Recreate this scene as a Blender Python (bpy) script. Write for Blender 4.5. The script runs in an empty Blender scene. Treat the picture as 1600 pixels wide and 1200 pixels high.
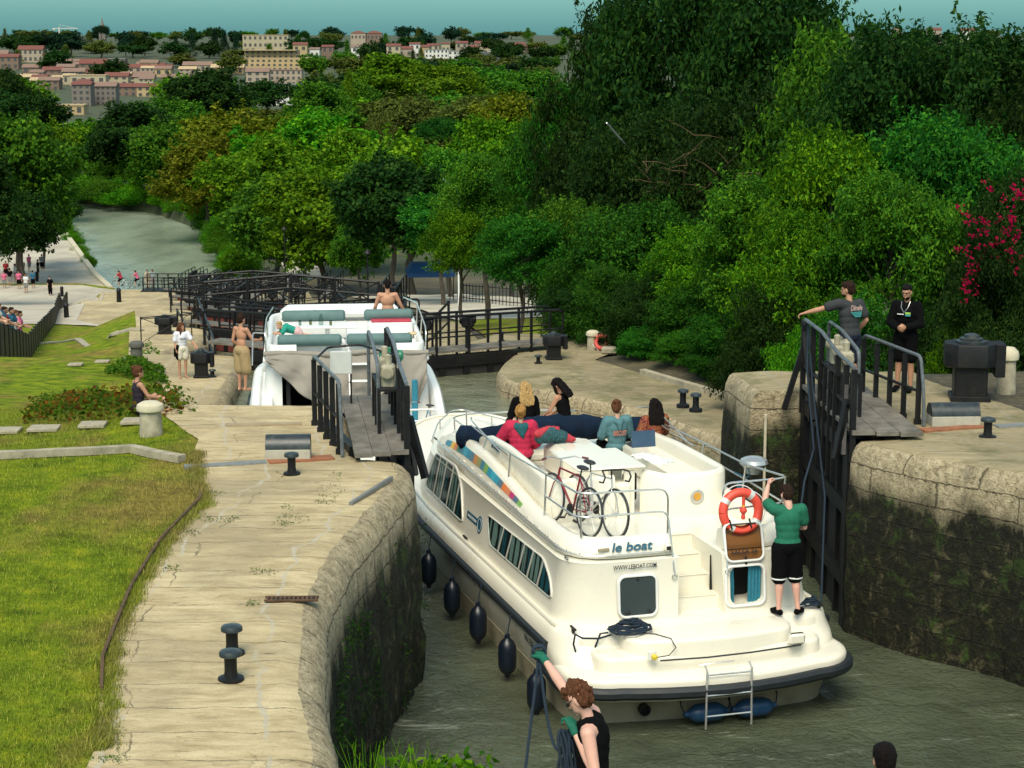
import bpy, bmesh, math, random
import numpy as np
from mathutils import Vector, Matrix, noise, Euler
random.seed(7)
R = math.radians
SC = bpy.context.scene
COL = SC.collection
# ---------------------------------------------------------------- camera, sky, sun, exposure
F, PITCH, HC = 3000.0, 10.3, 8.7
cam = bpy.data.objects.new('camera', bpy.data.cameras.new('camera'))
COL.objects.link(cam)
cam.location = (0, 0, HC)
cam.rotation_euler = (R(90 - PITCH), 0, 0)
cam.data.sensor_width = 36.0
cam.data.lens = 36.0 * F / 1600.0
cam.data.clip_start = 0.2
cam.data.clip_end = 6000
SC.camera = cam
SUN_EL, SUN_AZ = 54.0, 190.0          # azimuth clockwise from +Y
W = bpy.data.worlds.new('World'); SC.world = W; W.use_nodes = True
wn = W.node_tree.nodes; wl = W.node_tree.links
bg = wn['Background']
sky = wn.new('ShaderNodeTexSky'); sky.sky_type = 'NISHITA'; sky.sun_disc = False
sky.sun_elevation = R(SUN_EL); sky.sun_rotation = R(SUN_AZ)
sky.air_density = 1.3; sky.dust_density = 1.2; sky.ozone_density = 1.0
mixc = wn.new('ShaderNodeMix'); mixc.data_type = 'RGBA'; mixc.blend_type = 'MULTIPLY'
mixc.inputs['Factor'].default_value = 1.0
wl.new(sky.outputs[0], mixc.inputs['A'])
tcw = wn.new('ShaderNodeTexCoord'); spw = wn.new('ShaderNodeSeparateXYZ'); wl.new(tcw.outputs['Generated'], spw.inputs[0])
rpw = wn.new('ShaderNodeValToRGB'); wl.new(spw.outputs[2], rpw.inputs[0])
rpw.color_ramp.elements[0].position = 0.0; rpw.color_ramp.elements[0].color = (.20, .54, .74, 1)
rpw.color_ramp.elements[1].position = .30; rpw.color_ramp.elements[1].color = (1.0, 1.0, .80, 1)
wl.new(rpw.outputs[0], mixc.inputs['B'])
wl.new(mixc.outputs['Result'], bg.inputs['Color'])
bg.inputs['Strength'].default_value = 0.14
sun = bpy.data.objects.new('sun', bpy.data.lights.new('sun', 'SUN'))
COL.objects.link(sun)
sun.data.energy = 2.45; sun.data.angle = R(34); sun.data.color = (1.0, 0.92, 0.76)
sd = Vector((math.sin(R(SUN_AZ)) * math.cos(R(SUN_EL)), math.cos(R(SUN_AZ)) * math.cos(R(SUN_EL)), math.sin(R(SUN_EL))))
sun.rotation_euler = sd.to_track_quat('Z', 'Y').to_euler()
SC.view_settings.view_transform = 'Standard'; SC.view_settings.look = 'None'
SC.view_settings.gamma = 1.0; SC.view_settings.exposure = 0.6
# ---------------------------------------------------------------- pixel helper (plan measuring only)
_c, _s = math.cos(R(PITCH)), math.sin(R(PITCH))
def at(px, py, z):
    u = (px - 800) / F; v = (600 - py) / F
    d = (u, _c + v * _s, -_s + v * _c); t = (z - HC) / d[2]
    return Vector((d[0] * t, d[1] * t, z))
def atY(px, py, Y):
    u = (px - 800) / F; v = (600 - py) / F
    d = (u, _c + v * _s, -_s + v * _c); t = Y / d[1]
    return Vector((d[0] * t, Y, HC + d[2] * t))
# ---------------------------------------------------------------- object helpers
def tag(o, label=None, cat=None, group=None, kind=None):
    if label: o['label'] = label
    if cat: o['category'] = cat
    if group: o['group'] = group
    if kind: o['kind'] = kind
    return o
def empty(name, loc=(0, 0, 0), rz=0.0, label=None, cat=None, group=None, parent=None):
    o = bpy.data.objects.new(name, None); COL.objects.link(o)
    o.location = loc; o.rotation_euler = (0, 0, rz); o.empty_display_size = .2
    if parent: o.parent = parent
    return tag(o, label, cat, group)
def copy_tree(o, parent=None):
    c = o.copy(); COL.objects.link(c); c.parent = parent
    for ch in list(o.children): copy_tree(ch, c)
    return c
def link(name, me, mat=None, parent=None, smooth=True, ang=35):
    o = bpy.data.objects.new(name, me); COL.objects.link(o)
    if mat is not None and len(me.materials) == 0: me.materials.append(mat)
    if parent: o.parent = parent
    if smooth and len(me.polygons):
        me.polygons.foreach_set('use_smooth', [True] * len(me.polygons))
        me.set_sharp_from_angle(angle=R(ang))
    return o
class MB:
    def __init__(s): s.v = []; s.f = []; s.m = []; s.mats = []; s.cur = 0
    def mat(s, m):
        if m not in s.mats: s.mats.append(m)
        s.cur = s.mats.index(m); return s
    def add(s, vs, fs):
        b = len(s.v); s.v += [tuple(v) for v in vs]
        for f in fs: s.f.append([b + i for i in f]); s.m.append(s.cur)
        return s
    def box(s, c, d, rz=0, M=None, top=1.0):
        hx, hy, hz = d[0] / 2, d[1] / 2, d[2] / 2
        vs = [Vector((x * hx * (top if z > 0 else 1), y * hy * (top if z > 0 else 1), z * hz)) for z in (-1, 1) for y in (-1, 1) for x in (-1, 1)]
        if M is None: M = Matrix.Rotation(rz, 3, 'Z')
        vs = [M @ v + Vector(c) for v in vs]
        return s.add(vs, [(0, 2, 3, 1), (4, 5, 7, 6), (0, 1, 5, 4), (2, 6, 7, 3), (0, 4, 6, 2), (1, 3, 7, 5)])
    def bbox(s, c, d, b=.02, rz=0, M=None):   # bevelled box
        hx, hy, hz = d[0] / 2, d[1] / 2, d[2] / 2; b = min(b, hx * .9, hy * .9, hz * .9)
        if M is None: M = Matrix.Rotation(rz, 3, 'Z')
        rings = []
        for z, i in ((-hz, b), (-hz + b, 0), (hz - b, 0), (hz, b)):
            X, Y = hx - i, hy - i; k = b if i == 0 else b * .6
            rings.append([(X - k, -Y, z), (X, -Y + k, z), (X, Y - k, z), (X - k, Y, z), (-X + k, Y, z), (-X, Y - k, z), (-X, -Y + k, z), (-X + k, -Y, z)])
        rings = [[M @ Vector(p) + Vector(c) for p in r] for r in rings]
        return s.loft(rings, cap=True)
    def bar(s, p0, p1, w=.04, h=None, up=(0, 0, 1)):
        p0, p1 = Vector(p0), Vector(p1); d = p1 - p0; L = d.length
        if L < 1e-6: return s
        h = h or w; d.normalize(); u = Vector(up)
        if abs(d.dot(u)) > .98: u = Vector((0, 1, 0))
        x = d.cross(u).normalized(); z = x.cross(d)
        M = Matrix((x, d, z)).transposed()
        return s.box((p0 + p1) / 2, (w, L, h), M=M)
    def loft(s, rings, cap=True, closed=True):
        n = len(rings[0]); b = len(s.v); vs = [p for r in rings for p in r]; fs = []
        for i in range(len(rings) - 1):
            for j in range(n if closed else n - 1):
                k = (j + 1) % n
                fs.append((i * n + j, i * n + k, (i + 1) * n + k, (i + 1) * n + j))
        if cap and closed:
            fs.append(tuple(range(n))[::-1]); fs.append(tuple((len(rings) - 1) * n + j for j in range(n)))
        return s.add(vs, fs)
    def tube(s, pts, r=.02, seg=8, cap=True):
        pts = [Vector(p) for p in pts]; n = len(pts)
        rr = r if isinstance(r, (list, tuple)) else [r] * n
        rings = []; pv = None
        for i, p in enumerate(pts):
            t = (pts[min(i + 1, n - 1)] - pts[max(i - 1, 0)])
            if t.length < 1e-9: t = Vector((0, 0, 1))
            t.normalize()
            if pv is None:
                u = Vector((0, 0, 1)) if abs(t.z) < .95 else Vector((1, 0, 0))
                x = t.cross(u).normalized()
            else:
                x = (pv - t * pv.dot(t))
                if x.length < 1e-6: x = t.orthogonal()
                x.normalize()
            pv = x; y = t.cross(x)
            rings.append([p + (x * math.cos(a) + y * math.sin(a)) * rr[i] for a in [2 * math.pi * k / seg for k in range(seg)]])
        return s.loft(rings, cap)
    def lathe(s, prof, c=(0, 0, 0), seg=20, axis='Z', M=None):
        rings = []
        for r, z in prof:
            ring = []
            for k in range(seg):
                a = 2 * math.pi * k / seg; v = Vector((max(r, 1e-4) * math.cos(a), max(r, 1e-4) * math.sin(a), z))
                if axis == 'X': v = Vector((v.z, v.x, v.y))
                if axis == 'Y': v = Vector((v.y, v.z, v.x))
                if M is not None: v = M @ v
                ring.append(v + Vector(c))
            rings.append(ring)
        return s.loft(rings, True)
    def ell(s, c, r, seg=12, rings=8, M=None):
        rr = []
        for i in range(rings + 1):
            a = -math.pi / 2 + math.pi * i / rings
            ring = []
            for k in range(seg):
                t = 2 * math.pi * k / seg
                v = Vector((r[0] * max(math.cos(a), .02) * math.cos(t), r[1] * max(math.cos(a), .02) * math.sin(t), r[2] * math.sin(a)))
                if M is not None: v = M @ v
                ring.append(v + Vector(c))
            rr.append(ring)
        return s.loft(rr, True)
    def prism(s, poly, z0, z1):
        n = len(poly)
        return s.loft([[(x, y, z0) for x, y in poly], [(x, y, z1) for x, y in poly]], True)
    def mesh(s, name):
        me = bpy.data.meshes.new(name); me.from_pydata(s.v, [], s.f)
        for m in s.mats: me.materials.append(m)
        if len(s.mats) > 1: me.polygons.foreach_set('material_index', s.m)
        me.update(); bm = bmesh.new(); bm.from_mesh(me); bmesh.ops.recalc_face_normals(bm, faces=bm.faces); bm.to_mesh(me); bm.free()
        return me
    def build(s, name, mat=None, parent=None, smooth=True, ang=35):
        return link(name, s.mesh(name), mat if not s.mats else None, parent, smooth, ang)
def fast_mesh(name, V, Fq, attrs=None):
    V = np.asarray(V, dtype=np.float32); Fq = np.asarray(Fq, dtype=np.int32)
    me = bpy.data.meshes.new(name); k = Fq.shape[1]
    me.vertices.add(len(V)); me.vertices.foreach_set('co', V.ravel())
    me.loops.add(Fq.size); me.loops.foreach_set('vertex_index', Fq.ravel())
    me.polygons.add(len(Fq)); me.polygons.foreach_set('loop_start', np.arange(0, Fq.size, k, dtype=np.int32))
    me.polygons.foreach_set('loop_total', np.full(len(Fq), k, dtype=np.int32))
    me.update(calc_edges=True); me.validate(); return me
def lin(tab, y):
    if y <= tab[0][0]: return tab[0][1]
    for (a, b), (c, d) in zip(tab, tab[1:]):
        if y <= c: return b + (d - b) * (y - a) / (c - a) if c > a else d
    return tab[-1][1]
def fbm(x, y, z=0, o=3):
    return noise.fractal(Vector((x, y, z)), 1.0, 2.0, o)
# ---------------------------------------------------------------- material helpers
def newmat(name):
    m = bpy.data.materials.new(name); m.use_nodes = True
    return m, m.node_tree.nodes, m.node_tree.links, m.node_tree.nodes['Principled BSDF']
def nd(ns, t, **k):
    n = ns.new(t)
    for a, b in k.items(): setattr(n, a, b)
    return n
def ramp(ns, ls, src, stops):
    r = ns.new('ShaderNodeValToRGB'); e = r.color_ramp.elements
    while len(e) < len(stops): e.new(.5)
    for i, (p, c) in enumerate(stops):
        e[i].position = p; e[i].color = (c[0], c[1], c[2], 1) if not isinstance(c, (int, float)) else (c, c, c, 1)
    ls.new(src, r.inputs[0]); return r.outputs[0]
def ntex(ns, ls, vec, scale, detail=4, rough=.55, dist=0.0):
    n = ns.new('ShaderNodeTexNoise'); n.inputs['Scale'].default_value = scale; n.inputs['Detail'].default_value = detail
    n.inputs['Roughness'].default_value = rough; n.inputs['Distortion'].default_value = dist
    if vec is not None: ls.new(vec, n.inputs['Vector'])
    return n.outputs['Fac']
def mixrgb(ns, ls, fac, a, b, mode='MIX'):
    m = ns.new('ShaderNodeMix'); m.data_type = 'RGBA'; m.blend_type = mode
    for s, v in (('Factor', fac), ('A', a), ('B', b)):
        if hasattr(v, 'is_linked'): ls.new(v, m.inputs[s])
        elif s == 'Factor': m.inputs[s].default_value = v
        else: m.inputs[s].default_value = (v[0], v[1], v[2], 1)
    return m.outputs['Result']
def math_(ns, ls, op, a, b=0.0, clamp=False):
    m = ns.new('ShaderNodeMath'); m.operation = op; m.use_clamp = clamp
    for i, v in enumerate((a, b)):
        if hasattr(v, 'is_linked'): ls.new(v, m.inputs[i])
        else: m.inputs[i].default_value = v
    return m.outputs[0]
def bump(ns, ls, bs, h, strength=.3, dist=.02):
    b = ns.new('ShaderNodeBump'); b.inputs['Strength'].default_value = strength; b.inputs['Distance'].default_value = dist
    ls.new(h, b.inputs['Height']); ls.new(b.outputs[0], bs.inputs['Normal']); return b
def M(name, col, rough=.6, metal=0.0, var=.12, scale=6.0, bmp=0.0, spec=.5, dirt=None, coat=0.0):
    m, ns, ls, bs = newmat(name)
    tc = ns.new('ShaderNodeTexCoord').outputs['Object']
    n = ntex(ns, ls, tc, scale, 5, .6)
    a = tuple(max(0, c * (1 - var)) for c in col); b = tuple(min(1, c * (1 + var)) for c in col)
    cr = ramp(ns, ls, n, [(.3, a), (.7, b)])
    if dirt:
        n2 = ntex(ns, ls, tc, scale * .35, 6, .7, .4)
        cr = mixrgb(ns, ls, ramp(ns, ls, n2, [(.5, 0.0), (.72, dirt[1])]), cr, dirt[0])
    ls.new(cr, bs.inputs['Base Color'])
    bs.inputs['Metallic'].default_value = metal; bs.inputs['Specular IOR Level'].default_value = spec
    ls.new(ramp(ns, ls, n, [(.2, max(.02, rough - .08)), (.8, min(1, rough + .08))]), bs.inputs['Roughness'])
    bs.inputs['Coat Weight'].default_value = coat
    if bmp: bump(ns, ls, bs, ntex(ns, ls, tc, scale * 6, 4), bmp, .01)
    return m
# ================================================================ materials of the setting
def stone_top_mat(mossy=False):
    m, ns, ls, bs = newmat('mossy_shaded_limestone_paving' if mossy else 'limestone_paving')
    uv = ns.new('ShaderNodeUVMap'); uv.uv_map = 'plan'
    gp = ns.new('ShaderNodeNewGeometry').outputs['Position']
    sep = ns.new('ShaderNodeSeparateXYZ'); ls.new(uv.outputs[0], sep.inputs[0])
    wob = ntex(ns, ls, gp, 1.1, 3)
    wob2 = ntex(ns, ls, gp, 4.5, 4)
    u = math_(ns, ls, 'ADD', sep.outputs[0], math_(ns, ls, 'MULTIPLY', math_(ns, ls, 'SUBTRACT', wob, .5), .55))
    u = math_(ns, ls, 'ADD', u, math_(ns, ls, 'MULTIPLY', math_(ns, ls, 'SUBTRACT', wob2, .5), .12))
    # two mortar lines running along the quay
    def line(v, pos, w, soft):
        d = math_(ns, ls, 'ABSOLUTE', math_(ns, ls, 'SUBTRACT', v, pos))
        return ramp(ns, ls, d, [(w, 1.0), (w + soft, 0.0)])
    l1 = line(u, .62, .012, .018); l2 = line(u, 2.0, .012, .018)
    lines = math_(ns, ls, 'MAXIMUM', l1, l2)
    # transverse joints
    br = ns.new('ShaderNodeTexBrick'); br.offset = .37; br.offset_frequency = 2; br.squash = 1.0
    cmb = ns.new('ShaderNodeCombineXYZ')
    ls.new(u, cmb.inputs[0]); ls.new(math_(ns, ls, 'ADD', sep.outputs[1], math_(ns, ls, 'MULTIPLY', wob2, .13)), cmb.inputs[1])
    ls.new(cmb.outputs[0], br.inputs['Vector'])
    br.inputs['Scale'].default_value = 1.0; br.inputs['Brick Width'].default_value = 2.9; br.inputs['Row Height'].default_value = .62
    br.inputs['Mortar Size'].default_value = .013; br.inputs['Mortar Smooth'].default_value = .6
    br.inputs['Color1'].default_value = (.0, .0, .0, 1); br.inputs['Color2'].default_value = (1, 1, 1, 1); br.inputs['Mortar'].default_value = (.5, .5, .5, 1)
    cl = ns.new('ShaderNodeMapping'); cl.inputs['Scale'].default_value = (1.0, 3.2, 1.0); ls.new(gp, cl.inputs[0])
    lay = ntex(ns, ls, cl.outputs[0], 1.7, 8, .68, .35)
    big = ntex(ns, ls, gp, .55, 5, .6)
    fine = ntex(ns, ls, gp, 38, 4, .7)
    base = ramp(ns, ls, lay, [(.26, (.20, .155, .095)), (.40, (.38, .315, .205)), (.54, (.53, .455, .315)), (.74, (.63, .56, .41))])
    base = mixrgb(ns, ls, math_(ns, ls, 'MULTIPLY', ramp(ns, ls, big, [(.38, 1.0), (.58, 0.0)]), .75), base, (.27, .235, .165))
    base = mixrgb(ns, ls, math_(ns, ls, 'MULTIPLY', br.outputs['Color'], .30), base, (.34, .27, .16))
    base = mixrgb(ns, ls, math_(ns, ls, 'MULTIPLY', ramp(ns, ls, fine, [(.3, 1.0), (.5, 0.0)]), .35), base, (.2, .165, .11))
    pits = ramp(ns, ls, ntex(ns, ls, cl.outputs[0], 5.5, 6, .75, .8), [(.29, 1.0), (.37, 0.0)])
    base = mixrgb(ns, ls, math_(ns, ls, 'MULTIPLY', pits, .65), base, (.13, .11, .07))
    jb = math_(ns, ls, 'MULTIPLY', br.outputs['Fac'], ramp(ns, ls, ntex(ns, ls, gp, 2.3, 3), [(.4, .25), (.6, 1.0)]))
    base = mixrgb(ns, ls, math_(ns, ls, 'MULTIPLY', jb, .75), base, (.15, .13, .085))
    base = mixrgb(ns, ls, math_(ns, ls, 'MULTIPLY', lines, ramp(ns, ls, ntex(ns, ls, gp, 1.9, 3), [(.36, .05), (.52, .85)])), base, (.40, .38, .34))
    crk = ns.new('ShaderNodeTexVoronoi'); crk.feature = 'DISTANCE_TO_EDGE'; crk.inputs['Scale'].default_value = 1.15
    mx = ns.new('ShaderNodeVectorMath'); mx.operation = 'ADD'; ls.new(gp, mx.inputs[0])
    nz = ns.new('ShaderNodeTexNoise'); nz.inputs['Scale'].default_value = 2.2; nz.inputs['Detail'].default_value = 5; ls.new(gp, nz.inputs['Vector'])
    ls.new(nz.outputs['Color'], mx.inputs[1]); ls.new(mx.outputs[0], crk.inputs['Vector'])
    ck = math_(ns, ls, 'MULTIPLY', ramp(ns, ls, crk.outputs['Distance'], [(.004, 1.0), (.014, 0.0)]), ramp(ns, ls, ntex(ns, ls, gp, .8, 2), [(.64, 0.0), (.72, .5)]))
    base = mixrgb(ns, ls, ck, base, (.09, .08, .05))
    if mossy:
        base = mixrgb(ns, ls, .5, base, (.15, .14, .10))  # even darkening paints in the tree shade; the patches after it are moss
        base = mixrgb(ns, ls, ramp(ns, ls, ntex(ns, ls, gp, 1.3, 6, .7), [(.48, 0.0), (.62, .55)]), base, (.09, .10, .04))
    base = mixrgb(ns, ls, 1.0, base, (1.03, .98, .85), 'MULTIPLY')
    ls.new(base, bs.inputs['Base Color']); bs.inputs['Roughness'].default_value = .88; bs.inputs['Specular IOR Level'].default_value = .25
    h = math_(ns, ls, 'SUBTRACT', math_(ns, ls, 'ADD', lay, math_(ns, ls, 'MULTIPLY', fine, .25)), math_(ns, ls, 'MULTIPLY', br.outputs['Fac'], .5))
    h = math_(ns, ls, 'SUBTRACT', h, math_(ns, ls, 'MULTIPLY', pits, .5))
    bump(ns, ls, bs, h, .8, .035)
    return m
def wall_mat():
    m, ns, ls, bs = newmat('lock_wall_stone')
    geo = ns.new('ShaderNodeNewGeometry'); gp = geo.outputs['Position']
    uv = ns.new('ShaderNodeUVMap'); uv.uv_map = 'plan'
    sep = ns.new('ShaderNodeSeparateXYZ'); ls.new(uv.outputs[0], sep.inputs[0])   # x: depth below coping
    st = ns.new('ShaderNodeMapping'); st.inputs['Scale'].default_value = (1.0, 1.0, .35); ls.new(gp, st.inputs[0])
    n1 = ntex(ns, ls, st.outputs[0], 1.3, 7, .68, .4); n2 = ntex(ns, ls, gp, 9, 6, .7, .5); n3 = ntex(ns, ls, gp, 34, 4, .7)
    lime = ramp(ns, ls, n2, [(.3, (.21, .165, .095)), (.5, (.46, .375, .235)), (.7, (.64, .54, .36))])
    lime = mixrgb(ns, ls, ramp(ns, ls, n1, [(.55, 0.0), (.68, .6)]), lime, (.10, .095, .075))
    moss = ramp(ns, ls, n2, [(.3, (.004, .005, .002)), (.52, (.013, .014, .006)), (.70, (.045, .042, .018))])
    moss = mixrgb(ns, ls, ramp(ns, ls, ntex(ns, ls, gp, 2.3, 7, .75, .5), [(.53, 0.0), (.62, .8)]), moss, (.045, .085, .014))
    moss = mixrgb(ns, ls, ramp(ns, ls, ntex(ns, ls, gp, 4.1, 7, .75, .5), [(.55, 0.0), (.66, .8)]), moss, (.15, .13, .065))
    dep = math_(ns, ls, 'ADD', sep.outputs[0], math_(ns, ls, 'MULTIPLY', math_(ns, ls, 'SUBTRACT', n1, .5), 1.3))
    dep = math_(ns, ls, 'ADD', dep, math_(ns, ls, 'MULTIPLY', math_(ns, ls, 'SUBTRACT', n2, .5), .5))
    col = mixrgb(ns, ls, ramp(ns, ls, dep, [(.45, 0.0), (.78, 1.0)]), lime, moss)
    col = mixrgb(ns, ls, math_(ns, ls, 'MULTIPLY', ramp(ns, ls, n3, [(.32, 1.0), (.5, 0.0)]), .5), col, (.02, .018, .01))
    wb = ns.new('ShaderNodeTexBrick'); wb.offset = .5; cm = ns.new('ShaderNodeCombineXYZ')
    ls.new(math_(ns, ls, 'ADD', sep.outputs[1], math_(ns, ls, 'MULTIPLY', n2, .10)), cm.inputs[0]); ls.new(math_(ns, ls, 'ADD', sep.outputs[0], math_(ns, ls, 'MULTIPLY', n2, .08)), cm.inputs[1]); ls.new(cm.outputs[0], wb.inputs['Vector'])
    wb.inputs['Scale'].default_value = 1.0; wb.inputs['Brick Width'].default_value = .9; wb.inputs['Row Height'].default_value = .36; wb.inputs['Mortar Size'].default_value = .014; wb.inputs['Mortar Smooth'].default_value = .7
    col = mixrgb(ns, ls, math_(ns, ls, 'MULTIPLY', wb.outputs['Fac'], .6), col, (.012, .010, .006))
    ls.new(col, bs.inputs['Base Color']); bs.inputs['Roughness'].default_value = .85; bs.inputs['Specular IOR Level'].default_value = .3
    h = math_(ns, ls, 'ADD', math_(ns, ls, 'MULTIPLY', n2, 1.2), math_(ns, ls, 'MULTIPLY', n3, .5))
    h = math_(ns, ls, 'SUBTRACT', h, math_(ns, ls, 'MULTIPLY', wb.outputs['Fac'], .5))
    bump(ns, ls, bs, h, 1.0, .06)
    return m
def grass_mat():
    m, ns, ls, bs = newmat('turf')
    gp = ns.new('ShaderNodeNewGeometry').outputs['Position']
    mp = ns.new('ShaderNodeMapping'); mp.inputs['Scale'].default_value = (1.0, .55, 1.0); ls.new(gp, mp.inputs[0])
    big = ntex(ns, ls, mp.outputs[0], .42, 5, .62, .3); mid = ntex(ns, ls, gp, 2.6, 5, .65); fin = ntex(ns, ls, gp, 26, 4, .7)
    g = ramp(ns, ls, mid, [(.32, (.06, .10, .004)), (.5, (.16, .23, .008)), (.68, (.30, .33, .012))])
    d = ramp(ns, ls, mid, [(.35, (.17, .115, .035)), (.65, (.36, .25, .06))])
    c = mixrgb(ns, ls, ramp(ns, ls, big, [(.46, 0.0), (.60, .75)]), g, d)
    c = mixrgb(ns, ls, math_(ns, ls, 'MULTIPLY', ramp(ns, ls, fin, [(.3, 1.0), (.55, 0.0)]), .5), c, (.03, .04, .01))
    ls.new(c, bs.inputs['Base Color']); bs.inputs['Roughness'].default_value = .95; bs.inputs['Specular IOR Level'].default_value = .1
    bump(ns, ls, bs, math_(ns, ls, 'ADD', fin, mid), .9, .05)
    return m
def path_mat(name='pale_gravel', c0=(.36, .32, .25), c1=(.52, .47, .37)):
    m, ns, ls, bs = newmat(name)
    gp = ns.new('ShaderNodeNewGeometry').outputs['Position']
    a = ntex(ns, ls, gp, .35, 6, .6, .3); b = ntex(ns, ls, gp, 7, 5, .7)
    c = ramp(ns, ls, a, [(.35, c0), (.65, c1)])
    c = mixrgb(ns, ls, math_(ns, ls, 'MULTIPLY', ramp(ns, ls, b, [(.3, 1.0), (.55, 0.0)]), .35), c, (.2, .17, .12))
    ls.new(c, bs.inputs['Base Color']); bs.inputs['Roughness'].default_value = .92
    bump(ns, ls, bs, b, .5, .02); return m
def water_mat(name, col, s1=1.6, s2=6.0, h=.5, rough=.06, stretch=(1, 1, 1), foam=0.0):
    m, ns, ls, bs = newmat(name)
    gp = ns.new('ShaderNodeNewGeometry').outputs['Position']
    mp = ns.new('ShaderNodeMapping'); mp.inputs['Scale'].default_value = stretch; ls.new(gp, mp.inputs[0])
    v = mp.outputs[0]
    a = ntex(ns, ls, v, s1, 4, .55, .6); b = ntex(ns, ls, v, s2, 4, .6, 1.2); c = ntex(ns, ls, v, s1 * .3, 2)
    cc = ramp(ns, ls, c, [(.35, tuple(x * .75 for x in col)), (.65, tuple(x * 1.25 for x in col))])
    if foam:
        st = ns.new('ShaderNodeMapping'); st.inputs['Scale'].default_value = (.5, 2.4, 1); st.inputs['Rotation'].default_value = (0, 0, -.3); ls.new(gp, st.inputs[0])
        f = ntex(ns, ls, st.outputs[0], 1.7, 7, .7, 1.5)
        cc = mixrgb(ns, ls, ramp(ns, ls, f, [(.60, 0.0), (.70, foam)]), cc, (.35, .37, .30))
    ls.new(cc, bs.inputs['Base Color'])
    bs.inputs['Roughness'].default_value = rough; bs.inputs['IOR'].default_value = 1.33; bs.inputs['Specular IOR Level'].default_value = .5
    hh = math_(ns, ls, 'ADD', a, math_(ns, ls, 'MULTIPLY', b, .45))
    bump(ns, ls, bs, hh, h, .12)
    return m
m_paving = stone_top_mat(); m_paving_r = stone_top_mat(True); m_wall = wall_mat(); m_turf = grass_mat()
m_path = path_mat(); m_soil = path_mat('leaf_litter', (.035, .03, .016), (.09, .075, .035))
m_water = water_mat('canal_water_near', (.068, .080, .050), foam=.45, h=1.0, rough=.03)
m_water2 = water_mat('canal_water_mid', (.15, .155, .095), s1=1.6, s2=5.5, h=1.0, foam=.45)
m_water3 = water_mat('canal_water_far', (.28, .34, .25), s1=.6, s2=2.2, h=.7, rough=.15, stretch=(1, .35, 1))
m_black = M('black_gate_paint', (.006, .006, .007), .5, 0, .3, 9, .35, .3, dirt=((.03, .026, .02), .4))
m_blackworn = M('worn_grey_rail_paint', (.10, .115, .125), .45, 0, .3, 14, .2, dirt=((.02, .02, .02), .7))
m_plank = M('weathered_grey_planks', (.15, .135, .11), .85, 0, .35, 5, .8, dirt=((.05, .042, .03), .7))
m_redwood = M('rust_red_gate_planks', (.12, .022, .016), .8, 0, .3, 3, .5)
m_oldstone = M('old_bollard_stone', (.36, .32, .23), .9, 0, .25, 7, .9, dirt=((.10, .095, .06), .8))
m_kerb = M('kerb_stone', (.34, .30, .215), .9, 0, .2, 6, .8, dirt=((.12, .11, .07), .6))
m_rust = M('rusty_steel_edging', (.085, .045, .022), .9, 0, .4, 10, .6)
m_steelgrey = M('grey_steel', (.20, .20, .19), .45, .4, .15, 8, .2)
# ================================================================ plan of the staircase (tables over Y)
zL_t = [(30, 2.9), (31.5, 2.72), (41, .62), (47, .5), (51, .25), (56, -1.6), (60, -2.0), (72, -2.2), (80, -4.7), (97, -5.1), (106, -7.8), (124, -8.3), (133, -10.8), (150, -11.2), (158, -13.6), (172, -13.9), (400, -14.2)]
zR_t = [(33.13, 2.9), (33.17, .47), (46, .45), (53.5, .42), (60, -1.9), (72, -2.0), (80, -4.7), (97, -5.0), (106, -7.8), (124, -8.2), (133, -10.8), (150, -11.2), (158, -13.6), (172, -13.9), (400, -14.2)]
C_t = [(46, -3.4), (71, -8), (97, -13), (124, -18), (150, -23.2), (172, -27.6)]
GATES = [49.8, 71, 97, 124, 150, 169]
def hw(Y):
    for a, b in zip(GATES, GATES[1:]):
        if a <= Y <= b:
            t = (Y - a) / (b - a)
            if t < .12 or t > .9: return 3.15
            q = (t - .12) / .78
            return 3.15 + 2.5 * math.sin(math.pi * q) ** .6
    return 3.15
EL_t = [(5, -1.1), (14, -1.25), (15.2, -1.4), (16.65, -1.67), (19.2, -1.9), (21.3, -1.82), (23.3, -1.53), (25.2, -1.28), (26.0, -1.36), (26.04, -1.98), (30.0, -2.6), (30.05, -5.15), (33, -5.6), (36, -6.1), (40, -6.35), (43, -6.45), (44.5, -6.6), (47.5, -6.75), (50.5, -6.9)]
ER_t = [(5, 1.5), (12.6, 1.8), (13.4, 3.2), (15, 5.0), (18, 7.6), (22, 8.3), (25.2, 6.8), (26.2, 5.75), (27.0, 5.12), (27.4, 4.95), (27.44, 5.75), (31.35, 5.6), (31.4, 3.96), (33.13, 3.72), (33.17, 4.6), (36.5, 4.75), (39.5, 4.15), (42.3, 2.8), (44.8, .5), (46.2, -.28), (47.6, -.42), (49, -.25), (50.5, .05)]
OL_t = [(12, -3.3), (15.2, -3.45), (17.3, -3.87), (19.6, -4.06), (21.6, -4.1), (23.7, -3.95), (24.6, -4.2), (26, -4.45), (27.4, -4.57), (30, -5.75), (34, -6.3), (40, -7.5), (43.5, -8.0), (50.4, -9.9)]
OR_t = [(12, 9.5), (25, 9.2), (29.7, 8.0), (32.2, 7.1), (33.17, 7.0), (38, 6.6), (42.9, 5.3), (45.4, 3.95), (49, 2.15), (50, 2.6)]
def EL(Y): return lin(EL_t, Y) if Y < 50.5 else lin(C_t, Y) - hw(Y) if Y > 52 else lin([(50.5, -6.9), (52, lin(C_t, 52) - hw(52))], Y)
def ER(Y): return lin(ER_t, Y) if Y < 50.5 else lin(C_t, Y) + hw(Y) if Y > 52 else lin([(50.5, .05), (52, lin(C_t, 52) + hw(52))], Y)
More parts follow.
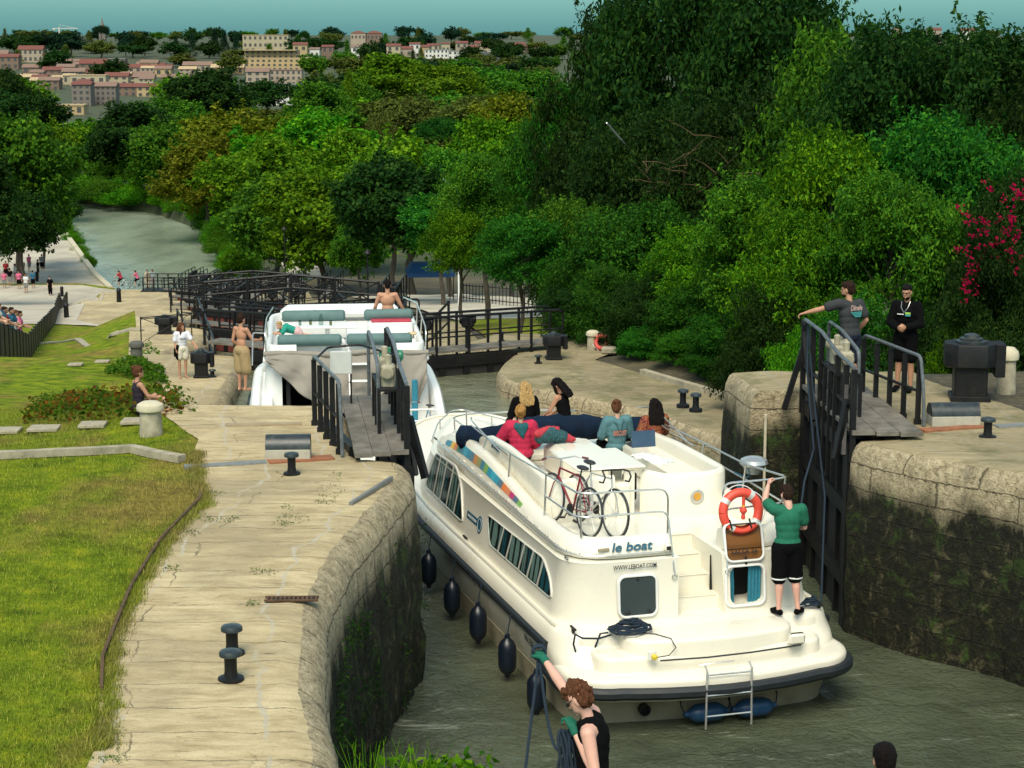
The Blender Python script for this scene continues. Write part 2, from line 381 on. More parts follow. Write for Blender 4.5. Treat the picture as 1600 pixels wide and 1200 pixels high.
def OL(Y): return lin(OL_t, Y) if Y < 50.4 else min(EL(Y) - 1.1, lin([(50.4, -9.9), (60, -12.2), (72, -14.5), (90, -17.8), (108, -21.5), (112, -26), (172, -36)], Y))
def OR(Y): return lin(OR_t, Y) if Y < 50 else lin([(50, 3.0), (58, .5), (172, -20)], Y)
def zL(Y): return lin(zL_t, Y)
def zR(Y): return lin(zR_t, Y)
def zgL(X, Y):      # grass side, left
    b = lin([(15, 3.02), (26, 3.0), (43, .8), (50.4, .3), (73, -3.6), (120, -8.9), (160, -13.4), (400, -14.2)], Y)
    e = max(0.0, OL(Y) - X)
    b = zL(Y) * max(0, 1 - e / 3) + b * min(1, e / 3)
    return b + .05 * fbm(X * .5, Y * .3) * min(1, e)
def zgR(X, Y):
    e = max(0.0, X - OR(Y))
    z = lin([(33, 2.9), (36, .7), (52, .5), (60, -1.7), (120, -8.0), (160, -13.0), (400, -14.2)], Y)
    z = zR(Y) * max(0, 1 - e / 2) + z * min(1, e / 2)
    return z + min(e, 8) * .04 + .08 * fbm(X * .4, Y * .3, 5) * min(1, e)
def quay(name, side, E, O, Z, Y0, Y1, bottom, label):
    ys = []; y = Y0
    tab = EL_t if side < 0 else ER_t
    brk = [t[0] for t in tab] + [t[0] for t in (zL_t if side < 0 else zR_t)]
    while y < Y1:
        ys.append(y); y += .10 if y < 31 else .16 if y < 48 else .8
    ys.append(Y1); ys = sorted(set([round(v, 3) for v in ys + [b for b in brk if Y0 < b < Y1]]))
    near = Y1 < 60
    V, UV, rows = [], [], []
    for y in ys:
        e, o, z = E(y), O(y), Z(y); Wd = abs(e - o)
        row = []
        cols = [1, .93, .8, .65, .52, .40, .30, .24, .2]
        for k, t in enumerate(cols):
            x = e + (o - e) * t; x = (min(x, e - .36) if side < 0 else max(x, e + .36)) if k == 8 and Wd > .9 else x; d = abs(x - e)
            if d < .22 and k < 8: pass
            zz = z + .018 * fbm(x * 1.7, y * 1.7, 2) + .008 * fbm(x * 9, y * 9, 4)
            row.append((x, y, zz, d + 0, y))
        rg = .05 if near else .02
        nz = fbm(y * 2.1, z, 3) * rg; n2 = fbm(y * 7, z, 9) * rg * .7
        for ins, dz, dd in ((.27, -.025, .10), (.15, -.085, .05), (.06, -.20, .0), (.01, -.36, .2), (.0, -.60, .6)):
            ins += .012 * fbm(y * 4, dz * 9, 3)
            x = e + side * ins * (1.0 if side < 0 else .55) - side * (nz * .35 + n2 * .5)
            row.append((x, y, z + dz + .02 * fbm(y * 5, dz * 7, 1), -dz, y))
        depth = z - bottom
        nd_ = 12 if near else 4
        for k in range(1, nd_ + 1):
            d = .66 + (depth - .66) * k / nd_
            x = e - side * ((.03 + .09 * fbm(y * 1.9, d * 2.2, 7) + .04 * fbm(y * 7, d * 7, 8)) if near else .05)
            row.append((x, y, z - d, d, y))
        b = len(V)
        for x, yy, zz, u, v in row: V.append((x, yy, zz)); UV.append((u, v))
        rows.append((b, len(row)))
    n = rows[0][1]; fs = []; mi = []
    for (a, _), (b, _) in zip(rows, rows[1:]):
        for j in range(n - 1):
            fs.append((a + j, a + j + 1, b + j + 1, b + j) if side > 0 else (a + j, b + j, b + j + 1, a + j + 1)); mi.append(0 if j < 9 else 1)
    me = bpy.data.meshes.new(name); me.from_pydata(V, [], fs)
    uvl = me.uv_layers.new(name='plan')
    for p in me.polygons:
        for li in p.loop_indices: uvl.data[li].uv = UV[me.loops[li].vertex_index]
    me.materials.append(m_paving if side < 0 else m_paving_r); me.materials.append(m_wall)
    me.polygons.foreach_set('material_index', mi)
    o = link(name, me, None, None, True, 60)
    tag(o, label, 'lock wall'); return o
quay('lock_wall', -1, EL, OL, zL, 9, 30.04, -2.5, 'pale limestone lock side beside the lawn on the left, with two black bollards near its edge')
quay('lock_wall', -1, EL, OL, zL, 30.05, 49, -2.5, 'lower pale stone quay where the barefoot girl stands, left of the farther cruiser')
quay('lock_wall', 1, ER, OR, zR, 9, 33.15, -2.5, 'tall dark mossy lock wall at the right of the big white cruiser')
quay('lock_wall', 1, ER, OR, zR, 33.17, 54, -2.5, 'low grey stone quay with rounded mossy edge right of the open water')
quay('lock_wall', -1, EL, OL, zL, 49, 172, -17, 'long stepped quay falling away to the canal on the left of the lower locks')
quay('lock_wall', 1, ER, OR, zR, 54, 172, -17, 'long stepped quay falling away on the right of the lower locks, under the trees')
def hf_sheet(name, f, xs_of_y, ys, ncol, mat, kind='structure', dz=0.0, pw=1.0):
    V = []; fs = []
    for y in ys:
        x0, x1 = xs_of_y(y)
        for j in range(ncol + 1):
            t = (j / ncol) ** pw; x = x0 + (x1 - x0) * t; V.append((x, y, f(x, y) + dz))
    n = ncol + 1
    for i in range(len(ys) - 1):
        for j in range(ncol): fs.append((i * n + j, i * n + j + 1, (i + 1) * n + j + 1, (i + 1) * n + j))
    me = bpy.data.meshes.new(name); me.from_pydata(V, [], fs)
    bm = bmesh.new(); bm.from_mesh(me); bmesh.ops.recalc_face_normals(bm, faces=bm.faces)
    if sum(fc.normal.z for fc in bm.faces) < 0: bmesh.ops.reverse_faces(bm, faces=bm.faces)
    bm.to_mesh(me); bm.free()
    return tag(link(name, me, mat, None, True, 80), kind=kind)
ysn = [9 + .5 * i for i in range(88)] + [53 + 2 * i for i in range(61)]
hf_sheet('lawn', zgL, lambda y: (OL(y) + .02, OL(y) - 95), ysn, 40, m_turf, dz=-.02, pw=2.2)
hf_sheet('ground', zgR, lambda y: (OR(y) - .02, OR(y) + 90), ysn, 40, m_soil, dz=-.03, pw=2.2)
# far land: rises gently to the town hill, with the canal trench cut out
CL_t = [(172, -36), (185, -40.5), (233, -55), (270, -64), (300, -78), (340, -110)]   # canal left edge
CR_t = [(172, -20), (180, -25.5), (192, -27.5), (212, -32), (241, -38.5), (263, -48), (277, -60), (300, -74), (340, -100)]
def zfar(X, Y):
    base = lin([(0, -14.2), (450, -14.2), (700, -11.5), (1000, -6), (1500, 4.0), (2600, 7.0), (5200, 7.0)], Y)
    return base + .5 * fbm(X * .004, Y * .004, 3) * min(1, max(0, (Y - 450) / 200)) * 4
ys2 = [171 + 6 * i for i in range(30)] + [355 + 60 * i for i in range(82)]
m_scrub = path_mat('far_scrub', (.018, .030, .010), (.05, .065, .02))
hf_sheet('far_ground', zfar, lambda y: (lin(CL_t, y) if y < 340 else -105, -2200), ys2, 50, m_scrub, pw=2.5)
hf_sheet('far_ground', zfar, lambda y: (lin(CR_t, y) if y < 340 else -105, 2200), ys2, 50, m_scrub, pw=2.5)
# ---- water sheets
def sheet(name, poly, z, mat, kind='structure', label=None, cat=None):
    mb = MB(); mb.add([(x, y, z) for x, y in poly], [tuple(range(len(poly)))])
    me = mb.mesh(name)
    if me.polygons[0].normal.z < 0: me.flip_normals()
    return tag(link(name, me, mat, None, False), label, cat, None, kind)
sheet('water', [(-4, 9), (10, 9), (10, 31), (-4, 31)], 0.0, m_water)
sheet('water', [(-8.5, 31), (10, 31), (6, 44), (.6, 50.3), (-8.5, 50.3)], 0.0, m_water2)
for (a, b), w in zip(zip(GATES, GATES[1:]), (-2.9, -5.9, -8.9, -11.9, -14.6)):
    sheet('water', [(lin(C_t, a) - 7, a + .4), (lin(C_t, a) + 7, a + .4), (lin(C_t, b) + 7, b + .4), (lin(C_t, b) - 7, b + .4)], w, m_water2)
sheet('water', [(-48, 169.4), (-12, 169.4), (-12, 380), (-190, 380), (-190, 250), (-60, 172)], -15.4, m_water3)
# ================================================================ materials for boats and small things
m_gel = M('cream_gelcoat', (.76, .725, .61), .30, 0, .025, 1.2, 0, .5, dirt=((.66, .60, .45), .18), coat=.25)
m_gelstep = M('cream_step_nonslip', (.68, .64, .51), .5, 0, .03, 3, .15)
m_white = M('white_fibreglass', (.74, .745, .72), .35, 0, .03, 2, 0, .5, dirt=((.62, .62, .56), .25))
m_hulllow = M('stained_lower_hull', (.44, .40, .28), .5, 0, .12, 3, .1, dirt=((.22, .17, .08), .8))
m_rub = M('black_rubber_strake', (.010, .015, .018), .6, 0, .25, 8, .1)
m_chrome = M('polished_stainless', (.62, .61, .57), .22, .75, .05, 4)
m_rubber = M('black_rubber', (.012, .012, .012), .6, 0, .2, 12)
m_navy = M('navy_canvas', (.003, .012, .030), .9, 0, .4, 5, .8, .2)
m_fender = M('navy_fender_vinyl', (.004, .008, .017), .38, 0, .2, 6)
m_bluefender = M('blue_fender_vinyl', (.012, .055, .13), .4, 0, .2, 6)
m_teal = M('teal_lettering', (.006, .085, .14), .5, 0, .03)
m_darkprint = M('dark_lettering', (.03, .045, .05), .5, 0, .03)
m_orange = M('orange_red_lifebuoy', (.72, .075, .045), .5, 0, .06, 5)
m_refl = M('grey_reflective_band', (.60, .60, .58), .4, .1, .05)
m_rope = M('navy_rope', (.006, .018, .035), .85, 0, .4, 40, .5)
m_curtain = M('teal_curtain', (.02, .17, .24), .9, 0, .15, 20, .2)
m_pcurtain = M('pale_curtain', (.46, .54, .52), .9, 0, .12, 20, .2)
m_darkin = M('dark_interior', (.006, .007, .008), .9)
m_hatch = M('dark_hatch_acrylic', (.045, .06, .062), .16, 0, .05, 3)
m_yellow = M('yellow_plastic', (.65, .50, .03), .5)
m_tyre = M('tyre_rubber', (.02, .024, .025), .6)
m_redpaint = M('red_frame_paint', (.20, .012, .022), .3)
m_silver = M('silver_frame_paint', (.5, .5, .47), .35, .3)
m_saddle = M('black_saddle', (.02, .02, .022), .55)
m_grip = M('maroon_grip', (.12, .02, .03), .7)
m_tealseat = M('grey_green_cushion', (.09, .16, .155), .75, 0, .12, 5, .2)
m_tarp = M('taupe_canvas', (.25, .225, .19), .85, 0, .12, 3, .4)
def glass_mat(name, col, alpha_rough=.05, tint=.5):
    m, ns, ls, bs = newmat(name)
    bs.inputs['Base Color'].default_value = (*col, 1); bs.inputs['Roughness'].default_value = alpha_rough
    tr = ns.new('ShaderNodeBsdfTransparent'); tr.inputs[0].default_value = (*col, 1)
    mx = ns.new('ShaderNodeMixShader'); mx.inputs[0].default_value = tint
    bs.inputs['Base Color'].default_value = (.02, .025, .025, 1)
    ls.new(tr.outputs[0], mx.inputs[1]); ls.new(bs.outputs[0], mx.inputs[2])
    ls.new(mx.outputs[0], ns['Material Output'].inputs['Surface']); return m
m_glass = glass_mat('window_glass', (.82, .90, .88), .05, .16)
m_tinted = glass_mat('brown_tinted_acrylic', (.76, .62, .48), .05, .10)
def solid_text(name, body, size, mat, parent, origin, xdir, ydir, shear=0.0, bold=0.0, depth=.004, align='LEFT', width=None, slabs=False):
    cu = bpy.data.curves.new(name, 'FONT'); cu.body = body; cu.size = size; cu.shear = shear; cu.offset = bold
    cu.extrude = depth / 2; cu.align_x = align; cu.resolution_u = 3
    t = bpy.data.objects.new(name + '_c', cu); COL.objects.link(t)
    dg = bpy.context.evaluated_depsgraph_get(); dg.update()
    me = bpy.data.meshes.new_from_object(t.evaluated_get(dg)); bpy.data.objects.remove(t)
    x = Vector(xdir).normalized(); y = Vector(ydir); y = (y - x * y.dot(x)).normalized(); z = x.cross(y)
    Mx = Matrix((x, y, z)).transposed().to_4x4(); Mx.translation = Vector(origin)
    if width:
        w = max(v.co.x for v in me.vertices) - min(v.co.x for v in me.vertices)
        Mx = Mx @ Matrix.Scale(width / w, 4, (1, 0, 0))
    me.transform(Mx); me.materials.clear(); me.materials.append(mat)
    return link(name, me, mat, parent, False)
def apply_bool(o, cutter, op='DIFFERENCE'):
    md = o.modifiers.new('b', 'BOOLEAN'); md.object = cutter; md.operation = op; md.solver = 'EXACT'
    dg = bpy.context.evaluated_depsgraph_get(); dg.update()
    me = bpy.data.meshes.new_from_object(o.evaluated_get(dg)); o.modifiers.clear(); o.data = me
    bpy.data.objects.remove(cutter)
    me.polygons.foreach_set('use_smooth', [True] * len(me.polygons)); me.set_sharp_from_angle(angle=R(30))
def apply_bevel(o, w, seg=3, ang=40):
    md = o.modifiers.new('b', 'BEVEL'); md.width = w; md.segments = seg; md.limit_method = 'ANGLE'; md.angle_limit = R(ang)
    dg = bpy.context.evaluated_depsgraph_get(); dg.update()
    me = bpy.data.meshes.new_from_object(o.evaluated_get(dg)); o.modifiers.clear(); o.data = me
    me.polygons.foreach_set('use_smooth', [True] * len(me.polygons)); me.set_sharp_from_angle(angle=R(45))
# ---------------------------------------------------------------- the big cruiser
def boat_outline(xa, hb, ra, xb=7.6, xf=12.9, bulge=.12, tipw=.0):
    P = []
    for y in (0, .35, .7, 1.0): P.append((xa - bulge * (1 - y * y) + bulge * 0, y * (hb - ra)))
    for k in range(1, 7):
        a = math.pi / 2 * k / 6; P.append((xa + ra - ra * math.cos(a), hb - ra + ra * math.sin(a)))
    for t in (.25, .5, .75, 1.0): P.append((xa + ra + (xb - xa - ra) * t, hb))
    for k in range(1, 11):
        a = math.pi / 2 * k / 10; P.append((xb + (xf - xb) * math.sin(a) ** .95, hb * max(0.0, math.cos(a)) ** .85 + tipw * math.sin(a)))
    S = [(x, -y) for x, y in P[::-1]][(1 if tipw == 0 else 0):]
    return P + S[:-1]
def ringz(o, z, sheer=0.0, x0=7.0, x1=13.0): return [(x, y, z + sheer * max(0, (x - x0) / (x1 - x0)) ** 1.6) for x, y in o]
def rrect(x0, x1, y0, y1, r, n=4):
    P = []
    for cx, cy, a0 in ((x1 - r, y1 - r, 0), (x0 + r, y1 - r, 90), (x0 + r, y0 + r, 180), (x1 - r, y0 + r, 270)):
        for k in range(n + 1):
            a = R(a0 + 90 * k / n); P.append((cx + r * math.cos(a), cy + r * math.sin(a)))
    return P
BOAT_RZ = R(90 + 16.8)
boat = empty('river_cruiser', (2.64, 23.5, 0), BOAT_RZ, 'big cream river cruiser in the near lock with bikes on its aft deck', 'cruiser')
mb = MB()
mb.loft([ringz(boat_outline(.75, 1.55, .5, 7.2, 12.1), -.45), ringz(boat_outline(.44, 1.80, .5, 7.4, 12.4), .02), ringz(boat_outline(.36, 1.86, .5, 7.5, 12.55), .36, .2),
         ringz(boat_outline(.30, 1.93, .5, 7.6, 12.7), .52, .3), ringz(boat_outline(.30, 1.96, .5, 7.6, 12.85), .70, .4), ringz(boat_outline(.45, 1.98, .5, 7.6, 12.95), .86, .45), ringz(boat_outline(.6, 1.97, .5), .99, .45),
         ringz(boat_outline(.62, 1.93, .45), 1.10, .45), ringz(boat_outline(.66, 1.88, .42), 1.145, .45), ringz(boat_outline(.7, 1.80, .4, 7.5, 12.8), 1.15, .45)])
hull = mb.build('hull', m_gel, boat, ang=50)
# stained strip of the hull just above the water, proud of the hull
mb = MB(); o1 = boat_outline(.41, 1.815, .5, 7.4, 12.42); o2 = boat_outline(.335, 1.875, .5, 7.5, 12.57)
mb.loft([ringz(o1, -.05), ringz(o1, .03), ringz(o2, .34, .2), ringz(boat_outline(.35, 1.865, .5, 7.5, 12.57), .345, .2)], cap=False)
mb.build('boot_stripe', m_hulllow, boat)
# rub rails
def half_path(xa, hb, ra, z, x_from=None, sheer=.45):
    o = ringz(boat_outline(xa, hb, ra), z, sheer); n = len(o)
    return o
full = ringz(boat_outline(.5, 2.0, .5, 7.6, 13.0), .92, .45)
side = [p for p in full if p[1] >= -.001 and p[0] > 1.0]; side = [(1.0, 2.0, .92)] + side
side2 = [(x, -y, z) for x, y, z in side[::-1]]
mb = MB(); mb.tube(side + side2[1:], .055, 8); mb.build('rubbing_strake', m_rub, boat)
def plat_outline(xa, hb, ra, x1=1.15, bulge=.22):
    o = boat_outline(xa, hb, ra, x1, x1 + .02, bulge, hb)
    P = []
    for y in (0, .3, .6, .85, 1.0): P.append((xa - bulge * (1 - y * y), y * (hb - ra)))
    for k in range(1, 9):
        a = math.pi / 2 * k / 8; P.append((xa + ra - ra * math.cos(a), hb - ra + ra * math.sin(a)))
    P.append((x1, hb * .985))
    S = [(x, -y) for x, y in P[::-1]]
    return P + S[:-1]
mb = MB()
mb.loft([[(x, y, z) for x, y in plat_outline(xa, hb, ra)] for z, xa, hb, ra in ((.40, .05, 1.80, .5), (.46, -.08, 1.93, .6), (.60, -.12, 1.97, .62), (.70, -.13, 1.98, .62), (.745, -.11, 1.955, .6), (.76, -.06, 1.90, .56))])
mb.build('stern_platform', m_gel, boat, ang=50)
rail = [(x, y, .575) for x, y in plat_outline(-.135, 1.985, .63)]; k = max(range(len(rail)), key=lambda i: rail[i][0] + rail[i][1])
rail = rail[len(rail) // 2 + 1:] + rail[:len(rail) // 2 + 1]
rail = [p for p in rail]
mb = MB(); rings = []
for i, p in enumerate(rail):
    p = Vector(p); t = Vector(rail[min(i + 1, len(rail) - 1)]) - Vector(rail[max(i - 1, 0)]); t.normalize(); n = Vector((t.y, -t.x, 0))
    if n.x * (p.x - 1) + n.y * p.y < 0: n = -n
    rings.append([p + n * a + Vector((0, 0, b)) for a, b in ((-.03, -.075), (.05, -.07), (.085, -.03), (.085, .03), (.05, .07), (-.03, .075))])
mb.loft(rings); mb.build('stern_fender_strip', m_rub, boat)
for nm, hb, xa, ra, z1, x1 in (('stern_step', 1.56, .11, .26, .955, .9), ('stern_bench', 1.16, .10, .30, 1.153, .9)):
    mb = MB(); b2 = .10
    P = lambda i, z: [(x, y, z) for x, y in plat_outline(xa + i, hb - i, ra, x1, b2)]
    mb.loft([P(0, .72), P(0, z1 - .05), P(.015, z1 - .015), P(.05, z1)]); mb.build(nm, m_gel, boat, ang=50)
mb = MB(); mb.loft([[(x, y, z) for x, y in plat_outline(xa, hb, ra, 1.5, .05)] for z, xa, hb, ra in ((.72, .56, 1.93, .46), (1.06, .60, 1.91, .46), (1.13, .62, 1.89, .45), (1.156, .67, 1.84, .42))])
mb.build('aft_deck', m_gel, boat, ang=50)
# toe rail
mb = MB(); tr = [p for p in ringz(boat_outline(.7, 1.86, .42), 1.165, .45) if p[0] > 1.0]
for sgn in (1, -1): mb.tube([(x, sgn * abs(y), z) for x, y, z in tr if y >= 0], .028, 6)
mb.build('toe_rail', m_gel, boat)
# cabin
def cab(xa, hb, ra, xb, xf, bul=.03): return boat_outline(xa, hb, ra, xb, xf, bul)
CY = lambda z: 1.80 - (z - 1.22) * .155 if z > 1.22 else 1.80
mb = MB()
mb.loft([ringz(cab(.90, 1.86, .55, 7.8, 10.9), 1.13), ringz(cab(.91, 1.82, .52, 7.8, 10.8), 1.17), ringz(cab(.93, 1.80, .5, 7.8, 10.7), 1.24), ringz(cab(.97, CY(1.6), .48, 7.8, 10.2), 1.6),
         ringz(cab(1.0, CY(1.92), .46, 7.8, 9.7), 1.92), ringz(cab(1.0, CY(1.95) + .015, .46, 7.8, 9.65), 1.955), ringz(cab(1.04, 1.62, .42, 7.8, 9.5), 1.97)])
cabin = mb.build('cabin', m_gel, boat, ang=50)
cut = MB(); yc0, yc1 = -.43, .17
prof = [(.5, 1.17), (1.12, 1.17), (1.12, 1.36), (1.42, 1.36), (1.42, 1.565), (1.72, 1.565), (1.72, 1.77), (2.02, 1.77), (2.02, 2.4), (.5, 2.4)]
cut.loft([[(x, yc0 - .05 * (1.95 - z), z) for x, z in prof], [(x, yc1 + .05 * (1.95 - z), z) for x, z in prof]])
cutter = cut.build('cut', m_gelstep, boat, smooth=False)
# hatch openings for the open aft window
apply_bool(cabin, cutter)
cut = MB(); rr_ = rrect(-1.02, -.545, 1.26, 1.77, .11)
cut.loft([[(.6, y, z) for y, z in rr_], [(1.5, y, z) for y, z in rr_]]); cutter = cut.build('cut', m_darkin, boat, smooth=False); apply_bool(cabin, cutter)
mb = MB()
for i, (x, z) in enumerate(((1.12, 1.362), (1.42, 1.567), (1.72, 1.772), (2.02, 1.972))):
    mb.bbox((x + (.14 if i < 3 else .03), -.13, z), (.30 if i < 3 else .08, .58, .014), .006)
mb.build('step_treads', m_gelstep, boat)
# coaming around the upper deck
def coam_z(x):
    return lin([(1.0, 2.25), (2.5, 2.22), (3.4, 2.26), (4.4, 2.37), (5.5, 2.48), (6.6, 2.48), (7.6, 2.34), (8.4, 2.16), (9.6, 2.04)], x)
path = [(1.20, .24), (1.20, .5), (1.20, .8), (1.20, 1.05), (1.235, 1.22), (1.33, 1.36), (1.48, 1.45), (1.7, 1.49)] + [(1.7 + .4 * i, 1.50 - .004 * i) for i in range(1, 16)] + [(8.2, 1.40), (8.7, 1.22), (9.05, .9), (9.2, .45), (9.22, 0)]
pathS = [(x, -y) for x, y in path[::-1][1:]]
pathS = [p if p[0] > 1.21 or p[1] < -.5 else (p[0], min(p[1], -.5)) for p in pathS]
cp = path + pathS[:-2] + [(1.20, -.5)]
mb = MB(); rings = []
for i, (x, y) in enumerate(cp):
    a, b = Vector(cp[max(i - 1, 0)]), Vector(cp[min(i + 1, len(cp) - 1)]); t = (b - a).normalized(); n = Vector((-t.y, t.x))
    if n.dot(Vector((x - 5, y))) < 0: n = -n
    zt = coam_z(x); P = []
    for off, z in ((.16, 1.99), (.172, 2.03), (.165, 2.06), (.12, 2.06 + (zt - 2.06) * .5), (.06, zt - .035), (0, zt), (-.08, zt - .02), (-.12, zt - .07), (-.15, 1.95)):
        P.append((x + n.x * off, y + n.y * off, z))
    rings.append(P)
mb.loft(rings); coaming = mb.build('coaming', m_gel, boat, ang=55)
def coam_out(x, f):  # point on port outer slope, f 0..1 between the groove and the crest
    zt = coam_z(x); yc = 1.50 - .004 * max(0, (x - 1.7) / .4)
    if x > 7.7: yc = 1.44 - (x - 7.7) * .15
    z0, z1, z2 = 2.06, 2.06 + (zt - 2.06) * .5, zt - .035
    if f < .5: t = f / .5; return (x, yc + .165 + (.12 - .165) * t + .006, z0 + (z1 - z0) * t)
    t = (f - .5) / .5; return (x, yc + .12 + (.06 - .12) * t + .006, z1 + (z2 - z1) * t)
cols = [(.02, .16, .30), (.03, .25, .36), (.75, .45, .04), (.70, .20, .05), (.05, .30, .20), (.04, .20, .28), (.05, .33, .45), (.03, .24, .36), (.10, .18, .25), (.55, .22, .06), (.30, .28, .10), (.06, .20, .26), (.20, .38, .10), (.03, .28, .42), (.05, .36, .48), (.04, .30, .42), (.10, .18, .24), (.75, .20, .05), (.62, .22, .10), (.45, .04, .14), (.10, .14, .20), (.18, .36, .08)]
mb = MB()
for i, c in enumerate(cols):
    mb.mat(M('stripe_%d' % i if False else 'stripe_colour', c, .4, 0, .05))
    x1 = 7.75 - 4.35 * i / len(cols); x0 = 7.75 - 4.35 * (i + 1) / len(cols)
    f0, f1 = .46, .82
    q = [coam_out(x0, f0), coam_out(x1, f0), coam_out(x1, .66), coam_out(x1, f1), coam_out(x0, f1), coam_out(x0, .66)]
    inner = [Vector(p) - Vector((0, .01, 0)) for p in q]
    mb.loft([inner, q])
mb.build('rainbow_stripe', None, boat, smooth=False)
# low hand rail along the groove
hr = [(1.01, .36, 2.045), (1.00, .7, 2.045), (1.00, 1.0, 2.045), (1.03, 1.3, 2.045), (1.12, 1.5, 2.05), (1.3, 1.62, 2.06), (1.6, 1.68, 2.08)] + [(2.0 + .5 * i, 1.685 - .004 * i, 2.10 + .008 * i) for i in range(12)] + [(7.95, 1.62, 2.18)]
mb = MB(); mb.tube(hr, .013, 6)
for i in range(3, len(hr), 1):
    p = hr[i]; mb.tube([p, (p[0], p[1] - .05, p[2])], .009, 5); mb.tube([p, (p[0], p[1], p[2] + .035)], .006, 4)
mb.build('handrail', m_chrome, boat)
# windows on both sides
def window(sx, poly, divs, parent, curt):
    # poly in (x, z), smoothed; sx +1 port
    def P(x, z, o): return (x, sx * (CY(z) + o), z)
    n = len(poly); sm = []
    for i in range(n):
        a, b, c = Vector(poly[i - 1]), Vector(poly[i]), Vector(poly[(i + 1) % n])
        r1 = min(.12, (a - b).length * .4); r2 = min(.12, (c - b).length * .4)
        p0 = b + (a - b).normalized() * r1; p2 = b + (c - b).normalized() * r2
        for t in (0, .25, .5, .75, 1): sm.append(p0 * (1 - t) ** 2 + b * 2 * t * (1 - t) + p2 * t * t)
    cen = sum(sm, Vector((0, 0))) / len(sm)
    def sc(f): return [cen + (p - cen) * (1 + f / max(.15, (p - cen).length)) for p in sm]
    fr = MB(); o = sc(.035); i_ = sc(-.012)
    fr.loft([[P(x, z, -.01) for x, z in o], [P(x, z, .018) for x, z in o], [P(x, z, .022) for x, z in sc(.012)], [P(x, z, .016) for x, z in i_], [P(x, z, -.01) for x, z in i_]], cap=False)
    fo = fr.build('window_frame', m_steelgrey if False else m_whiteframe, parent)
    gl = MB(); gl.loft([[P(x, z, .011) for x, z in sc(-.005)], [P(x, z, .014) for x, z in sc(-.005)]]); gl.build('glass', m_glass, fo)
    x0, x1 = min(p[0] for p in sm), max(p[0] for p in sm); zs = lambda x: [p[1] for p in sm if abs(p[0] - x) < .35] or [1.4, 1.8]
    def zr(x):
        lo, hi = 9, -9
        for i in range(len(sm)):
            a, b = sm[i - 1], sm[i]
            if (a[0] - x) * (b[0] - x) <= 0 and a[0] != b[0]:
                z = a[1] + (b[1] - a[1]) * (x - a[0]) / (b[0] - a[0]); lo = min(lo, z); hi = max(hi, z)
        return (lo, hi) if hi > lo else (1.5, 1.6)
    dm = MB()
    for x in divs:
        lo, hi = zr(x); sl = .06
        dm.bar(P(x + sl, lo, .018), P(x - sl, hi, .018), .030, .014, up=(0, 1, 0))
    dm.build('window_bar', m_whiteframe, fo, smooth=False)
    bk = MB(); bk.loft([[P(x, z, .001) for x, z in sc(-.002)], [P(x, z, .003) for x, z in sc(-.002)]]); bk.build('dark_cabin_pane', m_darkin, fo)
    cu = MB()
    for (xa, xb, mat) in curt:
        cu.mat(mat); k = max(6, int((xb - xa) / .03)); rr = []
        for j in range(k + 1):
            x = xa + (xb - xa) * j / k
            if x <= x0 + .03 or x >= x1 - .03: continue
            lo, hi = zr(x); w = .0035 + .0028 * math.sin(j * 2.4)
            rr.append([P(x, lo + .015, w), P(x, (lo + hi) / 2, w * 1.15), P(x, hi - .01, w)])
        if len(rr) > 1: cu.loft(rr, closed=False)
    cu.build('curtain', None, fo)
m_whiteframe = M('pale_window_frame', (.62, .61, .55), .4, .2, .05)
for sx in (1, -1):
    window(sx, [(4.66, 1.76), (2.0, 1.80), (1.62, 1.62), (1.44, 1.40), (4.36, 1.39)], [3.85, 3.45, 2.85, 2.45, 2.0], boat,
           [(4.6, 3.9, m_pcurtain), (3.8, 3.62, m_curtain), (3.42, 2.88, m_pcurtain), (2.82, 2.66, m_pcurtain), (2.60, 2.48, m_curtain), (2.43, 2.02, m_pcurtain), (1.97, 1.48, m_curtain)])
    window(sx, [(7.80, 2.02), (6.60, 2.04), (6.22, 1.86), (5.84, 1.36), (8.16, 1.40)], [7.55, 7.15, 6.75, 6.3], boat,
           [(8.1, 7.75, m_pcurtain), (7.5, 7.2, m_pcurtain), (7.1, 6.95, m_curtain), (6.72, 6.33, m_pcurtain), (6.25, 6.1, m_curtain)])
# badge
mb = MB(); mb.mat(m_teal)
def SP(x, z, o=.004): return (x, CY(z) + o, z)
mb.loft([[SP(x, z, .0) for x, z in ((5.68, 1.47), (5.68, 1.58), (5.1, 1.58), (5.1, 1.47))], [SP(x, z, .005) for x, z in ((5.68, 1.47), (5.68, 1.58), (5.1, 1.58), (5.1, 1.47))]])
circ = [(4.99 + .13 * math.cos(a), 1.52 + .13 * math.sin(a)) for a in [2 * math.pi * k / 20 for k in range(20)]]
mb.loft([[SP(x, z, .0) for x, z in circ], [SP(x, z, .006) for x, z in circ]])
mb.mat(m_white); c2 = [(4.99 + .10 * math.cos(a), 1.52 + .10 * math.sin(a)) for a in [2 * math.pi * k / 20 for k in range(20)]]; c3 = [(4.99 + .088 * math.cos(a), 1.52 + .088 * math.sin(a)) for a in [2 * math.pi * k / 20 for k in range(20)]]
mb.loft([[SP(x, z, .006) for x, z in c2], [SP(x, z, .008) for x, z in c2], [SP(x, z, .008) for x, z in c3], [SP(x, z, .006) for x, z in c3]], cap=False)
for k in range(7):
    x = 5.62 - k * .068; mb.loft([[SP(x + a, z, .005) for a, z in ((0, 1.505), (-.04, 1.505), (-.04, 1.545), (0, 1.545))], [SP(x + a, z, .007) for a, z in ((0, 1.505), (-.04, 1.505), (-.04, 1.545), (0, 1.545))]])
mb.build('teal_badge', None, boat, smooth=False)
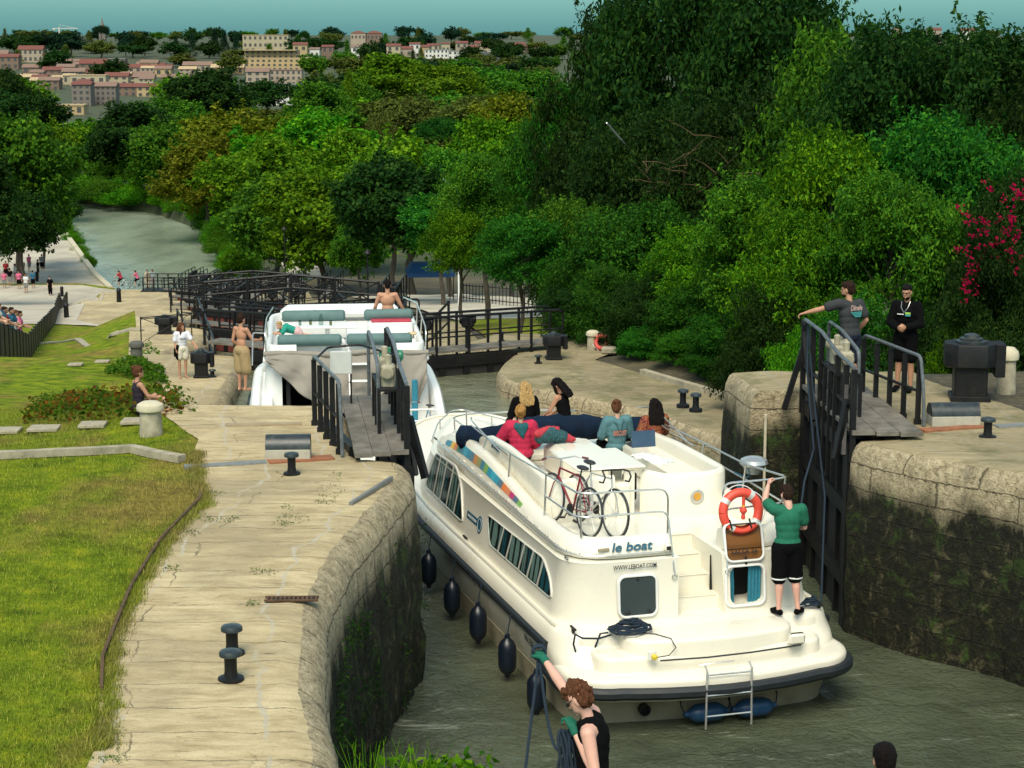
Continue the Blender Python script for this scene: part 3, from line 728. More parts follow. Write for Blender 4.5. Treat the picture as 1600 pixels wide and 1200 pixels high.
# lettering on the stern (plane faces aft: text runs from port to starboard, i.e. -y)
solid_text('stern_name', 'le boat', .165, m_teal, boat, (1.020, 1.10, 2.092), (0, -1, 0), (.62, 0, 1), shear=.30, bold=.0035, width=.58, depth=.006)
solid_text('stern_web_address', 'WWW.LEBOAT.COM', .085, m_darkprint, boat, (.940, 1.10, 1.865), (0, -1, 0), (.09, 0, 1), bold=.001, width=.60)
solid_text('boat_type', 'SALSA', .07, m_darkprint, boat, (1.30, 1.655, 1.98), (-.9, .35, 0) if False else (-1, .0, 0), (0, -.15, 1), width=.17)
solid_text('side_name', 'le boat', .16, m_teal, boat, (5.75, 1.352, 2.53), (-1, 0, 0), (0, -.1, 1), shear=.3, bold=.008, width=.42)
solid_text('registration', 'PA E01 ATAG', .14, m_darkprint, boat, (2.0, 1.975, .68), (-1, 0, 0), (0, .12, 1), width=.85)
# aft hatches
SHR = Matrix(((1, 0, .10, -.052 - .122), (0, 1, 0, 0), (0, 0, 1, 0), (0, 0, 0, 1)))
def frame_ring(mb, cx, y0, y1, z0, z1, w, t, M_=None, r=.11):
    rr = lambda i: rrect(y0 + i, y1 - i, z0 + i, z1 - i, max(.02, r - i))
    L = []
    for i, x in ((0, 0), (0, -t * .7), (w * .3, -t), (w * .8, -t), (w, -t * .7), (w, 0)):
        ring = [Vector((cx + x, y, z)) for y, z in rr(i)]
        if M_ is not None: ring = [M_ @ p for p in ring]
        L.append(ring)
    mb.loft(L, cap=False)
mb = MB(); frame_ring(mb, .955, .49, 1.05, 1.22, 1.79, .035, .05, SHR); fo = mb.build('aft_hatch_frame', m_white, boat)
mb = MB(); rr_ = rrect(.515, 1.025, 1.245, 1.765, .09); mb.loft([[SHR @ Vector((.95, y, z)) for y, z in rr_], [SHR @ Vector((.92, y, z)) for y, z in rr_]]); mb.build('hatch_pane', m_hatch, fo)
mb = MB(); mb.bbox((.868, .62, 1.30), (.02, .07, .025), .008); mb.bbox((.868, .92, 1.30), (.02, .07, .025), .008); mb.ell((.912, .77, 1.73), (.015, .02, .02)); mb.build('hatch_latch', m_rubber, fo)
mb = MB(); frame_ring(mb, .955, -1.05, -.46, 1.23, 1.80, .035, .03, SHR); fo = mb.build('aft_hatch_frame', m_white, boat)
mb = MB(); mb.box((1.35, -.755, 1.51), (.02, .66, .66)); mb.build('dark_opening', m_darkin, fo)
mb = MB()
for ya, yb in ((-.50, -.625), (-.82, -1.01)):
    rr = []
    for j in range(13):
        y = ya + (yb - ya) * j / 12; rr.append([(.985 + .012 * math.sin(j * 2.1), y + .03 * (1 if ya > -.6 else 1) * (0), 1.25), (.985 + .012 * math.sin(j * 2.1 + .4), y, 1.5), (.985 + .012 * math.sin(j * 2.1), y * 1.0 + (.02 if ya > -.6 else -.0), 1.79)])
    mb.loft(rr, closed=False)
mb.build('curtain', m_curtain, fo)
piv = Matrix.Translation(Vector((.935, 0, 1.83))) @ Matrix.Rotation(R(16), 4, 'Y') @ Matrix.Translation(Vector((-.935, 0, -1.83)))
mb = MB(); frame_ring(mb, .945, -1.04, -.47, 1.83, 2.37, .032, .04, piv); lid = mb.build('raised_hatch_lid', m_white, boat)
mb = MB(); rr_ = rrect(-1.015, -.495, 1.855, 2.345, .09); mb.loft([[piv @ Vector((.935, y, z)) for y, z in rr_], [piv @ Vector((.925, y, z)) for y, z in rr_]]); mb.build('tinted_pane', m_tinted, lid)
mb = MB()
for y in (-.60, -.88): mb.tube([piv @ Vector((.915, y, 2.27)), piv @ Vector((.90, y + .03, 2.40))], .012, 6)
mb.tube([piv @ Vector((.90, -.56, 2.335)), piv @ Vector((.90, -.94, 2.335))], .008, 6)
mb.tube([piv @ Vector((.915, -.76, 1.9)), (.94, -.77, 1.80)], .018, 6); mb.build('hatch_hinge', m_rubber, lid)
solid_text('lid_name', 'SALSA 26', .075, m_rubber, lid, piv @ Vector((.914, -.555, 1.945)), (0, -1, 0), (.28, 0, 1), width=.38, bold=.001)
# emblem-bearing seat box with curved back (U seat on the starboard side)
def seat_shell(name, pts, z0, z1, th, mat=m_gel):
    mb = MB(); rings = []
    for i, (x, y) in enumerate(pts):
        a, b = Vector(pts[max(i - 1, 0)]), Vector(pts[min(i + 1, len(pts) - 1)]); t = (b - a).normalized(); n = Vector((-t.y, t.x))
        zt = z1(x, y) if callable(z1) else z1
        rings.append([(x + n.x * o, y + n.y * o, z) for o, z in ((-th / 2 - .01, z0), (-th / 2, zt - .05), (-th * .3, zt - .01), (0, zt), (th * .3, zt - .01), (th / 2, zt - .05), (th / 2 + .01, z0))])
    mb.loft(rings); return mb.build(name, mat, boat, ang=50)
arc = lambda cx, cy, r, a0, a1, n: [(cx + r * math.cos(R(a0 + (a1 - a0) * k / n)), cy + r * math.sin(R(a0 + (a1 - a0) * k / n))) for k in range(n + 1)]
seat_shell('seat_back', [(3.35, -.22), (3.02, -.40)] + [(2.98, -.8)] + arc(3.38, -.98, .40, 180, 270, 6) + [(4.2, -1.39), (5.0, -1.38), (6.0, -1.36), (6.6, -1.3)], 1.96, lambda x, y: 2.60 if x < 5.8 else 2.60 - (x - 5.8) * .2, .14)
mb = MB(); mb.bbox((3.42, -.82, 2.17), (.74, 1.0, .42), .05); mb.bbox((4.9, -1.12, 2.17), (2.4, .46, .42), .05); mb.build('seat_base', m_gel, boat)
mb = MB(); mb.bbox((3.46, .55, 2.2), (.5, 1.1, .5), .05); mb.bbox((4.7, 1.08, 2.17), (2.3, .42, .42), .05); mb.build('seat_base', m_gel, boat)
seat_shell('side_fin', [(3.18, .30), (3.17, .75)] + arc(3.45, .98, .28, 180, 90, 5) + [(4.0, 1.27), (5.0, 1.28), (6.0, 1.26), (6.7, 1.22), (7.1, 1.16)], 1.96,
           lambda x, y: lin([(3.1, 2.58), (3.6, 2.63), (4.6, 2.70), (5.6, 2.70), (6.4, 2.60), (7.1, 2.35)], x), .12)
mb = MB(); mb.bbox((5.8, -.05, 2.2), (1.15, .78, .5), .09); mb.build('helm_pod', m_gel, boat)
mb = MB(); mb.bbox((8.0, 0, 2.04), (2.1, 2.3, .22), .08); mb.build('forward_sunpad', m_gel, boat)
mb = MB(); mb.bbox((3.84, .30, 2.665), (1.25, 1.02, .045), .02); mb.build('table_top', m_gel, boat)
mb = MB(); mb.bbox((3.9, .0, 2.3), (.16, .14, .72), .02); mb.build('table_leg', m_gel, boat); mb = MB(); mb.bbox((3.30, .02, 2.25), (.05, .16, .72), .01); mb.build('table_leg', m_gel, boat)
mb = MB(); mb.lathe([(.02, .0), (.1, .0), (.105, .012), (.085, .02), (.08, .012), (.02, .012)], (0, 0, 0), 24, M=Matrix.Rotation(R(-90), 3, 'Y')); em = mb.build('round_emblem', m_silver, boat); em.location = (2.898, -.86, 2.26)
mb = MB(); mb.lathe([(.01, 0), (.06, 0), (.055, .01), (.01, .012)], (0, 0, 0), 18, M=Matrix.Rotation(R(-90), 3, 'Y')); e2 = mb.build('emblem_centre', M('emblem_amber', (.55, .28, .04), .4), em)
e2.location = (-.013, 0, 0)
# rails beside the steps
def rail_tubes(name, paths, r=.014):
    mb = MB()
    for p in paths: mb.tube(p, r, 7)
    return mb.build(name, m_chrome, boat)
def rounded(pts, r=.12, n=4):
    pts = [Vector(p) for p in pts]; out = [pts[0]]
    for i in range(1, len(pts) - 1):
        a, b, c = pts[i - 1], pts[i], pts[i + 1]; r1 = min(r, (a - b).length * .45, (c - b).length * .45)
        p0 = b + (a - b).normalized() * r1; p2 = b + (c - b).normalized() * r1
        for k in range(n + 1):
            t = k / n; out.append(p0 * (1 - t) ** 2 + b * 2 * t * (1 - t) + p2 * t * t)
    return out + [pts[-1]]
rail_tubes('stern_guard_rail', [rounded([(5.9, 1.40, 2.66), (4.2, 1.46, 2.72), (2.6, 1.48, 2.80), (1.32, 1.48, 2.84), (1.22, 1.35, 2.84), (1.18, .26, 2.84), (1.18, .26, 2.25)], .15),
    rounded([(2.62, 1.50, 2.50), (1.34, 1.50, 2.52), (1.24, 1.37, 2.52), (1.18, .26, 2.54), (.93, .25, 1.75)], .13), [(2.62, 1.50, 2.22), (2.62, 1.48, 2.80)], [(1.30, 1.42, 2.24), (1.30, 1.44, 2.84)], [(4.4, 1.48, 2.36), (4.4, 1.45, 2.72)], [(5.8, 1.46, 2.5), (5.8, 1.40, 2.66)]])
rail_tubes('stern_guard_rail', [rounded([(1.18, -.52, 2.25), (1.18, -.52, 2.86), (1.22, -1.38, 2.86), (1.4, -1.52, 2.84), (2.8, -1.56, 2.70), (4.4, -1.58, 2.68), (6.2, -1.55, 2.66)], .13),
    rounded([(.93, -.50, 1.75), (1.18, -.52, 2.50), (1.22, -1.38, 2.52), (1.5, -1.53, 2.5)], .13), rounded([(1.4, -1.60, 2.42), (3, -1.66, 2.42), (5.8, -1.62, 2.48)], .1), [(1.3, -1.45, 2.24), (1.3, -1.47, 2.86)], [(2.8, -1.5, 2.2), (2.8, -1.56, 2.7)], [(4.4, -1.5, 2.3), (4.4, -1.58, 2.68)]])
mb = MB()
for y in (.25, -.50): mb.tube([(.925, y + .035 * math.cos(a), 1.72 + .035 * math.sin(a)) for a in [2 * math.pi * k / 10 for k in range(11)]], .008, 5)
mb.build('rail_eye', m_chrome, boat)
rail_tubes('bow_rail', [rounded([(7.4, 1.30, 2.50), (9.0, 1.10, 2.34), (9.7, .65, 2.25), (9.8, .0, 2.22), (9.7, -.65, 2.25), (9.0, -1.1, 2.34)], .3)] + [[(x, y * 1.12, 2.30), (x, y * 1.1, 1.95)] for x, y in ((8.2, 1.03), (9.2, .9), (9.85, .55))], .014)
rail_tubes('pulpit_rail', [rounded([(10.6, 1.05, 1.6), (11.8, .62, 1.68), (12.7, .12, 1.72), (12.7, -.12, 1.72), (11.8, -.62, 1.68), (10.6, -1.05, 1.6)], .25)] + [[(x, y, z), (x, y, 1.3)] for x, y, z in ((11.0, .92, 1.62), (12.1, .5, 1.69), (11.0, -.92, 1.62), (12.1, -.5, 1.69))])
# grab tube, stern lamp, socket, box, ladder, exhaust
mb = MB(); mb.tube([(-.06, .82, .935), (-.11, .2, .935), (-.11, -.4, .945), (-.045, -1.12, .955)], .011, 6); mb.build('swim_grab_bar', m_rub, boat)
mb = MB(); mb.bbox((-.005, -1.08, 1.03), (.08, .24, .16), .04); mb.build('shower_box', m_gel, boat)
mb = MB(); mb.bbox((-.02, .92, 1.0), (.03, .11, .12), .01); so = mb.build('shore_socket', m_white, boat)
mb = MB(); mb.lathe([(.035, 0), (.038, .05), (.02, .07)], (-.03, .90, .99), 12, M=Matrix.Rotation(R(-90), 3, 'Y')); mb.build('yellow_plug', m_yellow, so)
mb = MB(); mb.bbox((.985, .33, 2.10), (.06, .11, .11), .03); sl = mb.build('stern_light', m_gel, boat); mb = MB(); mb.bbox((.945, .33, 2.10), (.02, .06, .05), .008); mb.build('lens', m_rubber, sl)
mb = MB(); mb.bbox((1.045, 1.20, 2.12), (.02, .16, .045), .006); mb.build('vent_slot', M('beige_vent', (.35, .3, .2), .6), boat)
lad = MB(); A, B = Vector((-.35, .30, .83)), Vector((-.36, -.30, .83)); A2, B2 = Vector((-.52, .38, .14)), Vector((-.52, -.24, .14))
lad.tube([A + Vector((.08, 0, .06)), A, A2], .014, 7); lad.tube([B + Vector((.08, 0, .06)), B, B2], .014, 7)
for t in (.06, .42, .78): lad.tube([A.lerp(A2, t), B.lerp(B2, t)], .012, 6)
lad.tube([(-.17, .33, .86), (-.22, .2, .89), (-.22, -.1, .89), (-.17, -.14, .88)], .010, 6); lad.build('swim_ladder', m_chrome, boat)
mb = MB(); mb.lathe([(.05, -.05), (.075, -.05), (.08, .03), (.06, .03), (.05, -.04)], (0, 0, 0), 16, M=Matrix.Rotation(R(-90), 3, 'Y')); ex = mb.build('exhaust_outlet', m_rubber, boat); ex.location = (.22, .92, .20)
mb = MB(); mb.bbox((.33, -1.42, .36), (.06, .16, .06), .02); mb.build('towing_eye', m_rust, boat)
mb = MB()
for x, y in ((.72, 1.72), (.80, -1.78), (5.5, 1.84), (11.5, .75)): mb.bar((x - .1, y, 1.21 + (.25 if x > 11 else 0)), (x + .1, y, 1.21 + (.25 if x > 11 else 0)), .025); mb.box((x, y, 1.18 + (.25 if x > 11 else 0)), (.05, .03, .06))
mb.build('mooring_cleat', m_rubber, boat)
# folded canvas hood
mb = MB(); rings = []
for i in range(41):
    t = i / 40; y = 1.62 - 3.35 * t; x = 6.75 + .28 * math.sin(t * math.pi) + .05 * fbm(t * 9, 1)
    z = 2.47 - .04 * math.sin(t * 6.28 * 1.5) + .04 * fbm(t * 12, 3)
    rx, rz_ = .19 + .05 * fbm(t * 14, 5), .185 + .05 * fbm(t * 10, 7)
    if i in (0, 40): rx *= .5; rz_ *= .5
    rings.append([(x + rx * math.cos(a) * (1 + .18 * fbm(t * 20, a * 2)), y, z + rz_ * math.sin(a) * (1 + .2 * fbm(t * 16, a * 3, 4))) for a in [2 * math.pi * k / 16 for k in range(16)]])
mb.loft(rings); mb.build('folded_canvas_hood', m_navy, boat, ang=60)
rail_tubes('hood_frame', [rounded([(4.9, 1.45, 2.62), (6.3, 1.52, 2.85), (6.7, 1.4, 2.8)], .2)], .012)
rail_tubes('hood_frame', [rounded([(4.7, 1.40, 2.62), (6.5, 1.46, 2.72)], .2)], .012)
rail_tubes('hood_frame', [rounded([(4.9, -1.5, 2.62), (6.4, -1.55, 2.85), (6.8, -1.4, 2.8)], .2)], .012)
rail_tubes('hood_frame', [rounded([(4.6, -1.5, 2.6), (6.6, -1.5, 2.68)], .2)], .012)
m_kettle = m_chrome
# ---------------------------------------------------------------- things on the big cruiser
BM = Matrix.Translation(Vector((2.64, 23.5, 0))) @ Matrix.Rotation(BOAT_RZ, 4, 'Z')
def BL(x, y, z): return BM @ Vector((x, y, z))
# lifebuoy
def lifebuoy(name, mtx, Rr, r, label, cat='lifebuoy', ban=True, col=None):
    mb = MB()
    mb.tube([(0, Rr * math.cos(a), Rr * math.sin(a)) for a in [2 * math.pi * k / 40 for k in range(41)]], r, 14, cap=False)
    o = mb.build(name, col or m_orange); o.matrix_world = mtx; tag(o, label, cat)
    for c in (35, 125, 215, 305):
        bm_ = MB(); bm_.tube([(0, Rr * math.cos(R(c + d)), Rr * math.sin(R(c + d))) for d in (-7, -3, 3, 7)], r * 1.03, 14, cap=False)
        if ban: bm_.build('reflective_band', m_refl, o)
    rp = MB(); pts = []
    for c in range(0, 361, 9):
        k = (c - 35) % 90; d = .0 + .05 * math.sin(R(k * 2)); pts.append((0, (Rr + r + d * .8) * math.cos(R(c)), (Rr + r + d * .8) * math.sin(R(c))))
    rp.tube(pts, .007, 5); rp.build('grab_line', m_white, o)
    return o
ring = lifebuoy('lifebuoy', BM @ Matrix.Translation(Vector((1.13, -.76, 2.47))) @ Matrix.Rotation(R(8), 4, 'Y'), .255, .062, 'orange lifebuoy with grey bands hanging on the stern rail')
mb = MB(); mb.lathe([(.012, .18), (.022, .17), (.022, .06), (.014, .05), (.05, -.01), (.05, -.03), (.022, -.07), (.03, -.12), (.02, -.14)], (0, 0, 0), 12)
fl = mb.build('rescue_light', m_orange); fl.matrix_world = BM @ Matrix.Translation(Vector((1.14, -.80, 2.50))); tag(fl, 'small red rescue light hanging inside the orange lifebuoy', 'rescue light')
mb = MB(); mb.lathe([(.024, 0), (.024, .025)], (0, 0, .03), 10); mb.build('yellow_band', m_yellow, fl)
# fenders hanging on the port side
def fender(loc, rz, L, r, label, mat, group, line=.35, horiz=False):
    e = empty('fender', loc, rz, label, 'fender', group)
    mb = MB(); mb.lathe([(.02, -L / 2 - .05), (.035, -L / 2 - .04), (.04, -L / 2), (r * .75, -L / 2 + .05), (r, -L / 2 + .12), (r * 1.02, 0), (r, L / 2 - .12), (r * .75, L / 2 - .05), (.04, L / 2), (.035, L / 2 + .05), (.02, L / 2 + .06)], (0, 0, 0), 18, axis='Y' if horiz else 'Z')
    mb.build('fender_body', mat, e)
    mb = MB()
    if horiz:
        for s in (1, -1): mb.tube([(0, s * (L / 2 + .04), 0), (.05, s * (L / 2 + .08), .12), (.1, s * (L / 2 + .06), .25)], .009, 5)
    else: mb.tube([(0, 0, L / 2 + .04), (.0, -.02, L / 2 + line * .5), (-.0, -.05, L / 2 + line)], .009, 5)
    mb.build('fender_line', m_rope, e); return e
for i, (x, z, lb) in enumerate(((6.62, .33, 'navy fender nearest the bow of the cream cruiser, first of the row'), (5.2, .27, 'navy fender second from the bow along the port side of the cream cruiser'), (3.76, .30, 'navy fender in the middle of the row along the port side of the cream cruiser'),
                         (2.3, .27, 'navy fender fourth from the bow on the port side of the cream cruiser'), (.98, .20, 'navy fender beside the gloved hand of the woman holding the rope'))):
    p = BL(x, 2.13, z + .10); fender(p, BOAT_RZ, .52, .125, lb, m_fender, 'fenders on the port side of the cream cruiser', .32)
for y, lb in ((.16, 'blue fender lying in the water behind the swim ladder, left one'), (-.50, 'blue fender lying in the water right of the swim ladder')):
    fender(BL(-.02, y, .17), BOAT_RZ, .52, .12, lb, m_bluefender, 'blue fenders along the stern waterline', horiz=True)
# rope pile and lines
def squiggle(n, R0, h, seed, flat=.4):
    rnd = random.Random(seed); pts = []
    for k in range(n):
        a = k * .55 + rnd.uniform(-.3, .3); rr = R0 * (1 - .6 * (k / n)) * (.6 + .4 * rnd.random())
        pts.append(Vector((rr * math.cos(a) * 1.4, rr * math.sin(a), .02 + h * (k / n) * (1 - (rr / R0) ** 2 * .5) + rnd.uniform(0, .02))))
    out = []
    for i in range(len(pts) - 1):
        for t in (0, .5): out.append(pts[i].lerp(pts[i + 1], t))
    return out
mb = MB(); mb.tube(squiggle(110, .24, .13, 3), .015, 6); mb.tube([(.3, .1, .01), (.5, .2, .01), (.68, .1, .0), (.74, -.02, .02), (.75, -.06, -.12), (.66, -.14, -.36), (.55, -.16, -.40), (.46, -.1, -.25), (.40, -.02, .0), (.30, 0, .01)], .013, 6)
o = mb.build('rope_coil', m_rope); o.matrix_world = Matrix.Translation(BL(.50, 1.02, 1.17)) @ Matrix.Rotation(BOAT_RZ - R(90), 4, 'Z') @ Matrix.Rotation(math.pi, 4, 'Z'); tag(o, 'heap of navy rope on the stern deck of the cream cruiser', 'rope')
mb = MB(); mb.tube(squiggle(50, .12, .12, 8), .014, 6); o = mb.build('rope_coil', m_rope); o.matrix_world = Matrix.Translation(BL(.80, -1.66, 1.17)); tag(o, 'small coil of dark rope behind the feet of the man in green T-shirt', 'rope')
mb = MB(); P = [BL(.45, .95, 1.17), BL(.3, .75, 1.17), BL(.1, .62, 1.16), BL(-.03, .60, 1.08), BL(-.05, .70, .99), BL(-.05, .87, .98)]; mb.tube(P, .007, 5); tag(mb.build('power_cable', m_rubber), 'thin black cable looping from the yellow plug to the rope heap', 'cable')
mb = MB(); mb.tube([BL(.82, -1.86, 1.2), BL(.9, -1.98, 2.6), BL(1.3, -2.2, 5.0), BL(2.5, -2.6, 5.2)] if False else [BL(.82, -1.82, 1.22), (4.62, 27.6, 2.0), (4.75, 29.8, 3.2), (4.83, 31.0, 4.08)], .014, 6); tag(mb.build('mooring_line', m_rope), 'long blue line running from the starboard quarter up to the hand on the gate rail', 'rope')
mb = MB(); mb.tube([BL(1.2, -1.62, 2.05), BL(1.6, -1.9, 2.7), (4.60, 28.6, 2.5), (4.70, 30.1, 3.4), (4.83, 31.0, 4.05)], .014, 6); tag(mb.build('mooring_line', m_rope), 'second blue line from the man in green up to the man at the gate rail', 'rope')
# bag, towel, laptop, barbecue
mb = MB(); mb.bbox((0, 0, 0), (.04, .22, .40), .02); o = mb.build('black_bag', m_rubber); o.matrix_world = BM @ Matrix.Translation(Vector((3.5, -.06, 2.32))); tag(o, 'flat black bag hanging below the deck table of the cream cruiser', 'bag')
mb = MB(); V = []; n = 16
for i in range(n + 1):
    for j in range(n + 1):
        u, v = i / n - .5, j / n - .5; V.append((u * .75 + .05 * fbm(v * 5, 2), v * .34 + .04 * fbm(u * 6, 9), .03 + .05 * abs(fbm(u * 6, v * 7, 3)) + .07 * max(0, .5 - abs(v)) * (.6 + fbm(u * 4, v * 9))))
mb.add(V, [(i * (n + 1) + j, (i + 1) * (n + 1) + j, (i + 1) * (n + 1) + j + 1, i * (n + 1) + j + 1) for i in range(n) for j in range(n)])
o = mb.build('towel', m_white, ang=80); o.matrix_world = BM @ Matrix.Translation(Vector((3.75, -.52, 2.60))) @ Matrix.Rotation(R(15), 4, 'Z'); tag(o, 'crumpled white towel on the seat back beside the deck table', 'towel')
lp = empty('laptop', BL(4.75, -.74, 2.60), BOAT_RZ, 'dark blue laptop lid standing open behind the woman in the teal hoodie', 'laptop')
ml = M('blue_laptop_lid', (.05, .09, .15), .35, .3)
mb = MB(); mb.bbox((0, 0, .125), (.018, .38, .25), .006, M=Matrix.Rotation(R(10), 3, 'Y')); mb.build('screen_lid', ml, lp); mb = MB(); mb.bbox((.13, 0, .012), (.26, .38, .02), .006); mb.build('keyboard_base', m_rubber, lp)
bb = empty('barbecue', BL(3.2, -1.86, 2.60), BOAT_RZ, 'round chrome barbecue clamped on the starboard rail of the cream cruiser', 'barbecue')
mb = MB(); mb.lathe([(.05, -.15), (.10, -.14), (.17, -.03), (.205, .0), (.21, .015)], (0, 0, 0), 24); mb.build('bowl', m_chrome, bb)
mb = MB(); mb.lathe([(.21, .018), (.19, .07), (.13, .10), (.05, .115), (.01, .118)], (0, 0, 0), 24); mb.build('lid', m_chrome, bb)
mb = MB(); mb.tube([(0, 0, -.14), (0, .12, -.2), (0, .3, -.1)], .012, 6); mb.bbox((0, .2, -.3), (.08, .1, .12), .01); mb.build('bracket', m_teal, bb)
bag = empty('sports_bag', BL(6.05, .30, 2.47), BOAT_RZ, 'red and dark teal bag lying on the helm pod behind the red-jacket woman', 'bag')
# bicycles
def bicycle(name, loc, rz, label, frame_m, group, tilt=0, drop=False, s=1.0, spokes=14, cat='bicycle', steer=0):
    e = empty(name, loc, rz, label, cat, group); e.rotation_euler = (R(tilt), 0, rz); e.scale = (s, s, s)
    rw = .34
    for x in (-.52, .52):
        w = MB(); w.tube([(x + rw * math.cos(a), 0, rw + rw * math.sin(a)) for a in [2 * math.pi * k / 32 for k in range(33)]], .017, 7, cap=False); wo = w.build('wheel_tyre', m_tyre, e)
        w = MB(); w.tube([(x + (rw - .03) * math.cos(a), 0, rw + (rw - .03) * math.sin(a)) for a in [2 * math.pi * k / 32 for k in range(33)]], .009, 5, cap=False)
        for k in range(spokes):
            a = 2 * math.pi * k / spokes; w.tube([(x + .02 * math.cos(a + 1), .02 * (-1) ** k, rw + .02 * math.sin(a + 1)), (x + (rw - .03) * math.cos(a), 0, rw + (rw - .03) * math.sin(a))], .0022, 3)
        w.tube([(x, -.05, rw), (x, .05, rw)], .018, 8); w.build('rim', m_silver, wo)
    f = MB(); bb_ = (-.08, 0, .29); st = (-.2, 0, .78); hd = (.36, 0, .80); hb_ = (.39, 0, .68)
    f.tube([bb_, st], .015, 7); f.tube([st, hd], .014, 7); f.tube([bb_, hb_], .017, 7); f.tube([hd, hb_], .017, 7)
    for y in (.05, -.05):
        f.tube([bb_, (-.52, y, rw)], .009, 5); f.tube([(-.2, 0, .76), (-.52, y, rw)], .008, 5); f.tube([hb_, (.43, y, .56), (.52, y, rw)], .010, 5)
    f.build('frame', frame_m, e)
    h = MB(); h.tube([hd, (.34, 0, .92)], .012, 6)
    if drop:
        for y in (1, -1): h.tube([(.36, 0, .93), (.38, y * .18, .93), (.46, y * .21, .92), (.52, y * .21, .86), (.48, y * .21, .78), (.38, y * .21, .77)], .013, 6)
    else: h.tube([(.28, -.30, .96), (.33, -.2, .97), (.36, 0, .93), (.33, .2, .97), (.28, .30, .96)], .011, 6)
    h.build('handlebar', m_rubber if drop else m_chrome, e)
    if not drop:
        g = MB()
        for y in (1, -1): g.tube([(.28, y * .30, .96), (.23, y * .38, .95)], .017, 7)
        g.build('grip', m_grip, e)
    sd_ = MB(); sd_.tube([st, (-.225, 0, .90)], .012, 6); sd_.ell((-.25, 0, .92), (.135, .07, .032), 12, 6); sd_.build('saddle', m_saddle, e)
    c = MB(); c.lathe([(.09, -.004), (.09, .004)], (-.08, .05, .29), 20, axis='Y'); c.tube([(-.08, .07, .29), (.02, .07, .16)], .009, 5); c.tube([(-.08, -.07, .29), (-.18, -.07, .42)], .009, 5); c.bar((.02, .07, .16), (.02, .15, .16), .05, .02); c.bar((-.18, -.07, .42), (-.18, -.15, .42), .05, .02)
    c.tube([(-.08, .05, .375), (-.52, .05, .37)], .005, 4); c.tube([(-.08, .05, .205), (-.50, .05, .27)], .005, 4); c.build('crankset', m_rubber, e)
    return e
g_b = 'bicycles standing on the aft deck of the cream cruiser'
bicycle('bicycle', BL(2.72, 1.12, 1.985), BOAT_RZ + R(12), 'red bicycle with flat handlebar and maroon grips, outer one on the cruiser deck', m_redpaint, g_b, 5, False, .98)
bicycle('bicycle', BL(2.55, .80, 1.985), BOAT_RZ + R(192), 'silver bicycle with dropped handlebar, inner one on the cruiser deck', m_silver, g_b, -4, True, .98)
# ================================================================ lock furniture
def gpix(px, py, f, y0=12, y1=700):
    """where the sight line through a pixel of the plan photo meets ground f(X, Y)"""
    Y = y0; prev = None
    while Y < y1:
        p = atY(px, py, Y)
        if p.z <= f(p.x, p.y): break
        Y += .05 if Y < 60 else .3
    p = atY(px, py, Y); return Vector((p.x, p.y, f(p.x, p.y)))
fL = lambda x, y: zgL(x, y) if x < OL(y) else zL(y)
fR = lambda x, y: zgR(x, y) if x > OR(y) else zR(y)
def bollard(p, h, r, label, group):
    e = empty('mooring_bollard', p, 0, label, 'bollard', group)
    mb = MB(); mb.lathe([(r * 1.15, -.03), (r * 1.15, .02), (r * .62, .04), (r * .55, h * .3), (r * .56, h * .72), (r * .6, h * .78)], (0, 0, 0), 20); mb.build('shaft', m_black, e)
    mb = MB(); mb.lathe([(r * .55, h * .76), (r * .98, h * .80), (r * 1.0, h * .88), (r * .9, h * .96), (r * .5, h), (.005, h * 1.01)], (0, 0, 0), 20); mb.build('cap', m_boll, e)
    return e
m_boll = M('dark_bollard_paint', (.022, .03, .033), .38, 0, .4, 14, .15, dirt=((.09, .08, .065), .5))
for px, py, h, r, f, lb in ((361, 1062, .285, .105, fL, 'nearest black mushroom bollard on the left limestone quay'), (363, 1021, .285, .105, fL, 'black mushroom bollard directly behind the nearest one on the left quay'),
        (456, 741, .30, .10, fL, 'black bollard in front of the round-lidded box by the left gate'), (1543, 684, .30, .11, fR, 'black bollard right of the open right gate, near the frame edge'),
        (1067, 634, .27, .09, fR, 'left one of two small black bollards on the low quay right of the cruiser'), (1087, 641, .27, .09, fR, 'right one of two small black bollards on the low quay right of the cruiser'),
        (841, 568, .22, .09, fR, 'small black bollard in front of the black winch box on the right quay'), (332, 590, .2, .09, fL, 'small black bollard beside the winch box where the girl stands'),
        (784, 534, .28, .09, fR, 'small bollard beside the end of the closed gate railing on the right')):
    bollard(gpix(px, py, f), h, r, lb, 'mooring bollards along the quays')
def stone_post(px, py, h, r, f, label, mat=None, cap=True):
    e = empty('stone_bollard', gpix(px, py, f), 0, label, 'stone bollard', 'old stone bollards')
    rr = [[(r * k * (.82 if cap else .9) * (1 + .05 * fbm(math.cos(a) * 2, math.sin(a) * 2, z * 3 + px)) * math.cos(a), r * k * (.82 if cap else .9) * (1 + .05 * fbm(math.cos(a) * 2, math.sin(a) * 2, z * 3 + px)) * math.sin(a), z) for a in [2 * math.pi * q / 20 for q in range(20)]] for z, k in ((-.1, 1.06), (.02, 1.05), (h * .3, 1.0), (h * .66, .95), (h * .70, .92))]
    mb = MB(); mb.loft(rr); mb.build('shaft', mat or m_oldstone, e)
    mb = MB(); mb.lathe([(r * .8, h * .68), (r * 1.0, h * .72), (r * 1.04, h * .80), (r * .95, h * .9), (r * .6, h * .98), (.01, h)], (0, 0, 0), 20); mb.build('cap', mat or m_capstone, e)
m_capstone = M('pale_cap_stone', (.52, .47, .34), .85, 0, .15, 6, .7)
m_darkstone = M('grey_granite_post', (.09, .09, .075), .9, 0, .25, 8, .8)
stone_post(236, 679, .50, .20, fL, 'thick mossy stone bollard with pale domed cap beside the ivy on the left lawn')
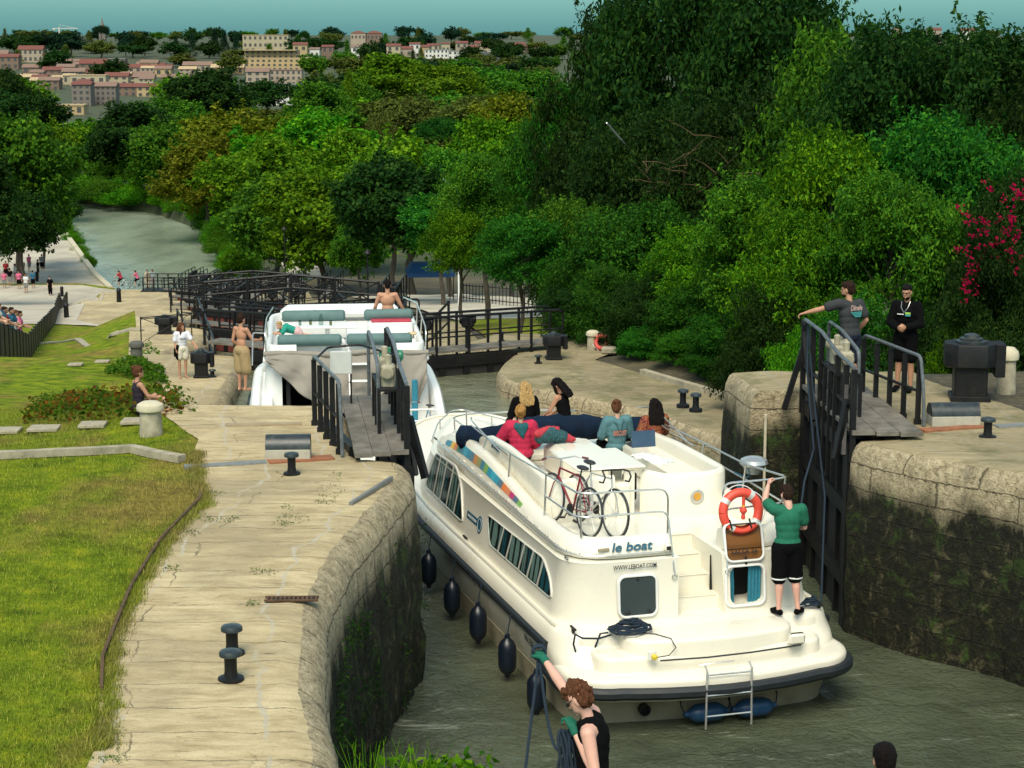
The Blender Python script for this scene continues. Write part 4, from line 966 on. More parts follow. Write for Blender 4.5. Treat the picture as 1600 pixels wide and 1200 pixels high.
stone_post(214, 567, .58, .19, fL, 'dark grey stone bollard farther down the left lawn', m_darkstone)
stone_post(926, 546, .52, .18, fR, 'pale stone bollard beside the red lifebuoy on the right quay', None)
stone_post(1572, 612, .75, .18, fR, 'pale stone bollard behind the big black winch box at the right frame edge')
def winch_box(px, py, w, h, f, label, rz=0.0):
    e = empty('winch_box', gpix(px, py, f), rz, label, 'winch box', 'black capstan boxes on the quays')
    mb = MB(); mb.bbox((0, 0, h * .26), (w * .62, w * .6, h * .54), .02); mb.bbox((0, 0, h * .04), (w * .75, w * .7, h * .08), .01); mb.build('pedestal', m_black, e)
    mb = MB(); P = [(w * .5 * sx * k, w * .42 * sy * k2) for sx, sy, k, k2 in ((1, -.5, 1, 1), (.55, -1, 1, 1), (-.55, -1, 1, 1), (-1, -.5, 1, 1), (-1, .5, 1, 1), (-.55, 1, 1, 1), (.55, 1, 1, 1), (1, .5, 1, 1))]
    mb.loft([[(x * .92, y * .92, h * .50) for x, y in P], [(x, y, h * .53) for x, y in P], [(x, y, h * .83) for x, y in P], [(x * .96, y * .96, h * .86) for x, y in P]]); mb.build('gear_housing', m_black, e)
    mb = MB(); mb.bbox((w * .53, -.02, h * .62), (w * .2, w * .5, h * .5), .015); mb.build('side_cover', m_black, e)
    mb = MB(); mb.lathe([(w * .30, h * .86), (w * .30, h * .89), (w * .22, h * .90), (w * .22, h * .93), (w * .15, h * .94), (w * .14, h * .98), (w * .05, h * 1.0)], (0, 0, 0), 20); mb.build('stepped_cap', m_boll, e)
    return e
winch_box(1514, 624, .84, 1.08, fR, 'big black winch box with stepped round cap at the right edge of the photo', R(-8))
winch_box(865, 561, .56, .72, fR, 'black winch box standing on the low quay in front of the oleanders', R(5))
winch_box(315, 590, .50, .72, fL, 'black winch box the barefoot girl rests her hand on', R(5))
winch_box(258, 522, .72, .72, fL, 'far black winch box behind the thin iron railing on the left', R(5))
# round-lidded boxes over the gate rams
def ram_box(p, L, rz, label):
    e = empty('ram_cover', p, rz, label, 'machine cover', 'round-lidded machine covers beside the gates')
    mb = MB(); mb.bbox((0, 0, .075), (L, .36, .16), .01); mb.build('concrete_base', M('pale_concrete', (.38, .36, .29), .9, 0, .12, 8, .3), e)
    mb = MB(); r = .175
    prof = [(-L / 2, r * math.cos(R(a)), .155 + r * 1.05 * math.sin(R(a))) for a in range(0, 181, 12)]
    mb.loft([prof, [(-x, y, z) for x, y, z in prof]], True, True); mb.build('half_round_lid', m_boll, e)
ram_box(gpix(451, 716, fL), .62, R(3), 'round-lidded machine cover left of the left gate walkway')
ram_box(gpix(1489, 664, fR), .74, R(3), 'round-lidded machine cover right of the right gate walkway')
m_rustplate = M('rust_orange_plate', (.26, .10, .045), .85, 0, .3, 6, .3)
m_greyplate = M('grey_ribbed_plate', (.20, .21, .20), .6, .2, .15, 10, .3)
def strip(name, pts, w, f, mat, label, cat, h=.012, dz=.012):
    mb = MB(); rings = []
    P = [Vector(p) for p in pts]; out = []
    for i in range(len(P) - 1):
        n = max(2, int((P[i + 1] - P[i]).length / .25))
        for k in range(n): out.append(P[i].lerp(P[i + 1], k / n))
    out.append(P[-1])
    for i, p in enumerate(out):
        t = (out[min(i + 1, len(out) - 1)] - out[max(i - 1, 0)]); t.z = 0; t.normalize(); n = Vector((-t.y, t.x, 0)) * w / 2
        r = []
        for s_, z in ((1, -.03), (1, h), (-1, h), (-1, -.03)):
            q = p + n * s_; r.append((q.x, q.y, f(q.x, q.y) + z + dz))
        rings.append(r)
    mb.loft(rings); return tag(mb.build(name, mat), label, cat)
strip('channel_cover', [gpix(288, 731, fL), gpix(416, 723, fL)], .17, fL, m_greyplate, 'grey ribbed channel cover across the left quay', 'drain cover')
strip('channel_cover', [gpix(419, 724, fL), gpix(520, 716, fL)], .26, fL, m_rustplate, 'rust orange steel plate under the round-lidded cover on the left quay', 'drain cover')
strip('channel_cover', [gpix(1440, 674, fR), gpix(1536, 668, fR)], .22, fR, m_rustplate, 'rust orange steel plate under the round-lidded cover on the right quay', 'drain cover')
strip('channel_cover', [gpix(1556, 668, fR), gpix(1640, 664, fR)], .20, fR, m_greyplate, 'grey channel cover across the right quay at the frame edge', 'drain cover')
strip('paving_slab', [gpix(352, 666, fL), gpix(470, 664, fL)], .16, fL, M('tan_slab', (.30, .24, .15), .9, 0, .15, 6, .4), 'long tan slab let into the far end of the left quay', 'slab')
strip('edge_bar', [gpix(548, 790, fL), gpix(612, 750, fL)], .05, fL, m_steelgrey, 'grey steel strip let into the rounded corner of the left quay', 'metal strip', .02, .02)
# rusty edging of the lawn
pts = [(OL(y) + .02, y, 0) for y in [16.4 + .3 * i for i in range(26)]]
strip('lawn_edging', pts, .03, fL, m_rust, 'rusty steel edging between the left lawn and the limestone quay', 'edging', .06, .01)
# stone gutter and stepping stones on the lawn
mk = lambda *pp: [gpix(a, b, fL) for a, b in pp]
strip('stone_gutter', mk((-40, 716), (60, 713), (150, 709), (205, 706), (240, 714), (284, 722)), .16, fL, m_kerb, 'raised stone gutter crossing the left lawn to the quay', 'gutter', .07, .02)
strip('stone_kerb', [gpix(-20, 545, fL), gpix(110, 545, fL), gpix(200, 520, fL), gpix(225, 527, fL)] if False else mk((60, 538), (120, 531), (180, 524), (222, 519)), .30, fL, m_kerb, 'pale stone kerb crossing the lower lawn behind the dark stone bollard', 'kerb', .05, .02)
for i, (px, py, w, lb) in enumerate(((6, 675, .5, 'stepping stone cut by the left frame edge on the lawn'), (69, 672, .46, 'second stepping stone from the left frame edge on the near lawn'), (145, 666, .40, 'third stepping stone from the left frame edge on the near lawn'), (208, 661, .34, 'stepping stone touching the thick stone bollard'),
        (160, 566, .36, 'pale stepping stone left of the dark grey stone bollard'), (200, 562, .34, 'stepping stone beside the dark grey stone bollard'), (118, 571, .36, 'faded stepping stone left end of the middle row'))):
    p = gpix(px, py, fL); mb = MB(); mb.bbox((0, 0, 0), (w, .36 + .1 * (i < 4), .06), .012); o = mb.build('stepping_stone', m_kerb); o.location = p + Vector((0, 0, .02)); o.rotation_euler = (R(-3), 0, R(4)); tag(o, lb, 'stepping stone', 'stepping stones in the lawn')
# kerb of the low right quay
strip('stone_kerb', [Vector((OR(y) - .02, y, 0)) for y in [33.6 + .4 * i for i in range(34)]], .16, fR, m_kerb, 'rounded stone kerb between the low right quay and the bushes', 'kerb', .10, .02)
# drain grate
g = gpix(456, 938, fL); e = empty('drain_grate', g, R(2), 'rusty drain grate near the edge of the left quay', 'drain grate')
mb = MB(); mb.box((0, 0, .006), (.54, .13, .008)); mb.build('dark_pit', m_darkin, e, False)
mb = MB(); mb.box((0, .065, .018), (.56, .018, .02)); mb.box((0, -.065, .018), (.56, .018, .02)); mb.build('grate_frame', m_rust, e, False)
for k in range(12):
    mb = MB(); mb.box((-.255 + k * .046, 0, .018), (.02, .115, .014)); mb.build('bar', m_rust, e, False)
# ---------------------------------------------------------------- lock gates
def poly_rail(mb, pts, r): mb.tube(rounded(pts, .08, 3), r, 8)
def gate_leaf(label, A0, A1, B0, B1, zq, zb, side, L0, L1, group):
    """A: canal-side rail (near, far), B: quay-side rail, L0 hinge, L1 tip of the leaf"""
    e = empty('lock_gate', (L0[0], L0[1], zq), 0, label, 'lock gate', group)
    o3 = lambda p, z: Vector((p[0] - L0[0], p[1] - L0[1], z))
    a0, a1, b0, b1 = [Vector((p[0] - L0[0], p[1] - L0[1], 0)) for p in (A0, A1, B0, B1)]
    l0, l1 = Vector((0, 0, 0)), Vector((L1[0] - L0[0], L1[1] - L0[1], 0)); d = (l1 - l0).normalized(); n = Vector((d.y, -d.x, 0)) * (-side)  # toward canal
    H = zq - zb; L = (l1 - l0).length
    back = n * -.02
    mb = MB(); mb.bar(l0 + back + Vector((0, 0, -H / 2 - .2)), l1 + back + Vector((0, 0, -H / 2 - .2)), .10, H - .4); mb.build('plank_skin', m_darkwood, e, False)
    mb = MB(); f_ = n * .10
    for t in (0.03, .97): p = l0.lerp(l1, t); mb.bar(p + f_ * .2 + Vector((0, 0, -H)), p + f_ * .2 + Vector((0, 0, -.12)), .24, .24, up=d)
    for z in (-.22, -1.1, -2.2, -3.2):
        if z > -H: mb.bar(l0 + f_ * .3 + Vector((0, 0, z)), l1 + f_ * .3 + Vector((0, 0, z)), .20, .22)
    for k in range(1, 4): p = l0.lerp(l1, k / 4); mb.bar(p + f_ * .45 + Vector((0, 0, -H)), p + f_ * .45 + Vector((0, 0, -.3)), .10, .12, up=d)
    mb.build('gate_frame', m_black, e, False)
    # walkway
    wv = (b0 - a0); wv = wv - d * wv.dot(d)
    for k in range(3):
        t = .12 + .28 * k; p = a0 + wv * t - d * (.10 + .06 * k); q = a1 + wv * t; mb = MB(); mb.bar(p + Vector((0, 0, .10)), q + Vector((0, 0, .10)), wv.length * .272, .06); mb.build('plank', m_plank, e, False)
    mb = MB(); mb.bar(a0.lerp(b0, .1) + Vector((0, .1, .02)), a1.lerp(b1, .1) + Vector((0, 0, .02)), .12, .14); mb.bar(a0.lerp(b0, .8) + Vector((0, .1, .02)), b1.lerp(a1, .1) + Vector((0, 0, .02)), .12, .14); mb.build('walkway_beam', m_black, e, False)
    # quay-side railing
    nb = max(3, int((b1 - b0).length / .42))
    for k in range(nb + 1):
        p = b0.lerp(b1, k / nb); mb = MB(); mb.bar(p + Vector((0, 0, -.02)), p + Vector((0, 0, 1.0)), .075, .05, up=d); mb.box(p + Vector((0, 0, .02)), (.10, .10, .10)); mb.build('rail_post', m_black, e, False)
    mb = MB(); mb.bar(b0 + Vector((0, 0, .5)), b1 + Vector((0, 0, .5)), .05, .03); mb.build('mid_rail', m_black, e, False)
    mb = MB(); ex = (b0 - b1).normalized()
    mb.tube(rounded([b0 + ex * .22 + Vector((0, 0, .0)), b0 + ex * .16 + Vector((0, 0, .55)), b0 + ex * .03 + Vector((0, 0, 1.04)), b1 + Vector((0, 0, 1.06)), b1 - ex * .10 + Vector((0, 0, .2))], .10), .027, 8)
    mb.build('top_rail', m_blackworn, e)
    # canal-side railing with the taller hoop
    P = [a0, a0.lerp(a1, .30), a0.lerp(a1, .62), a1]
    for p, h in ((P[0], 1.02), (a0.lerp(a1, .14), 1.0), (P[1], 1.05), (P[2], 1.2), (a0.lerp(a1, .8), 1.2), (P[3], 1.2)):
        mb = MB(); mb.bar(p + Vector((0, 0, -.35)), p + Vector((0, 0, h)), .085, .07, up=d); mb.build('rail_post', m_black, e, False)
    mb = MB(); mb.tube(rounded([P[0] + Vector((0, 0, 1.05)), P[1] + Vector((0, 0, 1.08)), P[2] + Vector((0, 0, 1.22)), P[3] + Vector((0, 0, 1.22)), P[3] + Vector((0, 0, .1))], .15), .03, 8); mb.build('top_rail', m_blackworn, e)
    mb = MB(); off = n * -.32
    mb.tube(rounded([P[1] + off + Vector((0, 0, .2)), P[1] + off + Vector((0, 0, 1.1)), P[2] + off + Vector((0, 0, 1.24)), P[2].lerp(P[3], .7) + off + Vector((0, 0, 1.24)), P[2].lerp(P[3], .7) + off + Vector((0, 0, .2))], .12), .028, 8); mb.build('inner_rail', m_blackworn, e)
    mb = MB()
    mb.bar(P[0] + Vector((0, 0, .45)), P[3] + Vector((0, 0, .45)), .05, .05); mb.bar(P[0] + n * .12 + Vector((0, 0, -.25)), P[0] + d * .5 + Vector((0, 0, .7)), .06, .08); mb.bar(P[2] + n * .1 + Vector((0, 0, -.2)), P[3] + Vector((0, 0, 1.0)), .06, .06); mb.bar(P[3] + n * .3 + Vector((0, 0, -.3)), P[3] + Vector((0, 0, .75)), .06, .09)
    mb.bar(P[0] + n * .25 + d * .0 + Vector((0, 0, -.3)), P[0] + n * .05 + d * .2 + Vector((0, 0, .55)), .07, .1)
    mb.build('diagonal_brace', m_black, e, False)
    # machinery
    off = n * -.16
    for t, s_ in ((.34, 1.0), (.52, .9)):
        c = a0.lerp(a1, t) + off + Vector((0, 0, .92)); g_ = MB()
        g_.bbox(c, (.20, .26, .34 * s_), .03); g_.lathe([(.002, -.2), (.085, -.2), (.095, -.18), (.095, .12), (.06, .15), (.002, .15)], c + Vector((0, 0, .06)), 14, axis='Y'); g_.lathe([(.045, 0), (.05, .14), (.02, .16)], c + Vector((0, 0, .16)), 10)
        go = g_.build('gearbox', m_beige, e); h_ = MB(); h_.lathe([(.065, -.012), (.065, .0), (.03, .012), (.002, .012)], c + Vector((.0, -.215, .06)), 14, axis='Y'); h_.build('end_cap', m_beige2, go)
    mo = MB(); c = a0.lerp(a1, .60) + off + Vector((.12, .2, 1.0)); mo.lathe([(.05, -.2), (.085, -.16), (.09, .14), (.05, .17)], c, 14, axis='X'); mo.bbox(c + Vector((0, 0, .10)), (.12, .1, .06), .01); mo.build('motor', m_greenmotor if side < 0 else m_beige, e)
    st = MB()
    for t in (.26, .42, .58):
        for o_ in (-.12, .16): p = a0.lerp(a1, t) + n * -(.16 + o_); st.bar(p + Vector((0, 0, -.1)), p + Vector((0, 0, .78)), .05, .05, up=d)
    st.bar(a0.lerp(a1, .26) + off + Vector((0, 0, .76)), a0.lerp(a1, .60) + off + Vector((0, 0, .76)), .36, .03)
    for t in (.3, .4, .5, .6): p = a0.lerp(a1, t) + n * .03; st.bar(p + Vector((0, 0, -.9)), p + Vector((0, 0, .74)), .06, .05, up=d)
    st.build('machinery_stand', m_black, e, False)
    if side < 0:
        mb = MB(); c = b0.lerp(b1, 1.05) + (a1 - b1) * .35 + Vector((0, .3, .78)); mb.bbox(c, (.34, .08, .36), .01); mb.build('control_panel', M('pale_grey_panel', (.50, .52, .50), .5, 0, .05), e)
        mb = MB(); q = b1 + Vector((0, 0, .98)); mb.tube(rounded([q, c + Vector((-.2, 0, .24)), c + Vector((.3, 0, .28)), a0.lerp(a1, .5) + Vector((0, 0, 1.1))], .12), .018, 6); mb.bar(c + Vector((-.15, 0, -.9)), c + Vector((-.15, 0, -.1)), .03); mb.bar(c + Vector((.15, 0, -.9)), c + Vector((.15, 0, -.1)), .03); mb.build('panel_stand', m_black, e)
    return e
m_darkwood = M('wet_dark_planks', (.014, .013, .011), .7, 0, .4, 4, .6)
m_beige = M('beige_gearbox_paint', (.34, .31, .22), .5, 0, .12, 9, .1, dirt=((.08, .07, .05), .6))
m_beige2 = M('beige_cap_paint', (.26, .24, .17), .5, 0, .1)
m_greenmotor = M('green_motor_paint', (.03, .22, .12), .4, 0, .1)
gg = 'open gates of the near lock'
gate_leaf('open left lock gate with planked walkway, green motor and pale control panel', (-1.46, 26.15), (-2.0, 30.3), (-2.43, 26.45), (-2.98, 28.45), 2.9, -1.4, -1, (-1.50, 26.1), (-2.08, 29.9), gg)
gate_leaf('open right lock gate that the two young men stand beside', (4.97, 27.45), (4.80, 31.2), (6.15, 28.55), (5.66, 30.5), 2.9, -1.4, 1, (5.05, 27.5), (4.92, 31.2), gg)
# simple closed gates of the lower locks: two leaves each, mitre pointing to the camera
def closed_leaf(label, hx, hy, tx, ty, zq, zb, group, det=2, hoopend=True, red=True, rh=1.0):
    e = empty('lock_gate', (hx, hy, zq), 0, label, 'lock gate', group)
    l0 = Vector((0, 0, 0)); l1 = Vector((tx - hx, ty - hy, 0)); d = l1.normalized(); n = Vector((-d.y, d.x, 0))
    if n.y < 0: n = -n           # away from camera = low side
    lb = l0 - d * 1.5
    mb = MB(); mb.bar(l0 + Vector((0, 0, -(zq - zb) / 2)), l1 + Vector((0, 0, -(zq - zb) / 2)), .2, (zq - zb) - .3); mb.build('plank_skin', m_redwood if red else m_darkwood, e, False)
    mb = MB(); mb.bar(l0 + Vector((0, 0, -.12)), l1 + Vector((0, 0, -.12)), .32, .28); mb.bar(l0 + Vector((0, 0, -.9)), l1 + Vector((0, 0, -.9)), .3, .2)
    for k in range(6): p = l0.lerp(l1, k / 5); mb.bar(p + Vector((0, 0, zb - zq)), p, .28, .18, up=d)
    mb.build('gate_frame', m_black, e, False)
    mb = MB(); mb.bar(lb + n * .35 + Vector((0, 0, .12)), l1 + n * .35 + Vector((0, 0, .12)), .7, .06); mb.build('plank', m_plank, e, False)
    for s_ in (0.0, .72):
        o_ = n * s_; mb = MB(); q0, q1 = lb + o_, l1 + o_
        mb.tube(rounded([q0 + Vector((0, 0, .05)), q0 - d * .05 + Vector((0, 0, rh)), q1 + Vector((0, 0, rh + .05)), q1 + Vector((0, 0, .1))], .18), .034, 6)
        mb.build('top_rail', m_black, e)
        mb = MB(); mb.tube([q0 + Vector((0, 0, .5)), q1 + Vector((0, 0, .5))], .022, 5); mb.build('mid_rail', m_black, e)
        np_ = 5 if det > 1 else 4
        for k in range(1, np_ + 1):
            p = q0.lerp(q1, k / (np_ + .4)); mb = MB(); mb.bar(p + Vector((0, 0, -.1)), p + Vector((0, 0, rh)), .07, .05, up=d); mb.build('rail_post', m_black, e, False)
    for t in (.35, .7):
        p = l0.lerp(l1, t) + n * .15; mb = MB(); mb.bbox(p + Vector((0, 0, .85)), (.34, .3, .3), .05); mb.bar(p + Vector((0, 0, -.5)), p + Vector((0, 0, .75)), .12, .1, up=d); mb.lathe([(.1, -.22), (.12, -.18), (.12, .18), (.08, .22)], p + Vector((0, 0, .9)), 12, axis='X'); mb.build('rack_winch', m_black, e)
    return e
gl = 'closed gates of the lower locks'
closed_leaf('right leaf of the closed gate behind the farther cruiser, with planked footway', .0, 50.0, -3.1, 48.4, .5, -4.5, gl, red=False)
closed_leaf('left leaf of the closed gate behind the farther cruiser, by the girl', -6.85, 50.0, -3.6, 48.4, .5, -4.5, gl, red=False)
ordn = ['second lock down', 'third lock down', 'fourth lock down', 'fifth lock down']
for i, Y in enumerate(GATES[1:5]):
    cx = lin(C_t, Y); zq = (zL(Y) + zR(Y)) / 2
    closed_leaf('left leaf of the closed gate at the foot of the ' + ordn[i], cx - 3.2, Y, cx - .1, Y - 2.0, zq, zq - 6, gl, 1)
    closed_leaf('right leaf of the closed gate at the foot of the ' + ordn[i], cx + 3.2, Y, cx + .1, Y - 2.0, zq, zq - 6, gl, 1)
    # the upper gates of the chamber just below, open against its walls
    closed_leaf('open left leaf at the head of the chamber below the ' + ordn[i], cx - 2.9, Y + 9.5, cx - 3.1, Y + 5.6, zq - .3, zq - 4, 'open gates of the lower locks', 1)
    closed_leaf('open right leaf at the head of the chamber below the ' + ordn[i], cx + 3.4, Y + 9.5, cx + 3.3, Y + 5.6, zq - .3, zq - 4, 'open gates of the lower locks', 1)
# railing helper and footbridges
def railing(name, pts, h, label, cat, spacing=1.6, mid=(.5,), mat=None, r=.022, diag=False, group=None):
    e = empty(name, pts[0], 0, label, cat, group); P = [Vector(p) - Vector(pts[0]) for p in pts]; up = Vector((0, 0, 1)); mat = mat or m_black
    mb = MB(); mb.tube([p + up * h for p in P], r * 1.3, 6); mb.build('top_rail', mat, e)
    for m_ in mid: mb = MB(); mb.tube([p + up * h * m_ for p in P], r, 5); mb.build('mid_rail', mat, e)
    tot = 0
    for a, b in zip(P, P[1:]):
        n = max(1, int((b - a).length / spacing))
        for k in range(n + (1 if b == P[-1] else 0)):
            p = a.lerp(b, k / n); mb = MB(); mb.bar(p - up * .1, p + up * (h + .04), r * 2.4, r * 2.4, up=(1, 0, 0)); mb.build('post', mat, e, False)
            if diag and k < n:
                q = a.lerp(b, (k + 1) / n); mb = MB(); mb.tube([p + up * .08, q + up * h], r * .7, 4); mb.tube([q + up * .08, p + up * h], r * .7, 4); mb.build('cross_brace', mat, e)
    return e
zb = zL(168)
e = railing('footbridge_railing', [(-32.5, 168, zb + .35), (-19.5, 168, zb + .35)], 1.15, 'black railing of the last footbridge before the open canal, near side', 'railing', .9, (.5,), r=.045, group='footbridge railings')
e = railing('footbridge_railing', [(-32.5, 170, zb + .35), (-19.5, 170, zb + .35)], 1.25, 'black railing of the last footbridge before the open canal, canal side', 'railing', .9, (.5,), r=.045, group='footbridge railings')
mb = MB(); mb.box((-26, 169, zb + .1), (13.4, 2.4, .5)); tag(mb.build('footbridge', m_black, None, False), 'dark footbridge deck crossing the last lock head', 'footbridge')
mb = MB(); mb.bbox((-17.5, 166.5, zR(166) + .25), (9.0, 1.2, .5), .08); tag(mb.build('parapet_wall', m_capstone), 'pale low parapet right of the last footbridge', 'parapet')
# sloping stair rails beside lower locks (as seen crossing in front of one another)
def slope_rail(px0, px1, Y0, Y1, label, zoff=.0, h=1.1, side='R', n=7):
    f = fR if side == 'R' else fL
    pts = []
    for k in range(n + 1):
        Y = Y0 + (Y1 - Y0) * k / n; X = (px0 + (px1 - px0) * k / n - 800) / F * Y * 1.0
        pts.append((X, Y, f(X, Y) + zoff))
    return railing('stair_railing', pts, h, label, 'railing', 2.2, (.5,), r=.03, group='iron railings beside the lower locks')
slope_rail(700, 520, 52, 86, 'iron handrail descending on the right of the second lock down')
slope_rail(560, 430, 86, 118, 'iron handrail descending on the right of the third lock down')
slope_rail(470, 395, 118, 150, 'iron handrail descending on the right of the fourth lock down')
slope_rail(330, 272, 60, 88, 'iron handrail descending on the left of the second lock down', side='L')
slope_rail(262, 262, 96, 122, 'iron handrail descending on the left of the third lock down', side='L')
q0 = gpix(221, 541, fL); q1 = gpix(300, 532, fL)
railing('iron_railing', [q0, q1], .98, 'thin iron railing with crossed braces left of the girl', 'railing', 1.3, (.95,), r=.016, diag=True)
p = [gpix(130, 497, fL), gpix(165, 497, fL), gpix(245, 498, fL)]
# upright hoop guards across the chamber centres: bridge rails over each lower gate
for i, Y in enumerate((74, 100)):
    cx = lin(C_t, Y); z = zR(Y - 3) + .55
    railing('footbridge_railing', [(cx - 3.4, Y, z - .3), (cx, Y, z), (cx + 3.4, Y, z - .3)], 1.0, 'low arched footbridge rail over the ' + ordn[i], 'railing', 1.3, (.5,), r=.04, diag=True, group='footbridge railings')
# mesh-clad fence with onlookers on the left
fa, fb = Vector((-14.6, 54, 0)), Vector((-35.0, 150, 0))
fe = empty('panel_fence', (fa.x, fa.y, fL(fa.x, fa.y)), 0, 'dark panelled fence the onlookers lean on at the left frame edge', 'fence')
nf = 40
for k in range(nf):
    a_, b_ = fa.lerp(fb, k / nf), fa.lerp(fb, (k + 1) / nf); za, zb_ = fL(a_.x, a_.y), fL(b_.x, b_.y); o_ = Vector((fa.x, fa.y, fL(fa.x, fa.y)))
    mb = MB(); q = [Vector((a_.x, a_.y, za + .02)), Vector((b_.x, b_.y, zb_ + .02)), Vector((b_.x, b_.y, zb_ + .95)), Vector((a_.x, a_.y, za + .95))]
    mb.loft([[v - o_ + Vector((.02, 0, 0)) for v in q], [v - o_ - Vector((.02, 0, 0)) for v in q]]); mb.build('fence_panel', m_fencep if 'm_fencep' in globals() else m_black, fe, False)
    mb = MB(); mb.bar(Vector((a_.x, a_.y, za - .1)) - o_, Vector((a_.x, a_.y, za + 1.0)) - o_, .09, .09, up=(1, 0, 0)); mb.build('fence_post', m_black, fe, False)
# ================================================================ the farther cruiser
B2R = R(90 + 6.3); B2 = Matrix.Translation(Vector((-3.02, 35.3, 0))) @ Matrix.Rotation(B2R, 4, 'Z')
boat2 = empty('river_cruiser', (-3.02, 35.3, 0), B2R, 'farther white cruiser with taupe canvas over its stern and green cushions', 'cruiser')
def B2L(x, y, z): return B2 @ Vector((x, y, z))
o_ = lambda xa, hb, ra, xf=10.3: boat_outline(xa, hb, ra, 5.8, xf, .06)
mb = MB(); mb.loft([ringz(o_(.5, 1.6, .3, 9.6), -.4), ringz(o_(.1, 1.85, .3, 9.9), .02), ringz(o_(.05, 1.95, .3, 10.1), .5, .25, 5, 10), ringz(o_(.05, 2.03, .3), .9, .4, 5, 10), ringz(o_(.08, 2.0, .3), .98, .4, 5, 10), ringz(o_(.12, 1.94, .28), 1.0, .4, 5, 10)])
mb.build('hull', m_white, boat2, ang=50)
mb = MB(); sd_ = [p for p in ringz(o_(.02, 2.05, .3), .82, .4, 5, 10)]; mb.tube([p for p in sd_ if p[1] >= 0 ] , .05, 6); mb.tube([p for p in sd_ if p[1] <= 0], .05, 6); mb.build('rubbing_strake', m_rub, boat2)
mb = MB(); mb.loft([[(x, y, z) for x, y in plat_outline(xa, hb, .4, .8, .1)] for z, xa, hb in ((.30, -.35, 1.8), (.52, -.45, 1.95), (.58, -.43, 1.93), (.60, -.38, 1.88))]); mb.build('stern_platform', m_white, boat2, ang=50)
pl = [(x, y, .44) for x, y in plat_outline(-.47, 1.97, .4, .8, .1)]; h_ = len(pl) // 2
mb = MB(); mb.tube(pl[h_ + 1:] + pl[:h_], .065, 8); mb.build('stern_fender_strip', m_rub, boat2)
# raised aft bulwarks, curving down to the stern
for s_ in (1, -1):
    mb = MB(); rings = []
    for i in range(24):
        x = .15 + i * .36; zt = lin([(0, 1.12), (1.2, 1.18), (2.2, 1.45), (3.2, 1.62), (5, 1.60), (8.5, 1.5)], x); yb = 1.96 if x < 5.8 else 1.96 * math.cos((x - 5.8) / 4.6 * math.pi / 2) ** .85
        rings.append([(x, s_ * (yb - a), z) for a, z in ((-.0, .95), (.03, zt - .05), (.07, zt), (.20, zt), (.24, zt - .05), (.26, .95))])
    mb.loft(rings); mb.build('side_bulwark', m_white, boat2, ang=50)
mb = MB(); mb.loft([[(x, y, z) for y, z in ((1.50, 1.0), (1.50, zt), (1.93, zt - .03), (1.93, 1.0))] for x, zt in ((.5, 1.08), (1.4, 1.12), (2.4, 1.40), (3.2, 1.55), (5.8, 1.55))]); mb.build('side_deck', m_white, boat2, ang=50)
# cabin with dark cockpit mouth
mb = MB(); mb.loft([ringz(o_(3.0, 1.72, .2, 9.0), .98), ringz(o_(3.05, 1.62, .2, 8.4), 2.1), ringz(o_(3.1, 1.58, .2, 8.2), 2.16)])
cab2 = mb.build('cabin', m_white, boat2, ang=50)
cut = MB(); cut.loft([[(2.4, y, z) for y, z in rrect(-.95, 1.30, 1.05, 2.05, .08)], [(4.6, y, z) for y, z in rrect(-.95, 1.30, 1.05, 2.05, .08)]]); apply_bool(cab2, cut.build('cut', m_darkin, boat2, smooth=False))
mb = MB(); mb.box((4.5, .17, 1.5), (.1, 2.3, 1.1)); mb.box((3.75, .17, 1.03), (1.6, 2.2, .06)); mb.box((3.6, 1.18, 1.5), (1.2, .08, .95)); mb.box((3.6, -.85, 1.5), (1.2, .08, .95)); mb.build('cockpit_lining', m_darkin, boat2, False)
mb = MB(); mb.bbox((5.6, 0, 2.24), (5.3, 3.35, .14), .05); mb.build('roof', m_white, boat2)
def c2(name, pts, z0, z1, th, mat=m_white):
    mb = MB(); rings = []
    for i, (x, y) in enumerate(pts):
        a, b = Vector(pts[max(i - 1, 0)]), Vector(pts[min(i + 1, len(pts) - 1)]); t = (b - a).normalized(); n = Vector((-t.y, t.x))
        rings.append([(x + n.x * o, y + n.y * o, z) for o, z in ((-th / 2, z0), (-th / 2, z1 - .03), (-th * .2, z1), (th * .2, z1), (th / 2, z1 - .03), (th / 2, z0))])
    mb.loft(rings); return mb.build(name, mat, boat2, ang=50)
c2('deck_coaming', rounded([(3.1, 1.0, 0), (3.1, 1.55, 0), (7.6, 1.55, 0), (8.1, .8, 0), (8.1, -.8, 0), (7.6, -1.55, 0), (3.1, -1.55, 0), (3.1, -1.0, 0)], .4) and [(p.x, p.y) for p in rounded([(3.1, 1.0, 0), (3.1, 1.55, 0), (7.6, 1.55, 0), (8.1, .8, 0), (8.1, -.8, 0), (7.6, -1.55, 0), (3.1, -1.55, 0), (3.1, -1.0, 0)], .4)], 2.28, 2.55, .10)
for x, y0, y1, z in ((3.32, 1.38, .08, 2.60), (3.32, -.02, -1.35, 2.60), (5.55, 1.3, -.05, 2.78), (5.55, -.45, -1.5, 2.78)):
    mb = MB(); mb.tube([(x, y0, z), (x, y0 - .05, z), (x, y1 + .05, z), (x, y1, z)], [.08, .125, .125, .08], 12); mb.build('cushion_roll', m_tealseat, boat2)
mb = MB(); mb.bbox((3.72, .62, 2.42), (.5, 1.25, .22), .03); mb.bbox((3.72, -.68, 2.42), (.5, 1.2, .22), .03); mb.bbox((5.4, .6, 2.5), (.4, 1.35, .34), .03); mb.bbox((5.35, -1.0, 2.5), (.45, .95, .34), .03); mb.bbox((4.6, 1.2, 2.42), (1.5, .4, .22), .03); mb.build('bench', m_white, boat2)
